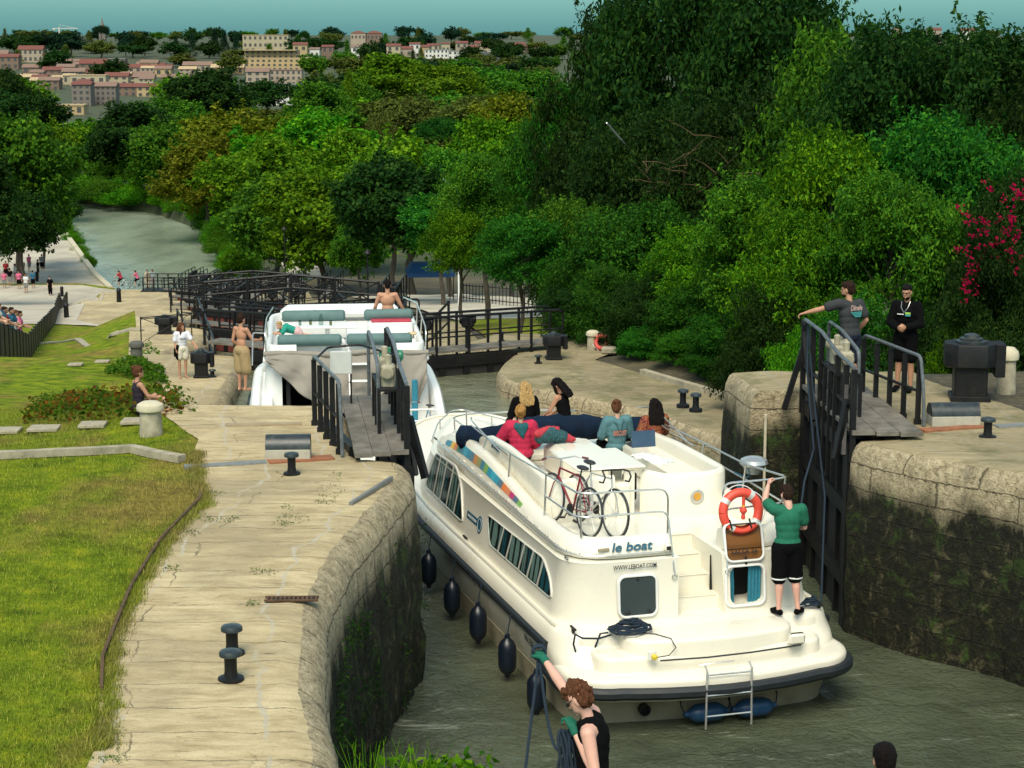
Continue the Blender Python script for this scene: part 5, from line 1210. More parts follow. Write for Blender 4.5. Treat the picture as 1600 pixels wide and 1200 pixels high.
mb = MB(); mb.bbox((4.6, .35, 2.70), (.62, 1.3, .035), .012); mb.box((4.6, .35, 2.48), (.1, .1, .42)); mb.build('deck_table', m_white, boat2)
mb = MB(); mb.bbox((6.9, .95, 2.62), (.35, .8, .35), .1); mb.bbox((7.9, 0, 2.55), (.3, 2.6, .3), .1); mb.build('helm_console', m_white, boat2)
m_pinktowel = M('pink_red_cloth', (.42, .04, .07), .8, 0, .2, 12)
mb = MB(); mb.bbox((5.35, -1.02, 2.69), (.42, .85, .04), .015); o = mb.build('beach_towel', m_pinktowel); o.matrix_world = B2; tag(o, 'pink and red towel on the bench under the bare-backed man', 'towel')
mb = MB(); mb.bbox((4.0, -1.15, 2.56), (.3, .5, .05), .02); mb.bbox((4.05, -1.4, 2.60), (.2, .18, .05), .02); o = mb.build('beach_towel', M('pale_printed_cloth', (.55, .42, .25), .8, 0, .4, 14)); o.matrix_world = B2; tag(o, 'pale printed towel on the starboard bench of the farther cruiser', 'towel')
# things on the table
m_beer = M('amber_drink', (.55, .32, .05), .2)
for i, (dx, dy, lb) in enumerate(((0, .62, 'empty drinking glass at the left end of the cruiser table'), (.05, .40, 'glass of amber drink left of the carafe'), (-.05, -.02, 'glass of amber drink right of the carafe'))):
    mb = MB(); mb.lathe([(.028, 0), (.034, .11), (.030, .11), (.026, .01)], (0, 0, 0), 14); o = mb.build('drinking_glass', m_glass); o.location = B2L(4.6 + dx, .3 + dy, 2.72); tag(o, lb, 'glass', 'glasses on the table of the farther cruiser')
    if i: mb = MB(); mb.lathe([(.022, .012), (.027, .07)], (0, 0, 0), 12); mb.build('drink', m_beer, o)
mb = MB(); mb.lathe([(.05, 0), (.055, .10), (.03, .18), (.035, .23)], (0, 0, 0), 14); o = mb.build('carafe', m_glass); o.location = B2L(4.65, .48, 2.72); tag(o, 'clear carafe standing between the glasses', 'carafe')
# canvas hanging across the stern
def drape():
    mb = MB(); U, Vn = 60, 16; V = []
    for i in range(U + 1):
        t = i / U; y = 1.62 - 3.24 * t
        bot = lin([(0, 2.28), (.05, 2.12), (.2, 1.62), (.38, 1.22), (.6, 1.20), (.78, 1.75), (.84, 1.50), (.93, 1.20), (1.0, 1.85)], t)
        for j in range(Vn + 1):
            s = j / Vn; z = 2.36 + .03 * math.sin(t * 9) - (2.36 - bot) * s
            x = 2.98 - .22 * math.sin(min(1, s * 1.4) * math.pi * .5) - .07 * math.sin(t * 40 + s * 5) * s - .07 * fbm(t * 7 + s * 2, s * 3, 2) - .05 * math.sin((t * 14 - s * 7)) * s
            V.append((x, y, z))
    n = Vn + 1
    mb.add(V, [(i * n + j, (i + 1) * n + j, (i + 1) * n + j + 1, i * n + j + 1) for i in range(U) for j in range(Vn)])
    o = mb.build('stern_canvas', m_tarp, boat2, ang=80)
    md = o.modifiers.new('s', 'SOLIDIFY'); md.thickness = .015
    mb = MB(); rings = []
    for i in range(31):
        t = i / 30; y = 1.66 - 3.32 * t; r = .07 + .03 * fbm(t * 11, 3)
        rings.append([(3.0 + r * math.cos(a), y, 2.38 + .02 * math.sin(t * 12) + r * .8 * math.sin(a)) for a in [2 * math.pi * k / 10 for k in range(10)]])
    mb.loft(rings); mb.build('rolled_canvas', m_tarp, boat2, ang=80)
drape()
def rt2(name, paths, r=.016):
    mb = MB()
    for p in paths: mb.tube(p, r, 6)
    return mb.build(name, m_chrome if r < .017 else m_white, boat2)
rt2('side_rail', [rounded([(3.0, -1.6, 2.3), (3.0, -1.62, 2.85), (5.8, -1.6, 3.0), (7.4, -1.4, 2.9)], .3), [(4.2, -1.58, 2.5), (4.2, -1.61, 2.9)], [(5.6, -1.58, 2.5), (5.6, -1.6, 2.98)]])
rt2('side_rail', [rounded([(3.0, 1.6, 2.3), (3.0, 1.62, 2.85), (4.2, 1.6, 2.95), (6.8, 1.5, 2.8)], .2), [(4.2, 1.58, 2.5), (4.2, 1.61, 2.93)], rounded([(4.2, 1.62, 2.62), (4.5, 1.9, 2.6), (3.4, 1.9, 2.1)], .1)])
rt2('stern_guard', [rounded([(.25, -.75, 1.0), (.25, -.75, 1.72), (.25, -1.7, 1.72), (.25, -1.85, 1.1)], .15), [(.25, -.78, 1.5), (.25, -1.75, 1.5)], rounded([(.2, -.8, 1.0), (.1, -.8, 1.12), (.1, -1.7, 1.12), (.3, -1.8, 1.2)], .12)], .018)
lad = MB()
for y in (-.42, -.05): lad.tube([(2.2, y, 1.0), (2.9, y, 2.45)], .018, 6)
lad.build('ladder_rail', m_chrome, boat2)
for t in (.15, .38, .6, .82): mb = MB(); mb.bbox((2.2 + .7 * t, -.235, 1.0 + 1.45 * t), (.14, .4, .03), .01); mb.build('ladder_tread', m_white, boat2)
mb = MB(); mb.bbox((2.5, -1.35, 1.45), (.06, .12, .9), .02); mb.build('folded_teal_cloth', m_curtain, boat2); mb = MB(); mb.tube([(1.9, -.75, .98), (2.5, -.9, 2.0)], .03, 6); mb.build('red_pole', m_redpaint, boat2)
bicycle('bicycle', B2L(1.0, -1.35, 1.0), B2R + R(60), 'small bicycle with teal saddle behind the stern rail of the farther cruiser', M('blue_frame_paint', (.02, .16, .3), .4), None, 8, False, .72)
mb = MB(); mb.tube(squiggle(30, .16, .05, 5), .012, 5); o = mb.build('rope_coil', m_rope); o.matrix_world = B2 @ Matrix.Translation(Vector((.22, -1.72, 1.35))) @ Matrix.Rotation(R(80), 4, 'Y'); tag(o, 'dark cord bundled on the stern rail of the farther cruiser', 'rope')
tag(fender(B2L(.9, -2.14, .35), 0, .5, .11, 'dark fender on the starboard side of the farther cruiser', m_fender, None, .35))
# ================================================================ people
def skin_mat(name, c): 
    return M(name, c, .55, 0, .06, 12, .05)
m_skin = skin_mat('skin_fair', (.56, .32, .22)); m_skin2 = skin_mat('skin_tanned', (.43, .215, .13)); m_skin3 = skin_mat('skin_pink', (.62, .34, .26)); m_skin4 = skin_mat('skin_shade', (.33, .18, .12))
def cloth(name, c, v=.12): return M(name, c, .85, 0, v, 9, .25, .25)
def hairm(name, c): return M(name, c, .7, 0, .5, 40, .8, .12)
m_black_cl = M('black_cotton', (.0035, .0035, .004), .95, 0, .1, 9, .2, .08); m_eye = M('eye_dark', (.02, .015, .012), .3)
h_brown = hairm('brown_hair', (.022, .011, .007)); h_dark = hairm('dark_hair', (.006, .004, .004)); h_blond = hairm('blond_hair', (.42, .27, .11)); h_auburn = hairm('auburn_hair', (.10, .04, .02)); h_ginger = hairm('ginger_blond_hair', (.36, .19, .06))
SCR = bpy.data.scenes.new('scratch')
def blob(name, chains, ells, vox, mat, parent, sm=5, disp=0.0):
    mb = MB()
    for ch in chains:
        pts = [Vector(p) for p, r in ch]; rs = [r for p, r in ch]
        P, Q = [], []
        for i in range(len(pts) - 1):
            for t in (0, .25, .5, .75): P.append(pts[i].lerp(pts[i + 1], t)); Q.append(rs[i] + (rs[i + 1] - rs[i]) * t)
        P.append(pts[-1]); Q.append(rs[-1]); mb.tube(P, Q, 10)
        for p, r in zip(pts, rs): mb.ell(p, (r * .99, r * .99, r * .99), 10, 8)
    for c, r, Mx in ells: mb.ell(c, r, 14, 10, Mx)
    me = bpy.data.meshes.new(name); me.from_pydata(mb.v, [], mb.f); o = bpy.data.objects.new(name, me); SCR.collection.objects.link(o)
    md = o.modifiers.new('r', 'REMESH'); md.mode = 'VOXEL'; md.voxel_size = vox
    if sm: sd2 = o.modifiers.new('s', 'SMOOTH'); sd2.factor = .5; sd2.iterations = sm
    with bpy.context.temp_override(scene=SCR, view_layer=SCR.view_layers[0]):
        dg = bpy.context.evaluated_depsgraph_get()
        me2 = bpy.data.meshes.new_from_object(o.evaluated_get(dg)); bpy.data.objects.remove(o); me2.name = name
    if disp:
        nv = len(me2.vertices); co = np.empty(nv * 3, np.float32); no = np.empty(nv * 3, np.float32)
        me2.vertices.foreach_get('co', co); me2.vertex_normals.foreach_get('vector', no); co = co.reshape(-1, 3); no = no.reshape(-1, 3)
        kk = np.array([fbm(c[0] * 38, c[1] * 38, c[2] * 9, 3) for c in co.tolist()], np.float32) * disp
        co = co + no * kk[:, None]; me2.vertices.foreach_set('co', co.ravel()); me2.update()
    me2.materials.clear()
    o = link(name, me2, mat, parent, True, 180); return o
STAND = dict(pel=(0, 0, .93), wai=(0, 0, 1.09), che=(0, .01, 1.29), nec=(0, -.01, 1.46), hea=(0, .02, 1.625), sL=(-.175, 0, 1.405), eL=(-.225, -.03, 1.13), wL=(-.23, .05, .88), sR=(.175, 0, 1.405), eR=(.225, -.03, 1.13), wR=(.23, .05, .88),
             hL=(-.09, 0, .90), kL=(-.10, .01, .49), aL=(-.10, -.02, .09), tL=(-.12, .14, .035), hR=(.09, 0, .90), kR=(.10, .01, .49), aR=(.10, -.02, .09), tR=(.12, .14, .035))
def sit(base):
    J = dict(STAND)
    for k in ('pel', 'wai', 'che', 'nec', 'hea', 'sL', 'eL', 'wL', 'sR', 'eR', 'wR', 'hL', 'hR'): x, y, z = J[k]; J[k] = (x, y, z - .93 + .11)
    J.update(kL=(-.14, .42, .13), aL=(-.14, .42, -.32), tL=(-.14, .58, -.37), kR=(.14, .42, .13), aR=(.14, .42, -.32), tR=(.14, .58, -.37)); J.update(base); return J
def hand_chains(w, d, n, curl, s=1.0, side=1):
    """fingers: w wrist, d along the forearm, n palm normal; curl 0 flat .. 1 closed"""
    d = Vector(d).normalized(); n = Vector(n); n = (n - d * n.dot(d)).normalized(); l = d.cross(n) * side; w = Vector(w); ch = []
    palm = w + d * .045 * s
    for k, (o, L) in enumerate(((-.030, .036), (-.010, .042), (.011, .040), (.030, .032))):
        b = w + d * .085 * s + l * o * s; a1 = curl * 1.1; a2 = curl * 2.4
        q1 = b + (d * math.cos(a1) + n * math.sin(a1)) * L * s; q2 = q1 + (d * math.cos(a2) + n * math.sin(a2)) * L * .95 * s
        ch.append([(w + d * .04 * s + l * o * .8 * s, .012 * s), (b, .0105 * s), (q1, .0095 * s), (q2, .0085 * s)])
    b = w + d * .03 * s - l * .034 * s; q = b + (d * .7 - l * .7).normalized() * .04 * s + n * .01; q2 = q + (d * .9 + n * curl * .8).normalized() * .03 * s
    ch.append([(w + d * .015 * s, .016 * s), (b, .014 * s), (q, .011 * s), (q2, .009 * s)])
    Mx = Matrix((l, d, n)).transposed()
    return ch, [(palm, (.040 * s, .050 * s, .017 * s), Mx)]
def head_mx(J, yaw, pitch, roll=0): return Matrix.Rotation(R(yaw), 3, 'Z') @ Matrix.Rotation(R(pitch), 3, 'X') @ Matrix.Rotation(R(roll), 3, 'Y')
def person(loc, rz, label, J, H=1.75, skin=None, vox=.0095, fat=1.0, yaw=0, pitch=0, roll=0, group=None, curl=(.5, .5), palm=((0, 1, 0), (0, 1, 0)), feet=True, girl=False, parent=None, eyes=True):
    e = empty('person', loc, rz, label, 'person', group); s = H / 1.75; e.scale = (s, s, s); skin = skin or m_skin
    J = {k: Vector(v) for k, v in J.items()}; w = .9 if girl else 1.0; hm = head_mx(J, yaw, pitch, roll); hc = J['hea']
    ch = []; el = []
    for S in 'LR':
        ch.append([(J['s' + S] * 1.0, .056 * fat * w), (J['s' + S].lerp(J['e' + S], .45), .048 * fat * w), (J['e' + S], .039 * fat * w), (J['e' + S].lerp(J['w' + S], .35), .041 * fat * w), (J['w' + S], .026 * w)])
        d = J['w' + S] - J['e' + S]; a, b = hand_chains(J['w' + S], d, palm[S == 'R'], curl[S == 'R'], w * 1.02, 1 if S == 'L' else -1); ch += a; el += b
        k = J['k' + S]; h_ = J['h' + S]; an = J['a' + S]; t = J['t' + S]
        ch.append([(h_, .088 * fat), (h_.lerp(k, .4), .078 * fat), (k, .053 * fat), (k.lerp(an, .3) - Vector((0, .012, 0)), .054 * fat), (k.lerp(an, .75), .036), (an, .034)])
        heel = an + (an - t).normalized() * .03; heel.z = t.z + .01 if an.z < .3 else an.z - .05
        ch.append([(an, .034), (heel, .030), (t, .030), (t + (t - an) * .18, .022)])
        ch.append([(J['che'] + (J['s' + S] - J['che']) * .3 + Vector((0, 0, .05)), .075 * fat), (J['s' + S], .058 * fat * w)])
    ch.append([(J['nec'] - Vector((0, 0, .05)), .062 * w), (J['nec'], .052 * w), (hc - hm @ Vector((0, .01, .05)), .052 * w)])
    tm = lambda a, b: (Vector(J[b]) - Vector(J[a])).to_track_quat('Z', 'Y').to_matrix()
    up = tm('pel', 'che'); I = up
    # keep x axis across the shoulders
    zx = (J['che'] - J['pel']).normalized(); xx = (J['sR'] - J['sL']); xx = (xx - zx * xx.dot(zx)).normalized(); I = Matrix((xx, zx.cross(xx), zx)).transposed()
    el += [(J['pel'], (.160 * fat, .112 * fat, .125), I), (J['wai'], (.130 * fat, .095 * fat, .15), I), (J['che'], (.158 * fat * w, .108 * fat, .165), I)]
    if girl: el += [(J['che'] + I @ Vector((sx * .065, .075, .0)), (.055, .05, .055), I) for sx in (-1, 1)]
    H_ = lambda x, y, z: hc + hm @ Vector((x, y, z))
    el += [(H_(0, -.01, .02), (.076, .096, .100), hm), (H_(0, .03, -.055), (.056, .062, .062), hm), (H_(0, .012, -.02), (.068, .075, .085), hm), (H_(0, .096, -.022), (.013, .020, .020), hm), (H_(0, .086, -.068), (.026, .014, .012), hm), (H_(0, .080, -.098), (.022, .018, .016), hm), (H_(0, .078, .022), (.05, .014, .012), hm),
           (H_(.076, -.005, -.02), (.010, .020, .031), hm), (H_(-.076, -.005, -.02), (.010, .020, .031), hm)]
    body = blob('body', ch, el, vox, skin, e)
    if eyes:
        for sx in (-1, 1): mb = MB(); mb.ell(H_(sx * .030, .083, .002), (.014, .008, .007), 8, 6, hm); mb.build('eye', m_eye, e)
        mb = MB(); mb.ell(H_(0, .089, -.072), (.022, .010, .005), 8, 5, hm); mb.build('lips', M('lips', (.40, .12, .10), .5), e)
    return e, J, hm, H_, I
def shirt(e, J, I, mat, sleeve=.55, infl=.016, fat=1.0, hem=0.0, vox=.012, name='shirt', collar=True, hipz=True, girl=False, both=True, disp=.004, loose=1.0):
    ch = []; w = .9 if girl else 1.0
    for S in 'LR':
        if sleeve is not None:
            L = [(J['s' + S], .058 * fat * w + infl)]
            if sleeve <= 1: L.append((J['s' + S].lerp(J['e' + S], max(.12, sleeve)), .050 * fat * w + infl * 1.35))
            else: L += [(J['e' + S], .042 * fat * w + infl * 1.2), (J['e' + S].lerp(J['w' + S], sleeve - 1), .034 + infl * 1.2)]
            ch.append(L)
        ch.append([(J['che'] + (J['s' + S] - J['che']) * .3 + Vector((0, 0, .05)), .078 * fat + infl * .8), (J['s' + S] * 1.0, (.058 * fat * w + infl) if sleeve is not None else .035)])
    k = infl * loose
    el = [(J['wai'], (.130 * fat + k, .095 * fat + k, .155), I), (J['che'], (.158 * fat * w + k, .110 * fat + k, .17), I), (J['wai'].lerp(J['che'], .5), (.142 * fat + k, .102 * fat + k, .15), I)]
    if hipz: el += [(J['pel'] + I @ Vector((0, 0, .03)), (.158 * fat + k, .112 * fat + k, .10 + hem), I)]
    if girl: el += [(J['che'] + I @ Vector((sx * .065, .075, .0)), (.06 + infl * .3, .055 + infl * .3, .06), I) for sx in (-1, 1)]
    return blob(name, ch, el, vox, mat, e, 4, disp)
def shorts(e, J, I, mat, L=.75, infl=.02, fat=1.0, name='shorts', vox=.012, wide=1.0):
    ch = []
    for S in 'LR':
        h_, k = J['h' + S], J['k' + S]; ch.append([(h_, .092 * fat + infl), (h_.lerp(k, min(1, L) * .6), (.078 * fat + infl) * wide), (h_.lerp(k, min(1, L)), (.066 * fat + infl * 1.3) * wide)])
        if L > 1: ch.append([(k, .055 + infl * 1.3), (k.lerp(J['a' + S], L - 1), .045 + infl * 1.2)])
    return blob(name, ch, [(J['pel'], (.163 * fat + infl, .115 * fat + infl, .13), I)], vox, mat, e, 4, .004)
def hair(e, H_, hm, mat, kind='short', vol=1.0, vox=.008, extra=(), disp=.012):
    el = [(H_(0, -.022, .038), (.084 * vol, .098 * vol, .094 * vol), hm), (H_(0, -.045, -.005), (.076 * vol, .072 * vol, .088 * vol), hm)]
    ch = []
    if kind == 'bun': el.append((H_(0, -.09, .10), (.05, .05, .045), hm)); el.append((H_(0, .02, .075), (.07, .065, .045), hm))
    if kind == 'nape_bun': el.append((H_(0, -.125, .03), (.055, .05, .05), hm)); el.append((H_(0, .02, .07), (.07, .07, .045), hm))
    if kind == 'long':
        for x in (-.07, -.045, -.02, .0, .02, .045, .07):
            ch.append([(H_(x * .9, -.06, .04), .045), (H_(x * 1.25, -.085, -.08), .042), (H_(x * 1.5, -.10, -.20), .038), (H_(x * 1.45, -.11, -.30 + .2 * abs(x)), .022)])
        el.append((H_(0, .02, .07), (.075, .07, .05), hm))
    if kind == 'short': el.append((H_(0, .03, .075), (.068, .06, .042), hm))
    for c in extra: ch.append([(H_(*p), r) for p, r in c])
    return blob('hair', ch, el, vox, mat, e, 2, disp)
def shoes(e, J, mat, sole=None):
    for S in 'LR':
        an, t = J['a' + S], J['t' + S]; d = (t - an); heel = an - Vector((d.x, d.y, 0)).normalized() * .035; heel.z = t.z
        blob('shoe', [[(heel + Vector((0, 0, .02)), .043), (an.lerp(t, .45) * Vector((1, 1, 0)) + Vector((0, 0, t.z + .025)) if False else Vector(((an.x + t.x) / 2, (an.y + t.y) / 2, t.z + .022)), .046), (t, .040), (t + Vector((d.x, d.y, 0)) * .22, .030)]], [], .010, mat, e, 3)
def back_print(e, H, I, J, txt, mat, size, dz, y=-.135, x0=None, w=.22, shear=0, ydir=(0, 0, 1)):
    solid_text('shirt_print', txt, size, mat, e, (x0 if x0 is not None else -w / 2, y, dz), (1, 0, 0), ydir, shear=shear, width=w, depth=.004, bold=.002)
def Jd(**k): d = dict(STAND); d.update(k); return d
# --- man in green T-shirt on the stern deck
loc = BL(.60, -1.20, 1.16)
e, J, hm, H_, I = person(loc, R(10), 'man in green T-shirt and black shorts standing on the stern deck with his back turned',
    Jd(sL=(-.18, .02, 1.41), eL=(-.27, .16, 1.50), wL=(-.20, .24, 1.68), eR=(.24, .05, 1.15), wR=(.16, .25, 1.13), hea=(-.01, .06, 1.60), aL=(-.10, -.02, .09), tL=(-.13, .12, .035), kR=(.12, .02, .49), aR=(.15, -.04, .09), tR=(.24, .07, .035)), 1.78, m_skin3, yaw=8, pitch=-22, curl=(.9, .9), palm=((1, .3, 0), (-1, 0, 0)), fat=1.04)
shirt(e, J, I, cloth('green_cotton', (.015, .13, .075)), .62, .02, 1.04, .03); sh = shorts(e, J, I, m_black_cl, .95, .028, 1.04); hair(e, H_, hm, h_brown)
shoes(e, J, m_black_cl)
for S in 'LR':
    k = J['h' + S].lerp(J['k' + S], .96); mb = MB(); mb.tube([k + Vector((0, 0, -.012)), k + Vector((0, 0, .008))], .104, 18, cap=False); mb.build('hem_band', m_white, sh)
# --- young man on the gate
loc = (5.36, 30.15, 3.04)
e, J, hm, H_, I = person(loc, R(30), 'young man in dark grey printed T-shirt leaning one arm on the open gate rail',
    Jd(sL=(-.19, .03, 1.43), eL=(-.36, .22, 1.34), wL=(-.53, .42, 1.26), eR=(.27, -.06, 1.15), wR=(.24, .10, .97), nec=(-.01, .02, 1.47), hea=(-.02, .05, 1.635)), 1.82, m_skin2, yaw=38, pitch=-6, curl=(.7, .6), palm=((0, 0, -1), (-1, 0, 0)), fat=1.05)
shirt(e, J, I, cloth('charcoal_cotton', (.035, .037, .04)), .62, .022, 1.05, .06); shorts(e, J, I, cloth('navy_shorts', (.01, .014, .03)), .8, .025); hair(e, H_, hm, h_brown, vol=1.02); shoes(e, J, m_black_cl)
m_pinkprint = M('pale_pink_print', (.50, .34, .30), .8); m_tealprint = M('teal_print', (.05, .28, .28), .8)
back_print(e, 1, I, J, 'Dinele', m_pinkprint, .12, 1.33, y=-.143, w=.22, shear=.2)
mb = MB()
for k in range(4): mb.box((.01 + .01 * k, -.137, 1.30 - .022 * k), (.21 - .03 * k, .006, .016))
mb.build('shirt_print', m_tealprint, e, False)
blob('beard', [], [(H_(0, .045, -.085), (.056, .05, .04), hm)], .008, h_brown, e, 2)
# --- man in black sweatshirt
loc = gpix(1412, 612, fR)
e, J, hm, H_, I = person(loc, R(152), 'man in black sweatshirt and glasses standing with clasped hands near the right gate',
    Jd(eL=(-.25, .06, 1.12), wL=(-.07, .24, 1.08), eR=(.25, .06, 1.12), wR=(.07, .22, 1.06), aR=(.12, -.02, .09)), 1.79, m_skin2, yaw=-8, pitch=-14, curl=(.8, .8), palm=((1, 0, 0), (-1, 0, 0)))
sw = shirt(e, J, I, m_black_cl, 1.85, .022, 1.05, .05, name='sweatshirt'); shorts(e, J, I, m_black_cl, .82, .03); hair(e, H_, hm, h_dark, vol=.96, disp=.004); shoes(e, J, m_black_cl)
blob('beard', [], [(H_(0, .045, -.085), (.058, .052, .045), hm)], .008, h_dark, e, 2)
mb = MB(); mb.tube([H_(-.075, .0, .005), H_(-.055, .088, .003), H_(-.01, .1, .003), H_(.01, .1, .003), H_(.055, .088, .003), H_(.075, 0, .005)], .004, 5); mb.build('glasses', m_rubber, e)
mb = MB(); mb.tube([(-.07, .05, 1.47), (-.055, .125, 1.38), (0, .15, 1.30), (.055, .125, 1.38), (.07, .05, 1.47)], .006, 5); mb.build('necklace', M('silver_chain', (.5, .5, .48), .3, .8), e)
mb = MB(); mb.mat(m_white); mb.box((.055, .152, 1.275), (.11, .006, .014)); mb.mat(M('lime_logo', (.30, .50, .08), .7)); mb.box((-.065, .150, 1.295), (.085, .006, .03)); mb.mat(m_tealprint); mb.box((-.065, .150, 1.262), (.085, .006, .028)); mb.build('chest_logo', None, e, False)
# --- woman handling the rope in the foreground
loc = Vector((.57, 12.9, 2.61))
def WL(p, rz, s, loc): q = Matrix.Rotation(-rz, 3, 'Z') @ (Vector(p) - Vector(loc)); return tuple(q / s)
rz, s_ = R(70), 1.64 / 1.75
e, J, hm, H_, I = person(loc, rz, 'woman with short auburn hair and black sleeveless top paying out rope in the foreground',
    Jd(nec=(0, .04, 1.45), hea=(0, .115, 1.585), sR=(.17, .05, 1.42), eR=WL((.38, 13.32, 4.03), rz, s_, loc), wR=WL((.235, 13.62, 4.16), rz, s_, loc), sL=(-.18, -.02, 1.38), eL=(-.24, -.10, 1.10), wL=WL((.43, 12.86, 3.90), rz, s_, loc)), 1.64, m_skin3, yaw=0, pitch=-38, curl=(1.0, 1.0), palm=((0, .2, -1), (0, 0, -1)), fat=1.14, girl=True, vox=.008)
shirt(e, J, I, m_black_cl, None, .018, 1.14, .05, name='sleeveless_top', girl=True); shorts(e, J, I, m_black_cl, 1.9, .02, 1.1, 'trousers')
hair(e, H_, hm, h_auburn, vol=1.07, disp=.03, extra=([((0, .05, .10), .03), ((.03, .07, .08), .03)], [((-.05, .03, .09), .03), ((.05, 0, .11), .03)], [((.07, -.03, .02), .03), ((.07, -.05, -.04), .025)], [((-.07, -.03, .02), .03), ((-.07, -.05, -.04), .025)]))
mg = cloth('green_glove', (.01, .11, .07))
for S, c_ in (('R', 1), ('L', 1)):
    d = J['w' + S] - J['e' + S]; a, b = hand_chains(J['w' + S], d, ((0, 0, -1) if S == 'R' else (0, .2, -1)), 1.0, 1.0, 1 if S == 'L' else -1)
    a = [[(p, r + .004) for p, r in c] for c in a]; a.append([(J['w' + S] - d.normalized() * .04, .034), (J['w' + S] + d.normalized() * .02, .034)])
    b = [(c, (r[0] + .004, r[1] + .004, r[2] + .005), m_) for c, r, m_ in b]; blob('glove', a, b, .007, mg, e, 2)
mb = MB(); mb.tube([H_(-.07, .02, .02), H_(-.05, .092, .012), H_(0, .10, .01), H_(.05, .092, .012), H_(.07, .02, .02)], .005, 5); mb.ell(H_(-.03, .096, .002), (.024, .008, .016), 10, 6, hm); mb.ell(H_(.03, .096, .002), (.024, .008, .016), 10, 6, hm); mb.build('sunglasses', m_rubber, e)
hR = Vector((.20, 13.68, 4.19)); hL = Vector((.40, 12.93, 3.86))
def sag(a, b, d, n=14): return [Vector(a).lerp(Vector(b), k / n) - Vector((0, 0, d * 4 * (k / n) * (1 - k / n))) for k in range(n + 1)]
mb = MB()
mb.tube(sag(hR, hL, .40), .0115, 7); mb.tube([hR, hR + Vector((-.02, -.05, -.2)), hR + Vector((-.08, -.3, -.6)), hR + Vector((-.16, -.6, -1.2))], .0115, 7)
for k in range(3): mb.tube([hR + Vector((.05 * math.cos(t + k), .02 * k - .02, .05 * math.sin(t + k))) for t in [2 * math.pi * q / 12 for q in range(13)]], .0115, 6)
for k in range(9): c = hL + Vector((-.055 + .013 * k, .01 * math.sin(k * 2), -.20)); mb.tube([c + Vector((.02 * math.sin(t * 2 + k), .05 * math.cos(t), .20 * math.sin(t))) for t in [2 * math.pi * q / 14 for q in range(15)]], .012, 6)
tag(mb.build('mooring_rope', m_rope), 'navy rope hanging in loops between the green gloves of the woman in the foreground', 'rope')
# --- dark-haired head at the bottom right
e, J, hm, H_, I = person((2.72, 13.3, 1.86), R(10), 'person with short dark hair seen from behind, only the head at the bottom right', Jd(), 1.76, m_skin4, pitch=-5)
shirt(e, J, I, m_black_cl, .6, .02); shorts(e, J, I, m_black_cl, 1.9, .02, 1.0, 'trousers'); hair(e, H_, hm, h_dark, vol=1.03, disp=.008)
# --- women on the big cruiser
HB = R(16.8)
def seated(px, py, xl, yl, zs, label, rz, base, H=1.66, skin=None, **k):
    return person(BL(xl, yl, zs), rz, label, sit(base), H, skin, **k)
gw = None
# red jacket
e, J, hm, H_, I = seated(0, 0, 6.35, .70, 2.14, 'woman in red jacket with teal hood and pinned-up hair on the upper deck', HB + R(-12), dict(eL=(-.30, .10, .38), wL=(-.12, .24, .58), eR=(.27, .02, .32), wR=(.22, .25, .2)), yaw=-5, pitch=-8, girl=True, curl=(.6, .5))
shirt(e, J, I, cloth('raspberry_red_fleece', (.44, .022, .065)), 1.8, .045, 1.1, .02, name='jacket', disp=.008); shorts(e, J, I, m_black_cl, 1.9, .01, 1, 'trousers'); hair(e, H_, hm, h_ginger, 'nape_bun', 1.06, disp=.02)
mh = cloth('dark_teal_hood', (.015, .09, .10)); blob('hood', [[((-.13, 0, .615), .05), ((-.05, -.10, .60), .055), ((.05, -.10, .60), .055), ((.13, 0, .615), .05)], [((0, -.12, .58), .06), ((.02, -.15, .47), .035), ((.03, -.155, .40), .012)], [((-.08, -.10, .59), .045), ((.0, -.145, .47), .035)], [((.08, -.10, .59), .045), ((.03, -.145, .47), .03)]], [], .011, mh, e, 4, .005)
# teal hoodie
e, J, hm, H_, I = seated(0, 0, 6.25, -.86, 2.16, 'woman in washed teal hoodie with a brown bun seated on the upper deck', HB, dict(eL=(-.25, .05, .33), wL=(-.15, .28, .26), eR=(.25, .05, .33), wR=(.15, .28, .26)), yaw=-22, pitch=-4, girl=True)
shirt(e, J, I, cloth('washed_teal_fleece', (.075, .17, .19), .2), 1.8, .03, 1.03, .0, name='hoodie', disp=.006); shorts(e, J, I, m_black_cl, 1.9, .01, 1, 'trousers'); hair(e, H_, hm, h_auburn, 'bun', 1.03, disp=.014)
blob('hood', [[((-.11, 0, .60), .045), ((-.04, -.10, .585), .05), ((.04, -.10, .585), .05), ((.11, 0, .60), .045)], [((0, -.13, .56), .06), ((0, -.145, .47), .035)]], [], .011, cloth('teal_hood', (.07, .16, .18)), e, 4, .004)
solid_text('hoodie_print', 'BISCUIT', .11, M('orange_print', (.36, .13, .09), .8), e, (-.115, -.158, .36), (1, 0, 0), (0, 0, 1), width=.23, depth=.01, bold=.003)
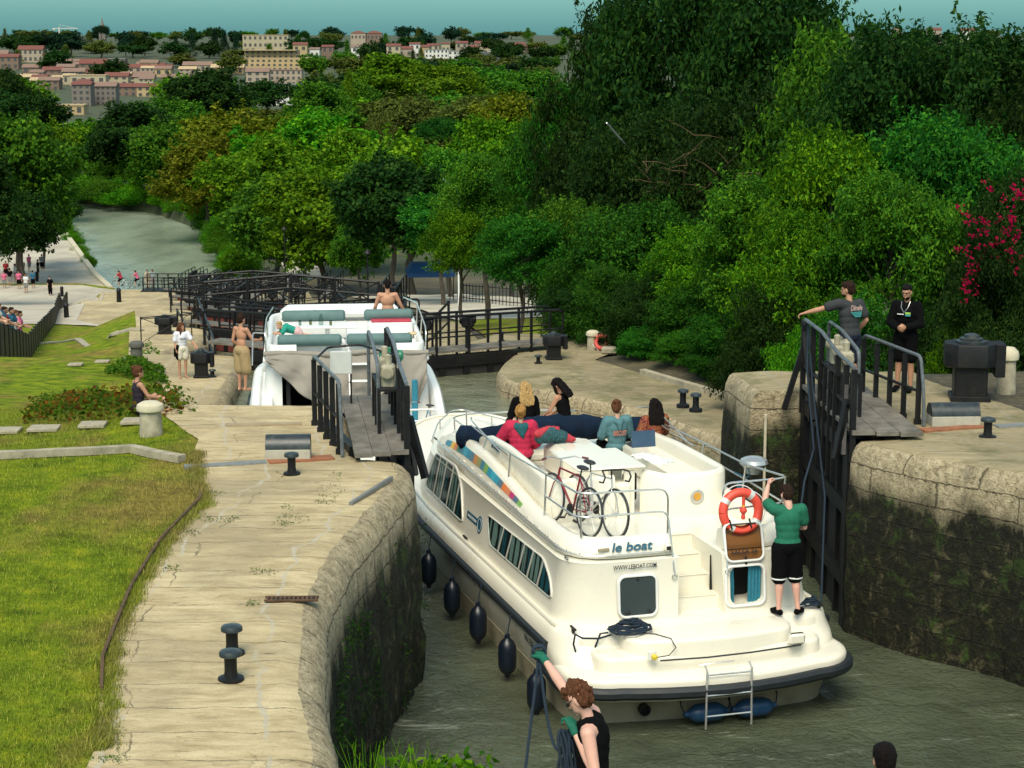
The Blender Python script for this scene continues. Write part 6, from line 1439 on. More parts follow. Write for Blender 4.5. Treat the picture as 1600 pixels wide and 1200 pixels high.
# floral shirt
def floral():
    m, ns, ls, bs = newmat('maroon_floral_cotton'); tc = ns.new('ShaderNodeTexCoord').outputs['Object']
    v = ns.new('ShaderNodeTexVoronoi'); v.inputs['Scale'].default_value = 17; v.inputs['Randomness'].default_value = 1
    n1 = ns.new('ShaderNodeTexNoise'); n1.inputs['Scale'].default_value = 14; n1.inputs['Distortion'].default_value = 2.5; ls.new(tc, n1.inputs['Vector']); ls.new(tc, v.inputs['Vector'])
    c = ramp(ns, ls, n1.outputs['Fac'], [(.42, (.06, .008, .012)), (.47, (.30, .03, .02)), (.52, (.07, .01, .012)), (.56, (.55, .22, .03)), (.62, (.04, .01, .01))])
    c = mixrgb(ns, ls, ramp(ns, ls, v.outputs['Distance'], [(.12, 1.0), (.2, 0.0)]), c, (.42, .12, .03)); ls.new(c, bs.inputs['Base Color']); bs.inputs['Roughness'].default_value = .8; return m
e, J, hm, H_, I = seated(0, 0, 6.05, -1.42, 2.18, 'woman in maroon floral shirt with long dark hair seated on the upper deck', HB + R(8), dict(eL=(-.27, .0, .35), wL=(-.29, .05, .08), eR=(.24, .1, .34), wR=(.1, .3, .25)), yaw=-10, pitch=-6, girl=True, curl=(.2, .5))
shirt(e, J, I, floral(), .95, .028, 1.04, .0, name='blouse', disp=.006); shorts(e, J, I, cloth('pale_teal_shorts', (.14, .32, .30)), .9, .025); hair(e, H_, hm, h_dark, 'long', 1.06, disp=.012)
# blonde in black
e, J, hm, H_, I = seated(0, 0, 8.45, -.02, 2.14, 'woman with loose blond hair and black jumper sitting forward of the canvas hood', HB + R(5), dict(eL=(-.25, .05, .33), wL=(-.15, .28, .26), eR=(.25, .05, .33), wR=(.15, .28, .26)), 1.60, pitch=-6, girl=True)
shirt(e, J, I, m_black_cl, 1.8, .028, 1.06, .0, name='jumper'); shorts(e, J, I, m_black_cl, 1.9, .01, 1, 'trousers'); hair(e, H_, hm, h_blond, 'long', 1.08, disp=.02)
blob('white_collar', [[((-.09, .02, .64), .03), ((-.04, -.08, .63), .035), ((.05, -.08, .63), .035), ((.1, .02, .64), .03)]], [], .01, m_white, e, 3)
# dark hair, black crop top
e, J, hm, H_, I = seated(0, 0, 8.75, -.82, 2.10, 'woman with long dark hair and black crop top looking down to her left', HB + R(45), dict(che=(0, .05, .47), nec=(0, .08, .63), hea=(0, .15, .77), sL=(-.17, .07, .58), sR=(.17, .05, .58), eL=(-.21, .18, .34), wL=(-.1, .36, .22), eR=(.19, .13, .34), wR=(.12, .34, .2)), 1.66, m_skin2, yaw=8, pitch=-35, girl=True)
shirt(e, J, I, m_black_cl, None, .014, 1.0, .0, name='crop_top', hipz=False, girl=True); shorts(e, J, I, m_black_cl, .5, .015)
hair(e, H_, hm, h_dark, 'long', 1.06, extra=([((-.07, .02, .03), .03), ((-.08, .06, -.1), .028), ((-.08, .07, -.22), .015)], [((.07, .02, .03), .03), ((.08, .06, -.1), .028), ((.08, .07, -.22), .015)]), disp=.012)
# --- boy in khaki shorts on the edge of the farther cruiser
loc = at(379, 611, 1.08)
e, J, hm, H_, I = person(loc, R(-38), 'bare-backed youth in khaki shorts standing barefoot on the edge of the farther cruiser',
    Jd(eR=(.24, .12, 1.16), wR=(.20, .38, 1.13), eL=(-.22, -.05, 1.13), wL=(-.17, .12, .96), tL=(-.11, .14, .03), aL=(-.07, -.02, .08), kL=(-.08, .01, .49), aR=(.07, .02, .08), kR=(.09, .04, .49), tR=(.08, .18, .03)), 1.70, m_skin2, pitch=-6, curl=(.4, 1.0), palm=((1, 0, 0), (-1, 0, 0)), fat=.92)
shorts(e, J, I, cloth('khaki_cotton', (.33, .24, .125)), 1.0, .035, 1.0, wide=1.12); hair(e, H_, hm, h_brown, vol=1.06, disp=.014)
# --- girl
loc = gpix(286, 591, fL)
e, J, hm, H_, I = person(loc, R(-155), 'barefoot girl in white printed T-shirt and cream shorts beside the black winch box',
    Jd(eL=(-.28, .08, 1.18), wL=(-.34, .28, 1.06), eR=(.22, -.02, 1.14), wR=(.22, .08, .92)), 1.36, m_skin2, yaw=25, pitch=-4, curl=(.3, .6), fat=.86, girl=False, palm=((0, 0, -1), (-1, 0, 0)))
shirt(e, J, I, cloth('white_cotton', (.66, .66, .72)), .75, .03, .9, -.03); shorts(e, J, I, cloth('cream_cotton', (.58, .54, .44)), .55, .035, .92, wide=1.15)
hair(e, H_, hm, h_auburn, 'long', 1.05, extra=([((-.07, .02, .03), .03), ((-.085, .05, -.12), .028), ((-.09, .06, -.30), .02)], [((.07, .02, .03), .03), ((.085, .05, -.12), .028), ((.09, .06, -.34), .02)]))
solid_text('shirt_print', 'Surf', .10, m_darkprint, e, (.09, .148, 1.23), (-1, 0, 0), (0, 0, 1), width=.17, depth=.006)
blob('tied_jacket', [[((.16, .06, 1.02), .05), ((.21, .07, .85), .065), ((.20, .08, .70), .05), ((.17, .08, .62), .03)], [((.24, .02, .95), .03), ((.25, .02, .72), .03)]], [], .012, m_black_cl, e, 3, .008)
# --- bare-backed man on the farther cruiser
e, J, hm, H_, I = person(B2L(5.95, -.98, 2.58), R(4), 'bare-backed man with cropped hair sitting with arms spread on the farther cruiser',
    sit(dict(eL=(-.27, .02, .33), wL=(-.31, .20, .15), eR=(.29, .0, .35), wR=(.40, .1, .13))), 1.72, m_skin2, pitch=-8, curl=(.6, .6), fat=1.06, palm=((0, 0, -1), (0, 0, -1)))
shorts(e, J, I, cloth('grey_blue_trunks', (.10, .12, .18)), .8, .02, 1.05); hair(e, H_, hm, h_dark, vol=.95, disp=.003)
# --- toddler leaning over the cushion
e, J, hm, H_, I = person(B2L(3.75, 1.05, 2.66), R(100), 'toddler in green top leaning over the cushions at the stern of the farther cruiser',
    sit(dict(pel=(0, -.1, .1), wai=(0, .04, .15), che=(0, .20, .20), nec=(0, .33, .24), hea=(0, .45, .30), sL=(-.16, .27, .22), sR=(.16, .27, .22), eL=(-.24, .40, .06), wL=(-.10, .52, .06), eR=(.24, .40, .06), wR=(.10, .52, .06), hL=(-.09, -.12, .1), hR=(.09, -.12, .1), kL=(-.12, -.25, -.02), kR=(.12, -.25, -.02), aL=(-.12, -.42, -.02), aR=(.12, -.42, -.02), tL=(-.12, -.52, -.04), tR=(.12, -.52, -.04))), 1.15, m_skin, yaw=45, pitch=-5, fat=1.1)
shirt(e, J, I, cloth('jade_cotton', (.02, .26, .19)), .7, .02, 1.12); shorts(e, J, I, cloth('pale_pink_shorts', (.60, .38, .38)), .5, .03, 1.15); hair(e, H_, hm, h_blond, vol=.98, disp=.004)
# --- woman resting by the ivy
p = gpix(217, 648, fL)
e, J, hm, H_, I = person(p + Vector((0, 0, .02)), R(-60), 'woman in dark swimsuit with a dark bun sitting on the lawn beyond the ivy', sit(dict(kL=(-.12, .38, .30), aL=(-.12, .45, .06), tL=(-.12, .6, .04), kR=(.14, .38, .30), aR=(.14, .45, .06), tR=(.14, .6, .04), eR=(.24, .12, .36), wR=(.18, .34, .3), eL=(-.23, .08, .34), wL=(-.2, .3, .3))), 1.42, m_skin2, yaw=0, girl=True, vox=.012)
shirt(e, J, I, cloth('dark_swimsuit', (.02, .015, .025)), None, .012, 1.0, name='swimsuit', hipz=True, girl=True); shorts(e, J, I, cloth('dark_swim_shorts', (.02, .015, .025)), .3, .012); hair(e, H_, hm, h_auburn, 'bun', 1.05)
# --- small figures far away
def far_person(px, py, f, label, rz, top, low, H=1.72, skin=None, hairc=None, J=None, group=None, loc=None, long_=False):
    loc = loc if loc is not None else gpix(px, py, f)
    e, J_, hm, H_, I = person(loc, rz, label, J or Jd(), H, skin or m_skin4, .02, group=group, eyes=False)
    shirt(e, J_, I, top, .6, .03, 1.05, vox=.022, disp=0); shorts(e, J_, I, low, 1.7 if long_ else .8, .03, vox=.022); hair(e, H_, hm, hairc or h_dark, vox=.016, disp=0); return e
cw, cr, cb, cg, cp, ck = cloth('white_top', (.6, .6, .58)), cloth('red_top', (.35, .03, .04)), cloth('blue_top', (.03, .12, .2)), cloth('grey_top', (.2, .2, .2)), cloth('pink_top', (.55, .12, .22)), m_black_cl
riding = sit(dict(pel=(0, 0, .86), wai=(0, .05, 1.0), che=(0, .14, 1.2), nec=(0, .20, 1.36), hea=(0, .26, 1.5), sL=(-.17, .16, 1.32), sR=(.17, .16, 1.32), eL=(-.22, .35, 1.14), wL=(-.24, .52, 1.0), eR=(.22, .35, 1.14), wR=(.24, .52, 1.0), hL=(-.08, 0, .84), hR=(.08, 0, .84), kL=(-.1, .28, .62), aL=(-.1, .18, .22), tL=(-.1, .3, .18), kR=(.1, .32, .80), aR=(.1, .28, .42), tR=(.1, .42, .40)))
for px, lb, fr, tp, rzb in ((190, 'red cyclist with green box riding along the far end of the quay', m_white, cr, 78), (216, 'cyclist in pale red top just left of the standing couple, far away', m_rubber, cp, 78)):
    p = gpix(px, 451, fL); bicycle('bicycle', p, R(rzb + 92), ('white city bicycle under the left far cyclist' if px < 200 else 'dark bicycle under the right far cyclist'), fr, 'far bicycles', 0, False, 1.05, 8)
    far_person(px, 451, fL, lb, R(rzb), tp, ck, 1.7, m_skin, J=riding, loc=p + Vector((0, 0, .06)))
far_person(231, 452, fL, 'man in beige standing at the far end of the quay, left of a couple', R(200), cloth('beige_top', (.38, .33, .24)), cloth('beige_trousers', (.33, .28, .2)), 1.8, long_=True)
far_person(239, 452, fL, 'person in pale blue-grey standing right in the far couple', R(150), cloth('blue_grey_top', (.25, .3, .33)), cg, 1.8, long_=True)
far_person(79, 463, fL, 'woman in black walking alone on the pale path at the left', R(170), ck, ck, 1.7, m_skin, long_=True)
far_person(41, 458, fL, 'person in white walking near the left trees', R(160), cw, cg, 1.7)
far_person(30, 452, fL, 'person in pink under the left trees', R(200), cp, ck, 1.65)
far_person(7, 452, fL, 'person in bright pink top at the left frame edge under the trees', R(200), cp, cg, 1.6)
far_person(66, 425, fL, 'distant walker on the towpath beside the canal', R(20), cg, ck, 1.7)
for i_, (px, py, tp, lb) in enumerate(((16, 448, ck, 'stroller in black left of the one in white, under the trees'), (52, 452, cb, 'stroller in blue-green on the pale path right of the one in white'), (24, 441, cw, 'stroller in white far back under the left trees'), (60, 434, ck, 'dark stroller by the foot of the left edge tree'), (36, 434, cg, 'grey stroller deep in the shade of the left trees'), (10, 436, cr, 'stroller in red deep in the shade at the left edge'), (46, 425, cp, 'tiny pink stroller farthest along the shaded path'))):
    far_person(px, py, fL, lb, R(40 * i_), tp, ck if i_ % 2 else cg, 1.68, group='strollers on the pale path')
# onlookers at the fence
rnd = random.Random(4)
desc = [('white', cw), ('dark red', cr), ('black', ck), ('teal blue', cb), ('grey', cg), ('pink', cp)]
onl = [(58.2, .35, 0), (59.3, .45, 1), (60.6, .4, 3), (62.0, .95, 2), (63.2, .4, 4), (65.0, .45, 1), (66.5, 1.1, 2), (68.2, .4, 3), (71.0, .4, 0), (57.4, .9, 2), (60.0, 1.2, 3), (64.2, 1.1, 0), (69.5, 1.0, 4), (74.5, .4, 5)]
nm_ = ['first', 'second', 'third', 'fourth', 'fifth', 'sixth', 'seventh', 'eighth', 'ninth', 'backmost near', 'second-row', 'taller second-row', 'far second-row', 'last']
for i, (Y, off, c) in enumerate(onl):
    t = (Y - fa.y) / (fb.y - fa.y); X = fa.x + (fb.x - fa.x) * t - off
    far_person(0, 0, fL, '%s onlooker from the left frame edge along the fence, in a %s top' % (nm_[i], desc[c][0]), R(-90 + rnd.uniform(-30, 30)), desc[c][1], ck if i % 2 else cg, 1.62 + rnd.random() * .2, m_skin if i % 3 == 0 else m_skin4, [h_dark, h_brown, h_auburn][i % 3],
               J=Jd(eL=(-.25, .12, 1.15), wL=(-.12, .38, 1.1), eR=(.25, .12, 1.15), wR=(.12, .38, 1.1), hea=(0, .08, 1.6)), loc=Vector((X, Y, fL(X, Y) + .12)), group='onlookers along the fence')
far_person(0, 0, fL, 'child with fair hair half hidden at the front left of the farther cruiser deck', R(10), cw, ck, 1.2, m_skin, h_blond, loc=B2L(8.8, .75, 1.12))
blob('bag_body', [[((0, -.20, .08), .09), ((0, .0, .12), .13), ((0, .18, .08), .09)]], [], .012, M('dark_teal_nylon', (.015, .07, .08), .8, 0, .4, 14, .4), bag, 3, .02)
blob('red_jacket_sleeve', [[((-.03, .22, .15), .07), ((.02, .05, .20), .06), ((.0, -.10, .20), .05)], [((.0, -.25, .06), .07), ((-.05, -.33, .04), .05)]], [], .012, M('red_nylon', (.40, .03, .045), .8, 0, .3, 12, .4), bag, 3, .02)
# near lock head under the frame (what the foreground people stand on)
mb = MB(); mb.box((.2, 11.0, 1.0), (3.0, 5.0, 3.54)); mb.box((2.9, 12.0, .6), (2.6, 3.4, 2.88)); tag(mb.build('lock_wall', m_kerb, None, False), 'stone head of the near lock under the woman with the rope', 'lock wall')

bpy.data.scenes.remove(SCR)
# ================================================================ foliage
def leaf_mat(name, c0, c1, c2, trans=.38):
    m, ns, ls, bs = newmat(name)
    ge = ns.new('ShaderNodeNewGeometry'); oi = ns.new('ShaderNodeObjectInfo')
    gp = ge.outputs['Position']
    c = ramp(ns, ls, ge.outputs['Random Per Island'], [(0.0, c0), (.5, c1), (1.0, c2)])
    n = ntex(ns, ls, gp, .55, 3)
    c = mixrgb(ns, ls, math_(ns, ls, 'MULTIPLY', ramp(ns, ls, n, [(.38, 1.0), (.6, 0.0)]), .45), c, tuple(x * .6 for x in c0))
    hs = ns.new('ShaderNodeHueSaturation'); ls.new(c, hs.inputs['Color']); hs.inputs['Saturation'].default_value = 1.12
    ls.new(math_(ns, ls, 'ADD', .487, math_(ns, ls, 'MULTIPLY', oi.outputs['Random'], .026)), hs.inputs['Hue'])
    ls.new(math_(ns, ls, 'ADD', .78, math_(ns, ls, 'MULTIPLY', oi.outputs['Random'], .44)), hs.inputs['Value'])
    ls.new(hs.outputs[0], bs.inputs['Base Color']); bs.inputs['Roughness'].default_value = .7; bs.inputs['Specular IOR Level'].default_value = .10
    tr = ns.new('ShaderNodeBsdfTranslucent'); ls.new(hs.outputs[0], tr.inputs[0])
    mx = ns.new('ShaderNodeMixShader'); mx.inputs[0].default_value = trans
    ls.new(bs.outputs[0], mx.inputs[1]); ls.new(tr.outputs[0], mx.inputs[2]); ls.new(mx.outputs[0], ns['Material Output'].inputs['Surface'])
    return m
LM = {
 'plane': leaf_mat('plane_leaves', (0.05071, 0.1237, 0.01848), (0.1087, 0.2294, 0.02772), (0.2173, 0.3491, 0.0462)),
 'gold': leaf_mat('yellowing_leaves', (0.0675, 0.1035, 0.0132), (0.1462, 0.1863, 0.0231), (0.27, 0.276, 0.0495)),
 'green': leaf_mat('mid_green_leaves', (0.0315, 0.1006, 0.01925), (0.07, 0.1811, 0.02695), (0.1488, 0.2918, 0.04235)),
 'emerald': leaf_mat('emerald_leaves', (0.01584, 0.0704, 0.01549), (0.03802, 0.1373, 0.02253), (0.09504, 0.2376, 0.03661)),
 'bright': leaf_mat('bright_ash_leaves', (0.03135, 0.1121, 0.0165), (0.07838, 0.2156, 0.0264), (0.2137, 0.4054, 0.0495)),
 'dark': leaf_mat('dark_leaves', (0.0099, 0.033, 0.008925), (0.02145, 0.057, 0.01275), (0.0495, 0.093, 0.01912)),
 'pine': leaf_mat('pine_needles', (0.0078, 0.0286, 0.0156), (0.0156, 0.0442, 0.0208), (0.0286, 0.0676, 0.0286)),
 'olive': leaf_mat('olive_leaves', (0.0595, 0.084, 0.02268), (0.1071, 0.14, 0.03528), (0.1785, 0.21, 0.0504)),
 'umbrella': leaf_mat('umbrella_pine_needles', (0.012, 0.072, 0.0144), (0.0264, 0.12, 0.0216), (0.048, 0.168, 0.03)),
 'ivy': leaf_mat('ivy_leaves', (.03, .08, .012), (.07, .14, .02), (.13, .20, .03)),
 'rust': leaf_mat('rusty_ivy_leaves', (.07, .03, .012), (.16, .07, .02), (.10, .13, .02)),
 'petal': leaf_mat('oleander_petals', (.22, .006, .045), (.34, .012, .07), (.46, .03, .11)),
}
m_bark = M('bark', (.075, .060, .042), .9, 0, .35, 6, .8); m_palebark = M('pale_bark', (.22, .20, .15), .9, 0, .25, 5, .6)
def leaves(P, N, size, aspect, rng, up=.35, droop=0.0):
    n = len(P)
    d = rng.normal(size=(n, 3)); d /= np.linalg.norm(d, axis=1)[:, None]
    nm = N * .55 + rng.normal(size=(n, 3)) * .6 + np.array([0, 0, up]); nm /= np.linalg.norm(nm, axis=1)[:, None]
    d[:, 2] -= droop
    d = d - nm * (d * nm).sum(1)[:, None]; d /= (np.linalg.norm(d, axis=1)[:, None] + 1e-9); s = np.cross(nm, d)
    L = size * (.6 + .8 * rng.random(n))[:, None]; Wd = L * aspect
    fold = nm * (L * .12)
    V = np.stack([P, P + d * L * .5 + s * Wd * .5 + fold, P + d * L, P + d * L * .5 - s * Wd * .5 + fold], 1).reshape(-1, 3)
    Fq = np.arange(n * 4).reshape(-1, 4); return V, Fq
def crown_mesh(name, seed, nlobes=16, nclump=22, nleaf=45, size=.045, aspect=.6, lobe_r=.42, shape='round', clump_r=.11, up=.75, droop=0.0, squash=.9, sprigs=0):
    """unit crown: radius about 1 in x and y, z from 0 to 2"""
    rng = np.random.default_rng(seed); PP, NN = [], []
    for i in range(nlobes):
        if shape == 'round':
            u = rng.random() * 1.75 - .75; a = i * 2.4 + rng.random() * .8; r = math.sqrt(max(0, 1 - u * u)) * .62; q_ = .85 + .35 * rng.random(); c = np.array([q_ * r * math.cos(a), q_ * r * math.sin(a), 1.0 + u * .60]); lr = lobe_r * (.55 + .7 * rng.random())
        elif shape == 'column':
            t = (i + .5) / nlobes; r = .42 * math.sin(math.pi * min(1, t * .9 + .12)) ; a = i * 2.4; c = np.array([r * math.cos(a), r * math.sin(a), .12 + 1.75 * t]); lr = lobe_r * (1.15 - .6 * t)
        elif shape == 'cone':
            t = (i + .5) / nlobes; r = .75 * (1 - t); a = i * 2.4; c = np.array([r * math.cos(a), r * math.sin(a), .1 + 1.75 * t]); lr = lobe_r * (1.1 - .75 * t)
        elif shape == 'umbrella':
            a = i * 2.4; r = .78 * math.sqrt((i + .5) / nlobes); c = np.array([r * math.cos(a), r * math.sin(a), 1.35 + .35 * (1 - r * r) + .05 * rng.random()]); lr = lobe_r * .8
        else:   # bush
            a = i * 2.4; r = .72 * math.sqrt((i + .5) / nlobes); c = np.array([r * math.cos(a), r * math.sin(a), .25 + (1.35 - .9 * r) * rng.random()]); lr = lobe_r * (.8 + .4 * rng.random())
        for k in range(nclump):
            v = rng.normal(size=3); v /= np.linalg.norm(v); v[2] = v[2] * .8 + .15
            cc = c + v * lr * np.array([1, 1, squash]) * (.72 + .38 * rng.random()); m = int(nleaf * (.5 + rng.random()))
            q = rng.normal(size=(m, 3)) * clump_r * np.array([1, 1, .6]); PP.append(cc + q); NN.append(np.repeat(v[None], m, 0))
    A = np.concatenate(PP); ctr = np.array([0, 0, .9]); zmax = A[:, 2].max()
    for s_ in range(sprigs):                      # loose shoots breaking the outline
        q = A[rng.integers(len(A))]; v = (q - ctr); v /= np.linalg.norm(v) + 1e-6; v = v + rng.normal(size=3) * .35 + np.array([0, 0, .25]); v /= np.linalg.norm(v); L = .10 + .16 * rng.random(); m = 26
        t = rng.random(m)[:, None]; pts = q + v * L * t + rng.normal(size=(m, 3)) * .016 * (1.2 - t); pts = pts[pts[:, 2] < 2.02]
        PP.append(pts); NN.append(np.repeat(v[None], len(pts), 0))
    P = np.concatenate(PP); N = np.concatenate(NN); P[:, 2] = np.maximum(P[:, 2], .02)
    V, Fq = leaves(P, N, size, aspect, rng, up, droop)
    return fast_mesh(name, V, Fq)
def trunk_mesh(name, seed, limbs=7, r=.06, top=.62, base=-1.0):
    rnd = random.Random(seed); mb = MB(); n = 8; pts = [Vector((.04 * math.sin(k * 1.3 + seed), .04 * math.cos(k * 1.7), base + (top - base) * k / n)) for k in range(n + 1)]
    mb.tube(pts, [r * (1.25 - .9 * k / n) for k in range(n + 1)], 8)
    for i in range(limbs):
        a = i * 2.4 + rnd.random(); z = -.15 + .6 * i / limbs; b = Vector((0, 0, z)); e = Vector((.5 * math.cos(a), .5 * math.sin(a), z + .25 + .2 * rnd.random())); mid = b.lerp(e, .5) + Vector((0, 0, -.05 + .1 * rnd.random()))
        mb.tube([b, b.lerp(mid, .5) + Vector((0, 0, .03)), mid, e], [r * .5, r * .4, r * .28, r * .08], 6)
    return mb.mesh(name)
PROTO = {
 'near': [crown_mesh('crown', 11 + i, 26, 22, 58, .050, .45, .36, clump_r=.085, up=.35, droop=.3, sprigs=420) for i in range(2)],
 'nearbush': [crown_mesh('crown', 31 + i, 18, 26, 62, .055, .36, .34, 'bush', clump_r=.085, up=.5, droop=-.2, sprigs=380) for i in range(2)],
 'mid': [crown_mesh('crown', 51 + i, 24, 22, 36, .070, .7, .37, clump_r=.080, sprigs=260) for i in range(3)],
 'far': [crown_mesh('crown', 71 + i, 13, 12, 22, .13, .8, .44, clump_r=.12, sprigs=60) for i in range(3)],
 'umbrella': [crown_mesh('crown', 91, 22, 18, 30, .06, .5, .30, 'umbrella', clump_r=.07, up=.8)],
 'column': [crown_mesh('crown', 95, 12, 18, 26, .09, .6, .36, 'column', clump_r=.09)],
 'cone': [crown_mesh('crown', 97, 14, 12, 22, .11, .5, .40, 'cone', clump_r=.10)],
 'reed': [crown_mesh('crown', 99, 14, 20, 34, .085, .30, .36, 'bush', clump_r=.09, up=.2, droop=-1.2)],
}
TRUNK = [trunk_mesh('trunk', k) for k in range(2)]
for t_ in TRUNK: t_.materials.append(m_bark)
crown_cache = {}
def crown_data(kind, leafk, i):
    key = (kind, leafk, i % len(PROTO[kind]))
    if key not in crown_cache:
        me = PROTO[kind][i % len(PROTO[kind])]
        me = me.copy(); me.materials.clear(); me.materials.append(LM[leafk]); crown_cache[key] = me
    return crown_cache[key]
def ground_any(X, Y):
    if Y >= 172: return zfar(X, Y)
    return fR(X, Y) if X > lin(C_t, Y) else fL(X, Y)
tree_n = 0
side_words = lambda px: 'left part' if px < 530 else 'middle' if px < 1060 else 'right part'
def tree(px, top, Y, wpx, kind, leafk, label, group, cat='tree', low=None, hfac=1.0, zg=None, bark=None, name=None, depth=None):
    global tree_n
    tree_n += 1; i = tree_n; rnd = random.Random(i * 17)
    c = atY(px, top, Y); zb_ = zg if zg is not None else ground_any(c.x, Y); H = max(1.0, c.z - zb_); w = wpx / F * Y / 2
    bushy = kind in ('nearbush', 'reed'); e = empty(name or ('bush' if bushy else 'tree'), (c.x, Y, zb_), rnd.uniform(0, 6.28), label, cat, group)
    low = low if low is not None else (0.0 if bushy else .22)
    ch = H * (1 - low); cr = bpy.data.objects.new('crown', crown_data(kind, leafk, i)); COL.objects.link(cr); cr.parent = e
    cr.location = (0, 0, H * low); cr.scale = (w, w * (depth or 1), ch / (1.95 if kind != 'umbrella' else 1.85))
    if not bushy:
        tk = bpy.data.objects.new('trunk', TRUNK[i % 2]); COL.objects.link(tk); tk.parent = e
        tk.location = (0, 0, H * .45); tk.scale = (w * .8, w * .8, H * .45)
    return e
def LB(px, top, what, where): return '%s %s' % (what, where)
T = tree
# right-hand thicket, front rows
gR_ = 'trees and tall shrubs on the right bank'
for px, top, Y, w, kind, lk, lb in (
  (893, 432, 53, 110, 'nearbush', 'dark', 'dark oleander bush behind the black winch box on the right quay'),
  (948, 395, 52, 130, 'nearbush', 'emerald', 'dense oleander bush beside the pale stone bollard'),
  (1012, 402, 50, 150, 'nearbush', 'dark', 'dark oleander overhanging the kerb of the low right quay'),
  (1075, 425, 48.3, 140, 'nearbush', 'emerald', 'narrow-leaved shrub above the middle of the kerb'),
  (1135, 452, 46, 140, 'nearbush', 'emerald', 'low green shrub left of the right stone pier'),
  (1190, 420, 42, 150, 'nearbush', 'dark', 'dark shrub just behind the right stone pier'),
  (1262, 440, 39, 120, 'nearbush', 'bright', 'bright leafy shrub behind the arm of the young man on the gate'),
  (1340, 420, 37.5, 190, 'nearbush', 'emerald', 'dense shrub behind the two young men'),
  (1440, 430, 36.8, 170, 'nearbush', 'dark', 'dark shrub right of the man in the black sweatshirt'),
  (1487, 470, 35.2, 90, 'nearbush', 'bright', 'yellow-green young shrub above the big black winch box'),
  (1590, 400, 35.5, 200, 'nearbush', 'dark', 'dark oleander shrub at the right frame edge behind the winch box'),
  (905, 500, 53.5, 80, 'nearbush', 'green', 'low grassy shrub between winch box and pale stone bollard'),
  (1005, 520, 48.6, 90, 'nearbush', 'emerald', 'low shrub spilling over the kerb right of the lifebuoy'), (1062, 535, 47.2, 90, 'nearbush', 'green', 'low shrub against the middle of the curved kerb'), (1118, 550, 45.6, 90, 'nearbush', 'emerald', 'low shrub against the kerb near its right end'), (1168, 560, 44.2, 80, 'nearbush', 'green', 'low shrub between kerb and stone pier'),
  (1100, 355, 50, 190, 'near', 'bright', 'bright ash sapling leaning over the bushes left of the pier'),
  (1195, 260, 47, 240, 'near', 'green', 'tall ash with feathery leaves above the right pier'),
  (1300, 205, 45, 260, 'near', 'bright', 'bright green ash above the two young men'),
  (1400, 250, 42, 240, 'near', 'green', 'green ash right of the young men'),
  (1250, 330, 43, 210, 'near', 'bright', 'leafy ash behind the gate rail'),
  (1490, 160, 46, 300, 'near', 'emerald', 'dense tree above the pink oleander'),
  (1580, 270, 41, 220, 'near', 'dark', 'dark tree behind the pink oleander at the frame edge'),
  (1000, 300, 58, 230, 'near', 'emerald', 'dark green tree behind the oleanders, left of the bright ash'),
  (1080, 230, 60, 240, 'near', 'dark', 'dark tree with bare twigs in the centre of the thicket'),
  (905, 300, 66, 190, 'near', 'green', 'green tree left of the thicket above the winch box'),
  (1420, 38, 56, 330, 'near', 'dark', 'tall tree near the upper right corner'),
  (1560, 14, 54, 340, 'near', 'dark', 'dark tree filling the upper right corner'),
  (1330, 48, 60, 280, 'near', 'green', 'tall green tree below the gap of sky on the right'),
  (1180, 110, 66, 300, 'near', 'dark', 'dark tree at the heart of the right thicket'),
  (1235, -70, 74, 330, 'near', 'dark', 'tallest dark tree reaching past the top edge right of centre'),
  (1075, -90, 78, 330, 'near', 'dark', 'tall dark tree reaching past the top edge in the centre right'),
  (960, -10, 82, 230, 'near', 'dark', 'tall dark tree whose crown borders the open sky'),
  (900, 90, 84, 160, 'near', 'emerald', 'narrow-lobed tree at the left edge of the dark thicket'),
  (850, 190, 86, 150, 'near', 'emerald', 'green tree hanging over the black gate on the right'),
  (1000, 150, 72, 240, 'near', 'dark', 'dark tree behind the pale slanted pole'),
  (760, 240, 92, 170, 'near', 'green', 'green tree above the blue awning'),
  (815, 330, 64, 150, 'near', 'emerald', 'drooping tree whose trunk stands beside the closed gate'),
  (720, 330, 84, 120, 'near', 'bright', 'bright tree just right of the blue awning'),
  (900, 395, 58, 120, 'near', 'emerald', 'small tree between the thicket and the winch box'),
  (1690, 20, 50, 280, 'near', 'dark', 'dark tree cut by the right frame edge'),
  (1690, 330, 38, 200, 'near', 'dark', 'dark shrub-like tree outside the right frame edge'),
 ):
    T(px, top, Y, w, kind, lk, lb, gR_, 'shrub' if kind == 'nearbush' else 'tree', low=.36 if px in (815, 720, 760, 850) else .05 if kind == 'near' else 0)
gM = 'trees between the locks and the canal'
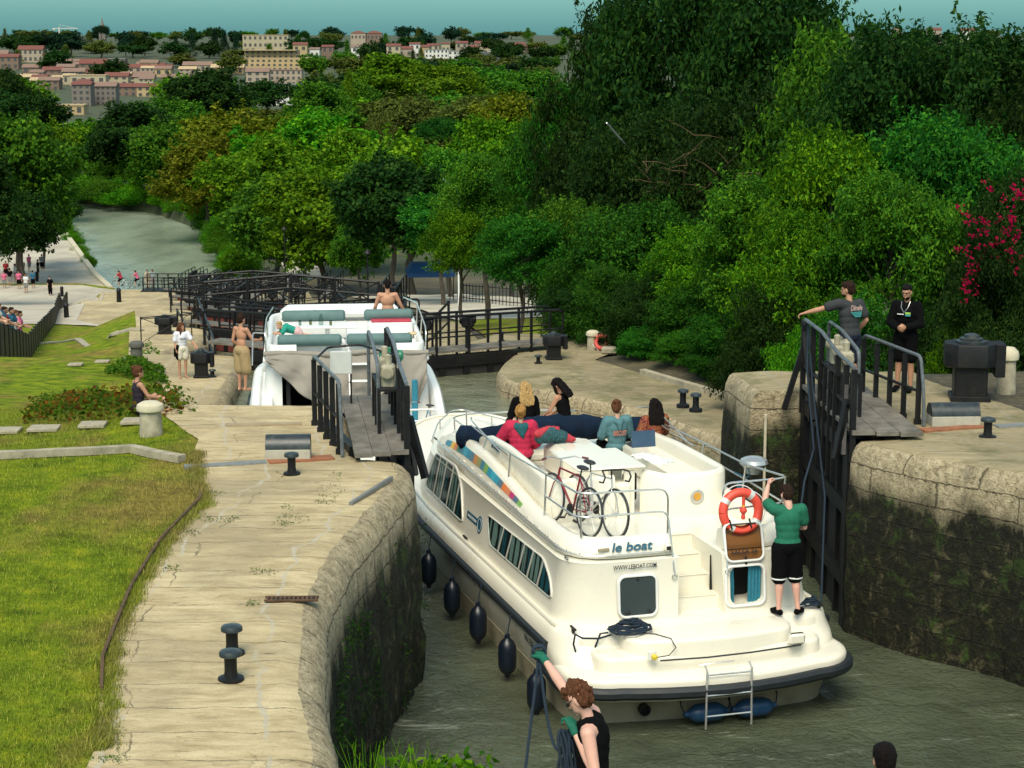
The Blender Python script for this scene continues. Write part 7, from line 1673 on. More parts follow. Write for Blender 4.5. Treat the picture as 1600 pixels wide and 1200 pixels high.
for px, top, Y, w, kind, lk, lb, low in (
  (612, 232, 118, 190, 'mid', 'dark', 'round dark green tree in the middle beside the canal', .22), (560, 330, 124, 90, 'mid', 'green', 'small green tree left of the round dark one', .1),
  (690, 300, 112, 130, 'mid', 'emerald', 'emerald tree right of the round dark one', .42), (640, 200, 150, 220, 'mid', 'plane', 'plane tree behind the round dark tree', .1), (700, 235, 130, 150, 'mid', 'green', 'green tree behind the thin white pole', .1),
  (500, 260, 158, 190, 'mid', 'plane', 'sunlit plane tree left of the round dark tree', .1), (430, 262, 176, 170, 'mid', 'green', 'tree over the reedy bank in the middle distance', .1), (545, 205, 185, 170, 'mid', 'plane', 'light green plane tree in the middle of the wood', .1),
  (470, 165, 215, 200, 'mid', 'bright', 'bright crown standing out above the canal bend', .1), (370, 160, 235, 190, 'mid', 'gold', 'yellowing plane tree beside the canal bend', .1), (320, 215, 225, 150, 'mid', 'gold', 'golden-tinged plane tree hanging over the reeds', .08), (410, 205, 205, 180, 'mid', 'plane', 'plane tree right of the golden one', .08),
  (265, 180, 262, 140, 'mid', 'green', 'green tree left of the golden plane', .05), (210, 160, 285, 150, 'mid', 'dark', 'dark tree over the far end of the canal', .05), (165, 200, 300, 120, 'mid', 'green', 'tree at the far end of the canal', .05), (120, 190, 300, 120, 'mid', 'plane', 'plane tree beyond the canal end on the left', .05),
  (325, 108, 380, 150, 'mid', 'dark', 'broad dark crown in front of the town', .05), (270, 150, 340, 120, 'mid', 'green', 'green crown below the town roofs', .05), (560, 120, 420, 80, 'mid', 'green', 'slim green crown below the hill', .05),
  (615, 85, 470, 150, 'mid', 'plane', 'broad crown rising to the hill houses in the middle', .05), (690, 95, 460, 140, 'mid', 'plane', 'broad crown next to the white flats', .05), (760, 100, 480, 140, 'mid', 'green', 'broad crown below the grey warehouse', .05), (545, 115, 400, 36, 'column', 'plane', 'slender poplar below the hill', .02),
  (830, 105, 430, 120, 'mid', 'green', 'green crown beside the tall dark trees', .05), (640, 140, 330, 150, 'mid', 'olive', 'olive-toned crown in the middle wood', .05), (740, 150, 320, 150, 'mid', 'olive', 'pale olive crown right of the middle wood', .05), (800, 140, 300, 130, 'mid', 'gold', 'yellowish crown left of the dark thicket', .05),
  (590, 170, 260, 60, 'mid', 'olive', 'grey-leaved thin tree in the middle wood', .05), (690, 190, 250, 100, 'umbrella', 'umbrella', 'vivid umbrella pine in the middle wood', .3), (770, 175, 230, 130, 'mid', 'bright', 'bright crown at the left edge of the thicket', .05), (620, 215, 215, 90, 'mid', 'green', 'crown behind the plane trees', .05),
  (500, 130, 330, 130, 'mid', 'green', 'crown hiding the foot of the white building', .05), (430, 175, 290, 120, 'mid', 'plane', 'crown between canal and white building', .05), (850, 235, 150, 120, 'mid', 'green', 'crown at the thicket edge', .05), (800, 260, 135, 110, 'mid', 'plane', 'sunlit crown behind the awning trees', .05)):
    T(px, top, Y, w, kind, lk, lb, gM, low=low)
gLt = 'trees at the left frame edge'
for px, top, Y, w, kind, lk, lb, low in (
  (20, 170, 178, 190, 'mid', 'green', 'big tree at the left frame edge above the strollers', .18), (62, 255, 190, 90, 'mid', 'green', 'tree whose crown leans over the towpath', .15), (-40, 230, 150, 150, 'mid', 'dark', 'dark tree cut by the left frame edge', .2), (30, 290, 172, 110, 'mid', 'dark', 'low dark crown above the strollers', .25),
  (60, 180, 260, 110, 'mid', 'plane', 'plane tree behind the left edge tree', .05), (-10, 140, 300, 150, 'mid', 'dark', 'dark crown below the town at the left edge', .05), (50, 140, 360, 110, 'mid', 'dark', 'dark round crown below the red roofs', .05), (0, 105, 420, 90, 'mid', 'dark', 'dark crown at the left edge in front of the roofs', .05),
  (95, 300, 225, 60, 'mid', 'dark', 'dark low crown at the canal corner', .05), (85, 235, 250, 80, 'mid', 'green', 'crown above the canal corner', .05)):
    T(px, top, Y, w, kind, lk, lb, gLt, low=low)
# reeds and bushes along the canal's right bank
rb = random.Random(21)
for k in range(26):
    Y = 181 + k * 4.2; X = lin(CR_t, Y) - .5 + rb.random() * 1.3; Hh = 2.2 + rb.random() * 2.0
    px = 800 + F * X / Y; top = 55 + (HC - (zfar(X, Y) + Hh)) / Y * F
    T(px, top, Y, (3.4 + rb.random() * 1.5) * F / Y, 'reed' if k % 3 else 'nearbush', ('bright', 'bright', 'green')[k % 3], 'bank vegetation clump leaning over the far canal water', 'bushes and reeds along the far canal bank', 'bush', zg=zfar(X, Y) - .5)
    if k > 1 and k % 2: T(px + 26 + rb.random() * 30, top - 15 - rb.random() * 12, Y + 6, 5.5 * F / Y, 'mid', 'green', 'low tree standing behind the reeds of the far canal bank', 'low trees behind the canal reeds', 'tree', zg=zfar(X, Y) - .3, low=.02)
for k in range(16):
    Y = 196 + k * 5.5; X = lin(CL_t, Y) + .5; Hh = .9 + rb.random() * 1.3; px = 800 + F * X / Y; top = 55 + (HC - (zfar(X, Y) - .6 + Hh)) / Y * F
    T(px, top, Y, (2.0 + rb.random() * 1.2) * F / Y, 'reed', 'bright', 'low reeds at the foot of the left canal wall', 'reeds along the left canal wall', 'reeds', zg=zfar(X, Y) - 1.1)
for k in range(12):
    Y = 268 + k * 5; X = lin(CR_t, Y) - 1.5 - k * .6; Hh = 3.0 + rb.random() * 2; px = 800 + F * X / Y; top = 55 + (HC - (zfar(X, Y) + Hh)) / Y * F
    T(px, top, Y, 9 * F / Y, 'reed', ('bright', 'green')[k % 2], 'bushes closing the far end of the canal', 'bushes at the canal bend', 'bush', zg=zfar(X, Y) - 1.1)
# scattered far trees over the plain and hill
far_k = random.Random(5)
cnt = 0
for Y in (330, 400, 470, 540, 620, 700, 790, 880, 980, 1090, 1200, 1330, 1480, 1650, 1850):
    span = 1700 if Y > 300 else 0; step = 14 + 1500 * .03 if Y < 600 else 62
    px = -60 + far_k.random() * 40
    while px < 1700:
        Xc = (px - 800) / F * Y; zg_ = zfar(Xc, Y); Hh = (7 + far_k.random() * 5) if Y < 900 else (6 + far_k.random() * 6)
        hide = (Y < 900 and px > 860)
        townzone = (px < 520 and 600 < Y < 1000 and far_k.random() < .8) or (60 < px < 270 and 380 < Y < 650)
        if Y < 480 and px < 860 and px > 0: hide = hide or far_k.random() < .35
        if not hide and not townzone:
            top = 55 + (HC - (zg_ + Hh)) / Y * F
            top += far_k.uniform(-2, 2)
            lk = far_k.choice(['dark', 'green', 'dark', 'pine', 'olive'] if Y > 600 else ['plane', 'green', 'olive', 'dark', 'green'])
            kd = far_k.choice(['far', 'far', 'far', 'cone' if Y > 800 else 'far'])
            T(px, top, Y, (11 + far_k.random() * 6) * F / Y * (.5 if kd == 'cone' else 1), kd, lk, 'small distant tree on the wooded slope below the horizon', 'scattered distant trees', low=.02, zg=zg_ - .3); cnt += 1
        px += step * (.7 + far_k.random() * .8) if Y > 300 else 60
for px, top, w, kd, lk, lb in ((35, 48, 60, 'far', 'dark', 'dark crown on the skyline at the far left'), (85, 52, 50, 'far', 'pine', 'pine crown beside the crane'), (110, 50, 40, 'far', 'pine', 'dark pine left of the spire'), (158, 42, 26, 'umbrella', 'pine', 'umbrella pine in front of the spire'), (195, 50, 24, 'far', 'pine', 'round pine right of the spire'), (225, 54, 30, 'far', 'dark', 'dark crown right of the round pine'),
   (275, 56, 16, 'cone', 'pine', 'pointed conifer on the skyline'), (300, 52, 18, 'cone', 'pine', 'second pointed conifer on the skyline'), (335, 45, 22, 'cone', 'pine', 'tall conifer left of the hill flats'), (350, 48, 20, 'cone', 'pine', 'tall conifer right of its twin'), (368, 52, 16, 'cone', 'pine', 'conifer next to the hill flats'), (475, 50, 16, 'umbrella', 'dark', 'round-headed tree left of the twin houses'), (495, 52, 30, 'far', 'dark', 'dark round crown left of the twin houses'), (680, 60, 8, 'column', 'pine', 'cypress among the hill houses'), (665, 58, 8, 'column', 'pine', 'cypress left of its neighbour among the hill houses'), (770, 56, 30, 'far', 'dark', 'crown on the hill right of the middle'), (640, 58, 34, 'far', 'dark', 'crown on the hill left of the cypresses')):
    T(px, top, 1120, w * 1.15, kd, lk, lb, 'skyline trees', low=.02)
# bare twigs in the dark thicket
tw = random.Random(8); e = empty('dead_branch', atY(1060, 300, 62), 0, 'bare orange-brown twigs spreading in front of the dark trees', 'dead branches'); o_ = atY(1060, 300, 62)
for k in range(5):
    mb = MB(); b = Vector((0, 2.0, -1.2)); a = atY(1000 + k * 45, 215 + 22 * abs(k - 2) + tw.uniform(-20, 20), 54.8) - o_; P = [b.lerp(a, t / 6) + Vector((tw.uniform(-.12, .12), 0, tw.uniform(-.1, .12))) for t in range(7)]
    mb.tube(P, [.035, .03, .026, .02, .014, .009, .005], 5); r_ = mb.build('bough', M('twig_bark', (.085, .05, .022), .9), e)
    for q in range(3, 7):
        for s_ in range(2): mb = MB(); d = Vector((tw.uniform(-1, 1), tw.uniform(-.5, .1), tw.uniform(-.3, .8))) * .8; mb.tube([P[q], P[q] + d * .5 + Vector((0, 0, .04)), P[q] + d], [.014, .010, .004], 4); mb.build('twig', r_.data.materials[0], r_)
# flowers on the oleander at the right
rng = np.random.default_rng(3); P, N = [], []
for (px, py, n) in ((1570, 345, 26), (1540, 380, 14), (1520, 420, 14), (1495, 385, 8), (1510, 440, 10), (1590, 300, 22), (1555, 370, 16), (1505, 460, 6), (1590, 400, 8), (1530, 305, 8), (1528, 345, 12)):
    for k in range(int(n * .45)):
        p = atY(px + rng.normal() * 15, py + rng.normal() * 14, 34.2 + rng.random() * .5); q = np.array(p)[None] + rng.normal(size=(14, 3)) * .035; P.append(q[:9]); N.append(np.repeat([[0, -.8, .4]], 9, 0))
V, Fq = leaves(np.concatenate(P), np.concatenate(N), .055, .9, rng)
e = T(1560, 290, 34.9, 190, 'nearbush', 'dark', 'tall oleander with crimson pink flowers at the right frame edge', None, 'oleander')
o = link('flowers', fast_mesh('flowers', V, Fq), LM['petal'], None, False); bpy.context.view_layer.update(); o.parent = e; o.matrix_parent_inverse = e.matrix_basis.inverted(); o['kind'] = 'stuff'
# creepers on the lawn
def patch(name, poly_px, f, n, size, lk, h, label, seed, aspect=.8, kind=None, cat='creeper'):
    rng = np.random.default_rng(seed); pts = [gpix(a, b, f) for a, b in poly_px]; P = []
    xs = [p.x for p in pts]; ys = [p.y for p in pts]
    def inside(x, y):
        c = False
        for i in range(len(pts)):
            a, b = pts[i - 1], pts[i]
            if (a.y > y) != (b.y > y) and x < (b.x - a.x) * (y - a.y) / (b.y - a.y) + a.x: c = not c
        return c
    while len(P) < n:
        x = rng.uniform(min(xs), max(xs)); y = rng.uniform(min(ys), max(ys))
        if inside(x, y): hh = h * max(.1, .55 + .9 * fbm(x * 1.6, y * 1.6, seed)); P.append((x, y, f(x, y) + hh * math.sqrt(rng.random())))
    P = np.array(P); V, Fq = leaves(P, np.repeat([[0, -.3, 1.]], len(P), 0), size, aspect, rng, .5)
    o = link(name, fast_mesh(name, V, Fq), LM[lk], None, False); return tag(o, label, cat, None, kind)
ivy = empty('creeper', gpix(170, 655, fL), 0, 'bank of ivy with green and rusty leaves left of the thick stone bollard', 'creeper')
def attach(o, e): bpy.context.view_layer.update(); o.parent = e; o.matrix_parent_inverse = e.matrix_basis.inverted()
for lk, n, sd_ in (('ivy', 4200, 1), ('rust', 2600, 2)):
    o = patch('leaves', [(35, 662), (60, 640), (130, 628), (215, 622), (290, 634), (312, 642), (255, 652), (210, 656), (120, 664)], fL, n, .075, lk, .34, None, sd_, cat=None); o['kind'] = 'stuff'; attach(o, ivy)
patch('creeper', [(162, 585), (185, 568), (225, 566), (258, 582), (262, 602), (238, 598), (205, 592)], fL, 2400, .075, 'ivy', .20, 'bright green creeper beside the woman sitting on the lawn', 3)
patch('creeper', [(205, 545), (230, 538), (252, 549), (232, 554)], fL, 700, .09, 'ivy', .2, 'small green creeper behind the dark stone bollard', 4)
patch('creeper', [(262, 515), (280, 508), (300, 512), (290, 518)], fL, 10, .09, 'ivy', .1, 'tiny tuft by the iron railing', 5)
for i, (px, py, w_, h_) in enumerate(((412, 897, 26, 5), (340, 813, 40, 5), (460, 812, 26, 9), (515, 770, 26, 14), (186, 1160, 12, 22), (170, 1190, 34, 7), (335, 772, 18, 4), (300, 835, 16, 4), (525, 745, 12, 8), (272, 890, 16, 4), (394, 946, 14, 5), (440, 820, 20, 6), (505, 786, 20, 5), (450, 795, 12, 4))):
    patch('weed_tuft', [(px - w_, py), (px - w_ * .4, py - h_), (px + w_ * .6, py - h_ * .8), (px + w_, py), (px + w_ * .3, py + h_), (px - w_ * .5, py + h_ * .7)], fL, 14 + w_ * 2, .032, 'ivy', .03, ('small weeds in a joint of the left limestone quay'), 20 + i, .3, kind='stuff', cat='weeds')['group'] = 'weeds in the quay joints'
# mossy growth hanging on the left lock wall
rng = np.random.default_rng(8); P = []
for k in range(60):
    y0 = 17 + rng.random() * 8.3; z0 = 2.3 - rng.random() ** 1.3 * 2.2; m = rng.integers(12, 40)
    q = rng.normal(size=(m, 2)) * .09
    for a, b in q: y = y0 + a; P.append((EL(y) + .06 + rng.random() * .08, y, z0 + b))
P = np.array(P); V, Fq = leaves(P, np.repeat([[1., -.2, .4]], len(P), 0), .045, .5, rng, .2, .8)
tag(link('wall_moss', fast_mesh('wall_moss', V, Fq), LM['dark'], None, False), kind='stuff')
# near lawn blades
def blades(name, n, region, hgt, seed):
    rng = np.random.default_rng(seed); P = []
    x0, x1, y0, y1 = region
    xs = rng.uniform(x0, x1, n * 2); ys = y0 + (y1 - y0) * rng.random(n * 2) ** 1.4; pts = []
    for x, y in zip(xs.tolist(), ys.tolist()):
        if x < OL(y) - .0 + .10 * fbm(y * 3, 1): pts.append((x, y, zgL(x, y) - .02))
        if len(pts) >= n: break
    P = np.array(pts); n = len(P); d = np.array([[0, 0, 1.]]) + rng.normal(size=(n, 3)) * .38; d /= np.linalg.norm(d, axis=1)[:, None]
    s = rng.normal(size=(n, 3)); s[:, 2] = 0; s /= np.linalg.norm(s, axis=1)[:, None]; L = hgt * (.5 + rng.random(n))[:, None]
    V = np.stack([P - s * .004, P + s * .004, P + d * L], 1).reshape(-1, 3); return fast_mesh(name, V, np.arange(n * 3).reshape(-1, 3))
def blade_mat():
    m, ns, ls, bs = newmat('grass_blades'); ge = ns.new('ShaderNodeNewGeometry'); gp = ge.outputs['Position']
    mp = ns.new('ShaderNodeMapping'); mp.inputs['Scale'].default_value = (1.0, .55, 1.0); ls.new(gp, mp.inputs[0])
    big = ntex(ns, ls, mp.outputs[0], .42, 5, .62, .3)
    g = ramp(ns, ls, ge.outputs['Random Per Island'], [(0, (.08, .115, .010)), (.6, (.18, .23, .018)), (1, (.34, .34, .05))]); d = ramp(ns, ls, ge.outputs['Random Per Island'], [(0, (.10, .08, .03)), (.6, (.24, .18, .06)), (1, (.38, .29, .11))])
    ls.new(mixrgb(ns, ls, ramp(ns, ls, big, [(.46, 0.0), (.60, .75)]), g, d), bs.inputs['Base Color']); bs.inputs['Roughness'].default_value = .8; bs.inputs['Specular IOR Level'].default_value = .15; return m
m_blade = blade_mat()
tag(link('grass', blades('grass', 150000, (-10.5, -3.3, 14.5, 36), .045, 5), m_blade, None, False), kind='stuff')
# fringe of longer grass by the edging
rng = np.random.default_rng(9); pts = []
for k in range(16000):
    y = rng.uniform(15, 26.5); x = OL(y) + rng.normal() * .06 + .05 + max(0, .12 * fbm(y * 2.2, 4)); pts.append((x, y, 2.90))
P = np.array(pts); n = len(P); d = np.array([[.25, 0, 1.]]) + rng.normal(size=(n, 3)) * .4; d /= np.linalg.norm(d, axis=1)[:, None]; s = rng.normal(size=(n, 3)); s[:, 2] = 0; s /= np.linalg.norm(s, axis=1)[:, None]; L = .075 * (.4 + rng.random(n))[:, None]
tag(link('grass', fast_mesh('grass', np.stack([P - s * .004, P + s * .004, P + d * L], 1).reshape(-1, 3), np.arange(n * 3).reshape(-1, 3)), m_blade, None, False), kind='stuff')
# foreground plants below the frame, bottom centre
def fore(px, py, n, size, lk, sx, sz, label, blade=False, seed=1):
    rng = np.random.default_rng(seed); c = atY(px, py, 14.6); e = empty('leafy_plant', (c.x, 14.6, 2.7), 0, label, 'plant')
    P = []; st = MB()
    for k in range(n // 6):
        a = np.array([c.x + rng.normal() * sx, 14.6 + rng.normal() * .08, c.z + rng.normal() * sz]); P += [a + rng.normal(size=3) * .03 for _ in range(6)]
        if k % 3 == 0: st.tube([(0, 0, .1), ((a[0] - c.x) * .6, (a[1] - 14.6) * .5, (a[2] - 2.7) * .6), (a[0] - c.x, a[1] - 14.6, a[2] - 2.7)], .004, 4)
    V, Fq = leaves(np.array(P), np.repeat([[0, -.5, .6]], len(P), 0), size, .75, rng, .5); o = link('foliage', fast_mesh('foliage', V, Fq), LM[lk], None, False); o['kind'] = 'stuff'; attach(o, e); st.build('stems', m_bark, e)
fore(672, 1195, 150, .085, 'bright', .17, .05, 'bright leafy plant poking up at the bottom edge left of the woman', seed=2)
rng = np.random.default_rng(12); V = []; 
for k in range(60):
    c = atY(545 + rng.random() * 140, 1225, 14.4); a = rng.normal() * .10; h_ = .15 + rng.random() * .25; p = Vector((c.x, c.y, c.z)); V += [p - Vector((.005, 0, 0)), p + Vector((.005, 0, 0)), p + Vector((a + .002, .02, h_)), p + Vector((a - .002, .02, h_))]
tag(link('grass_tuft', fast_mesh('grass_tuft', np.array(V), np.arange(len(V)).reshape(-1, 4)), LM['bright'], None, False), 'tall thin grass blades at the bottom edge by the left wall', 'grass tuft')
for m in (LM['bright'],): pass
# ================================================================ paths, small things beyond, town
ysP = [110 + 3 * i for i in range(21)]+[171.5]
hf_sheet('path', lambda x, y: max(zgL(x, y), -99), lambda y: (OL(y) + .3, -29.5 - (y - 100) * .14 - max(0, y - 112) * .55), ysP, 24, m_path, dz=.03)
hf_sheet('path', zfar, lambda y: (lin(CL_t, y) - .2, lin(CL_t, y) - lin([(172, 26), (200, 8), (290, 6)], y)), [171.2 + 3 * i for i in range(38)], 12, m_path, dz=.05)
hf_sheet('path', zgR, lambda y: (OR(y) + 3.0, OR(y) + 12), [92 + 3 * i for i in range(20)], 10, m_path, dz=.06)
hf_sheet('lawn', zgR, lambda y: (OR(y) + .5, OR(y) + 14), [50 + 2 * i for i in range(22)], 12, m_turf, dz=.03)
hf_sheet('path', zfar, lambda y: (lin(CR_t, y) + 4.5, lin(CR_t, y) + 8), [172 + 3 * i for i in range(16)], 4, m_path, dz=.05)
# canal kerb wall on the left
strip('canal_kerb', [Vector((lin(CL_t, y), y, 0)) for y in [174 + 4 * i for i in range(30)]], .5, lambda x, y: zfar(x, y), m_capstone, 'pale stone kerb curving along the left side of the far canal', 'kerb', .35, .0)
mb = MB(); R_ = []
for y in [171 + 4 * i for i in range(42)]: x = lin(CL_t, y) + .2; R_.append([(x, y, -13.9), (x + .15, y, -14.3), (x + .4, y, -16)])
mb.loft(R_, closed=False); tag(mb.build('canal_wall', m_kerb), 'stone bank wall on the left side of the far canal', 'wall')
mb = MB(); R_ = []
for y in [171 + 4 * i for i in range(44)]: x = lin(CR_t, y) - .1; R_.append([(x, y, -13.9), (x - .3, y, -14.6), (x - .9, y, -16)])
mb.loft(R_, closed=False); tag(mb.build('canal_bank', m_scrub), kind='structure')
# awning
p = gpix(672, 471, fR, 95); aw = empty('awning', p, R(8), 'blue awning on thin black posts beyond the locks', 'awning')
m_blue = M('blue_canvas', (.012, .07, .19), .7, 0, .1, 3)
w, dpt = 2.9, 2.2; z0 = 1.9
mb = MB(); mb.loft([[(-w / 2, -dpt / 2, z0), (w / 2, -dpt / 2, z0), (w / 2, dpt / 2, z0), (-w / 2, dpt / 2, z0)], [(-w / 2 + .3, -dpt / 2 + .5, z0 + .55), (w / 2 - .3, -dpt / 2 + .5, z0 + .55), (w / 2 - .3, dpt / 2 - .5, z0 + .55), (-w / 2 + .3, dpt / 2 - .5, z0 + .55)]]); mb.build('canvas_roof', m_blue, aw, False)
mb = MB(); mb.box((0, -dpt / 2, z0 - .12), (w, .02, .26)); mb.box((-w / 2, 0, z0 - .12), (.02, dpt, .26)); mb.build('valance', m_blue, aw, False)
for sx in (-1, 1):
    for sy in (-1, 1): mb = MB(); mb.bar((sx * w * .47, sy * dpt * .47, -.2), (sx * w * .47, sy * dpt * .47, z0), .05); mb.build('post', m_black, aw, False)
# park fence of black pickets beside the pale path
f0, f1 = gpix(715, 470, fR, 60), gpix(905, 492, fR, 60)
e = empty('picket_fence', f0, 0, 'black picket fence between the lawn and the pale path right of the awning', 'fence')
n_ = 34
for k in range(n_): q = f0.lerp(f1, k / (n_ - 1)); q.z = fR(q.x, q.y); mb = MB(); mb.bar(q - f0, q - f0 + Vector((0, 0, 1.15)), .045); mb.build('picket', m_black, e, False)
for h_ in (.25, 1.0): mb = MB(); mb.tube([Vector((f0.lerp(f1, t / 8).x, f0.lerp(f1, t / 8).y, fR(f0.lerp(f1, t / 8).x, f0.lerp(f1, t / 8).y))) - f0 + Vector((0, 0, h_)) for t in range(9)], .03, 5); mb.build('fence_rail', m_black, e)
# lamp posts and pale poles seen between the crowns
def lamp(px, py0, py1, Y, label):
    a = atY(px, py1, Y); g_ = ground_any(a.x, Y); b = atY(px, py0, Y); e = empty('street_lamp', (a.x, Y, g_), 0, label, 'street lamp', 'lamp posts beside the locks'); H = b.z - g_
    mb = MB(); mb.tube([(0, 0, 0), (0, 0, H * .3), (0, 0, H)], [.09, .06, .04], 8); mb.build('pole', m_black, e); mb = MB(); mb.lathe([(.05, H), (.22, H + .05), (.20, H + .15), (.06, H + .3), (.01, H + .34)], (0, 0, 0), 12); mb.build('lamp_head', m_black, e)
lamp(575, 398, 455, 112, 'dark post standing before the round dark tree'); lamp(446, 360, 440, 150, 'thin dark post beside the last lock')
def pole(px0, py0, px1, py1, Y, label, dY=3.0):
    a, b = atY(px0, py0, Y), atY(px1, py1, Y + dY); mb = MB(); g_ = Vector((b.x + .0, Y + dY, ground_any(b.x, Y + dY))); mb.tube([g_, b, a], [.05, .05, .03], 7); tag(mb.build('white_pole', m_white), label, 'pole', 'pale slanted poles among the trees')
pole(693, 280, 716, 300, 105.5, 'pale slanted pole end poking out of the trees in the middle'); pole(441, 320, 448, 338, 168, 'short pale pole end above the lock clutter'); pole(948, 192, 982, 232, 68, 'long pale ribbed pole end among the dark trees')
# bollards along the promenade
for px, py, lb in ((97, 464, 'dark post where the walking woman passes'), (58, 440, 'dark post left of the towpath'), (186, 472, 'small dark post on the pale landing'), (104, 497, 'dark gate post at the end of the panelled fence')):
    p = gpix(px, py, fL, 60); mb = MB(); mb.lathe([(.16, 0), (.14, .7), (.17, .75), (.1, .9), (.01, .92)], p, 10); tag(mb.build('promenade_post', m_black), lb, 'post', 'dark posts on the promenade')
# lifebuoy on the right quay
p = gpix(932, 545, fR); r_ = lifebuoy('lifebuoy', Matrix.Translation(p + Vector((.12, -.35, .24))) @ Matrix.Rotation(R(60), 4, 'Z') @ Matrix.Rotation(R(15), 4, 'Y'), .17, .055, 'red lifebuoy leaning on the pale stone bollard by the oleanders', ban=False, col=M('faded_red_lifebuoy', (.62, .09, .07), .6, 0, .15))
p = gpix(952, 553, fR); mb = MB(); mb.bbox(p + Vector((0, 0, .09)), (.42, .3, .2), .05); tag(mb.build('stone_block', m_oldstone), 'rough stone block right of the red lifebuoy', 'stone')
# white gauge stripe on the pier
mb = MB(); x = ER(31.6)
mb.bbox((4.22, 31.33, 1.35), (.045, .05, 2.3), .01); tag(mb.build('depth_gauge', m_capstone), 'narrow white gauge strip running down the right stone pier', 'gauge')
# ---------------------------------------------------------------- town
def wallm(n, c): return M(n, c, .9, 0, .08, .6)
wc = {'cream': wallm('cream_render', (.36, .31, .21)), 'pink': wallm('pink_render', (.32, .26, .20)), 'grey': wallm('grey_stone_render', (.16, .14, .12)), 'white': wallm('white_render', (.58, .57, .53)), 'ochre': wallm('ochre_render', (.38, .28, .15)), 'brown': wallm('brown_stone', (.17, .115, .085)), 'slate': wallm('slate_cladding', (.09, .11, .12))}
rc = {'red': wallm('red_tiles', (.15, .050, .038)), 'rose': wallm('faded_red_tiles', (.20, .125, .095)), 'grey': wallm('grey_roof', (.20, .20, .19)), 'tan': wallm('tan_roof', (.42, .31, .18))}
m_win = M('dark_window', (.06, .06, .06), .4)
def house(px0, px1, ptop, pbase, wall, roof, label, flat=False, floors=2, nw=3, Y=None, group='houses of the town on the hill', cat='house', steps=0, hip=False):
    pc = (px0 + px1) / 2
    if Y is None:
        Y = 450
        while Y < 1500:
            p = atY(pc, pbase, Y)
            if p.z <= zfar(p.x, Y) + .2: break
            Y += 10
        Y = min(Y, 1250)
    s = Y / F; b = atY(pc, pbase, Y); zg_ = zfar(b.x, Y); Wm = (px1 - px0) * s; zt = atY(pc, ptop, Y).z; H = max(2.5, zt - zg_); D = max(6, Wm * .45)
    rh = 0 if flat else min(H * .32, Wm * .16, 3.0)
    e = empty('house' if cat == 'house' else 'apartment_building', (b.x, Y, zg_ - .5), 0, label, cat, group); hw_ = H - rh + .5
    mb = MB()
    if steps:
        for k in range(steps): f_ = k / steps; mb.box((-Wm * f_ * .25, D / 2 + k * 1.5, hw_ * (k + 1) / steps / 2), (Wm * (1 - f_ * .5), D, hw_ * (k + 1) / steps))
    else: mb.box((0, D / 2, hw_ / 2), (Wm, D, hw_))
    mb.build('wall', wc[wall], e, False)
    mb = MB()
    if flat: mb.box((-Wm * (.25 * (steps - 1) / steps) if steps else 0, D / 2, hw_ + .15), (Wm * ((1 - .5 * (steps - 1) / steps) if steps else 1) + .4, D + .4, .3)); mb.build('roof', rc[roof], e, False)
    elif hip: mb.loft([[(-Wm / 2 - .3, -.3, hw_), (Wm / 2 + .3, -.3, hw_), (Wm / 2 + .3, D + .3, hw_), (-Wm / 2 - .3, D + .3, hw_)], [(-Wm * .1, D * .45, hw_ + rh), (Wm * .1, D * .45, hw_ + rh), (Wm * .1, D * .55, hw_ + rh), (-Wm * .1, D * .55, hw_ + rh)]]); mb.build('roof', rc[roof], e, False)
    else: mb.loft([[(-Wm / 2 - .3, -.4, hw_ - .1), (-Wm / 2 - .3, D / 2, hw_ + rh), (-Wm / 2 - .3, D + .4, hw_ - .1)], [(Wm / 2 + .3, -.4, hw_ - .1), (Wm / 2 + .3, D / 2, hw_ + rh), (Wm / 2 + .3, D + .4, hw_ - .1)]]); mb.build('roof', rc[roof], e, False)
    for i in range(floors):
        for j in range(nw):
            x = (j + .5) / nw * Wm - Wm / 2; z = hw_ * (i + .62) / floors * (1 if not steps else .98)
            if steps and z > hw_ / steps * .9 and x > Wm * .2: continue
            yy = (-.03 if not steps else (int(z / (hw_ / steps)) * 1.5 - .03)); mb = MB(); mb.box((x, yy, z), (min(1.6, Wm / nw * .45), .1, min(1.7, hw_ / floors * .5))); mb.build('window', m_win, e, False)
    return e
H_ = house
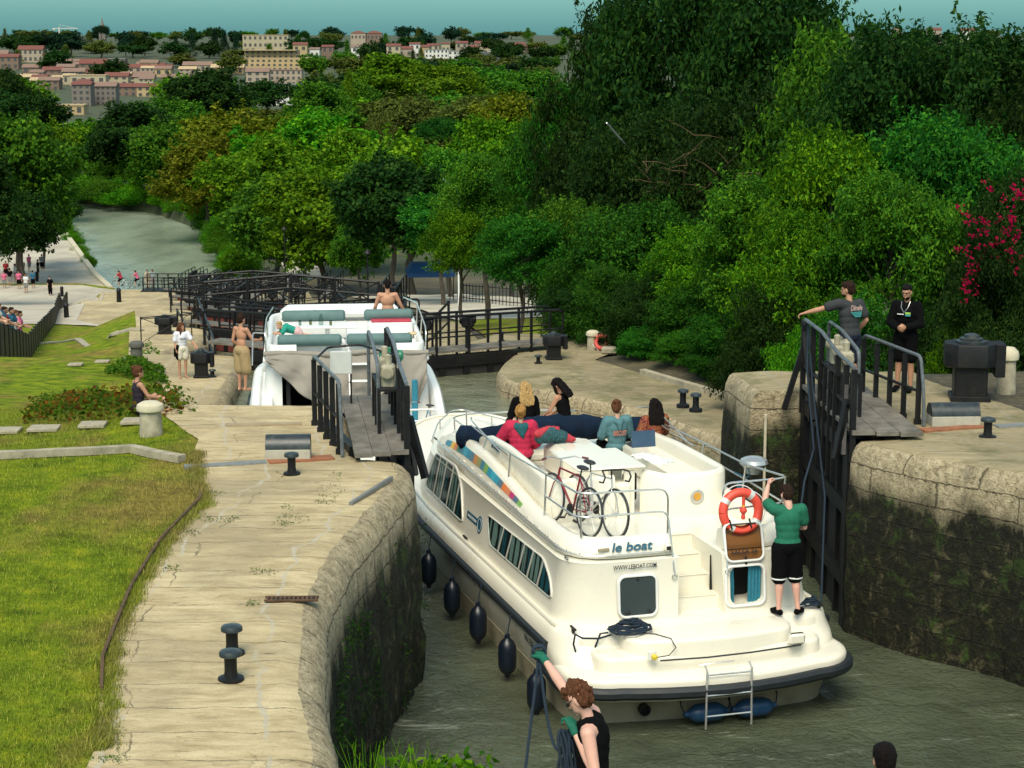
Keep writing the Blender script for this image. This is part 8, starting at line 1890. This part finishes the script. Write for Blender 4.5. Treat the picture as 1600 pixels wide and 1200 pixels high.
for a in (
 (29, 67, 71, 98, 'pink', 'red', 'pale arcaded house with red roof at the far left of the town', False, 2, 5), (67, 90, 83, 105, 'pink', 'red', 'pale house attached right of the arcaded house', False, 2, 3), (0, 29, 84, 108, 'brown', 'red', 'brown house with red roof at the left frame edge', False, 2, 3), (-25, 12, 78, 102, 'brown', 'rose', 'house cut by the left frame edge', False, 2, 3),
 (35, 70, 100, 116, 'brown', 'rose', 'low brown house below the arcaded house', False, 1, 3), (66, 98, 104, 121, 'brown', 'red', 'reddish house right of the low brown one', False, 2, 3), (97, 132, 106, 124, 'grey', 'rose', 'grey house with faded roof below the skyline trees', False, 2, 3), (125, 168, 92, 120, 'brown', 'red', 'tall brown house in the middle of the old town', False, 3, 4), (169, 196, 92, 112, 'grey', 'grey', 'grey stone house with flat roof in the old town', True, 3, 3),
 (132, 166, 108, 124, 'ochre', 'red', 'ochre house in front of the tall brown one', False, 2, 3), (200, 232, 100, 117, 'pink', 'red', 'first of a row of red-roofed houses', False, 1, 3), (233, 268, 101, 117, 'grey', 'red', 'second of a row of red-roofed houses', False, 1, 3), (164, 200, 113, 132, 'cream', 'red', 'cream house with red gable', False, 2, 3), (200, 240, 115, 130, 'cream', 'rose', 'cream house with faded roof', False, 2, 3), (110, 165, 118, 134, 'cream', 'tan', 'long cream wall house above the grey block', True, 1, 4),
 (113, 142, 127, 166, 'grey', 'red', 'tall grey house front left of the stone block', False, 4, 3), (142, 181, 128, 164, 'grey', 'rose', 'stone block of many windows at the town foot', False, 4, 5), (181, 214, 130, 150, 'brown', 'red', 'brown house with dark red roof at the town foot', False, 2, 3), (214, 247, 130, 150, 'ochre', 'red', 'ochre gabled house at the right foot of the old town', False, 2, 3), (88, 131, 165, 180, 'ochre', 'tan', 'low yellow-roofed shed in front of the town', True, 1, 3), (60, 92, 120, 140, 'brown', 'rose', 'brown house behind the left round crown', False, 2, 3),
 (286, 330, 96, 113, 'cream', 'rose', 'long low building with pale roof behind the broad crown', False, 1, 5), (330, 380, 100, 116, 'ochre', 'tan', 'long orange-roofed building left of the stepped flats', False, 1, 5),
 (385, 420, 106, 135, 'pink', 'rose', 'pink house left of the pink flats', False, 3, 3)):
    H_(*a)
for a, kw in (((382, 502, 79, 110, 'ochre', 'tan', 'stepped yellow apartment building on the hillside', True, 5, 14), dict(steps=3)), ((380, 450, 55, 80, 'cream', 'tan', 'yellow flats on the skyline above the stepped building', True, 3, 9), dict(Y=1150)), ((405, 471, 110, 134, 'pink', 'rose', 'pink apartment building below the stepped one', True, 3, 8), {}),
   ((431, 497, 133, 164, 'white', 'grey', 'white flat-roofed building lowest on the slope', True, 3, 7), {}), ((664, 700, 78, 102, 'white', 'grey', 'white block of flats right of the middle, left half', True, 4, 6), {}), ((700, 746, 80, 100, 'white', 'grey', 'white block of flats right of the middle, right half', True, 3, 6), {}), ((750, 811, 82, 98, 'slate', 'grey', 'long dark grey warehouse right of the white flats', True, 1, 6), {})):
    H_(*a, cat='apartment block', group='apartment blocks on the hill', **kw)
for a in ((548, 571, 48, 66, 'pink', 'red', 'left one of twin houses with round red roofs on the skyline'), (573, 597, 48, 66, 'brown', 'red', 'right one of twin houses with round red roofs on the skyline')): H_(*a, False, 2, 4, Y=1200, hip=True)
hr_ = random.Random(77); k = 0
for px0, top in ((458, 66), (484, 74), (503, 70), (523, 84), (549, 70), (583, 80), (604, 68), (621, 72), (640, 66), (652, 70), (668, 68), (690, 66), (712, 64), (727, 70), (742, 64), (757, 70), (772, 68), (787, 72), (800, 66), (816, 70), (832, 66), (845, 72), (1395, 44), (1450, 43), (1500, 44)):
    w_ = 12 + hr_.random() * 12; k += 1; wl_, rf = hr_.choice(['white', 'cream', 'ochre', 'pink', 'brown']), hr_.choice(['red', 'rose', 'red'])
    H_(px0, px0 + w_, top, top + 14, wl_, rf, 'small %s hill house with %s roof among the trees on the far slope' % (wl_, 'bright red' if rf == 'red' else 'faded red'), False, 1 + (k % 2), 2, Y=1000 + 10 * k if px0 < 1000 else 1250, group='small houses scattered over the hill')
tr_ = random.Random(31)
for k in range(34):
    px0 = tr_.uniform(-10, 285); top = tr_.uniform(84, 124); w_ = tr_.uniform(16, 34); wl_, rf = tr_.choice(['pink', 'cream', 'brown', 'grey', 'ochre']), tr_.choice(['red', 'rose', 'rose', 'tan'])
    H_(px0, px0 + w_, top, top + tr_.uniform(12, 18), wl_, rf, '%s old town house under a %s roof, packed among its neighbours' % (wl_, {'red': 'red', 'rose': 'faded red', 'tan': 'tan'}[rf]), False, 1 + k % 2, 2 + k % 2, group='packed houses of the old town')
# church spire and crane
Y = 1300; p = atY(160, 46, Y); sp = empty('church_tower', (p.x, Y, zfar(p.x, Y)), 0, 'slim church spire rising above the pine on the skyline', 'church tower'); H0 = atY(160, 46, Y).z - zfar(p.x, Y); H1 = atY(160, 27, Y).z - zfar(p.x, Y)
mb = MB(); mb.box((0, 0, H0 / 2), (4.2, 4.2, H0)); mb.build('tower', wc['grey'], sp, False); mb = MB(); mb.lathe([(2.0, H0), (.9, H0 + (H1 - H0) * .5), (.05, H1)], (0, 0, 0), 8); mb.build('spire', wc['grey'], sp, False)
Y = 1300; p = atY(93, 60, Y); cr_ = empty('tower_crane', (p.x, Y, zfar(p.x, Y)), 0, 'pale tower crane on the skyline left of the spire', 'crane'); Hc = atY(93, 42, Y).z - zfar(p.x, Y)
mc = M('pale_crane_paint', (.45, .45, .42), .6); mb = MB(); mb.box((0, 0, Hc / 2), (.9, .9, Hc)); mb.build('mast', mc, cr_, False); mb = MB(); mb.box((4, 0, Hc - 1), (17, .5, .5)); mb.bar((0, 0, Hc + 1.5), (11, 0, Hc - .8), .2); mb.build('jib', mc, cr_, False); mb = MB(); mb.box((-3.4, 0, Hc - 1.5), (1.5, .8, 1.3)); mb.build('counterweight', mc, cr_, False)
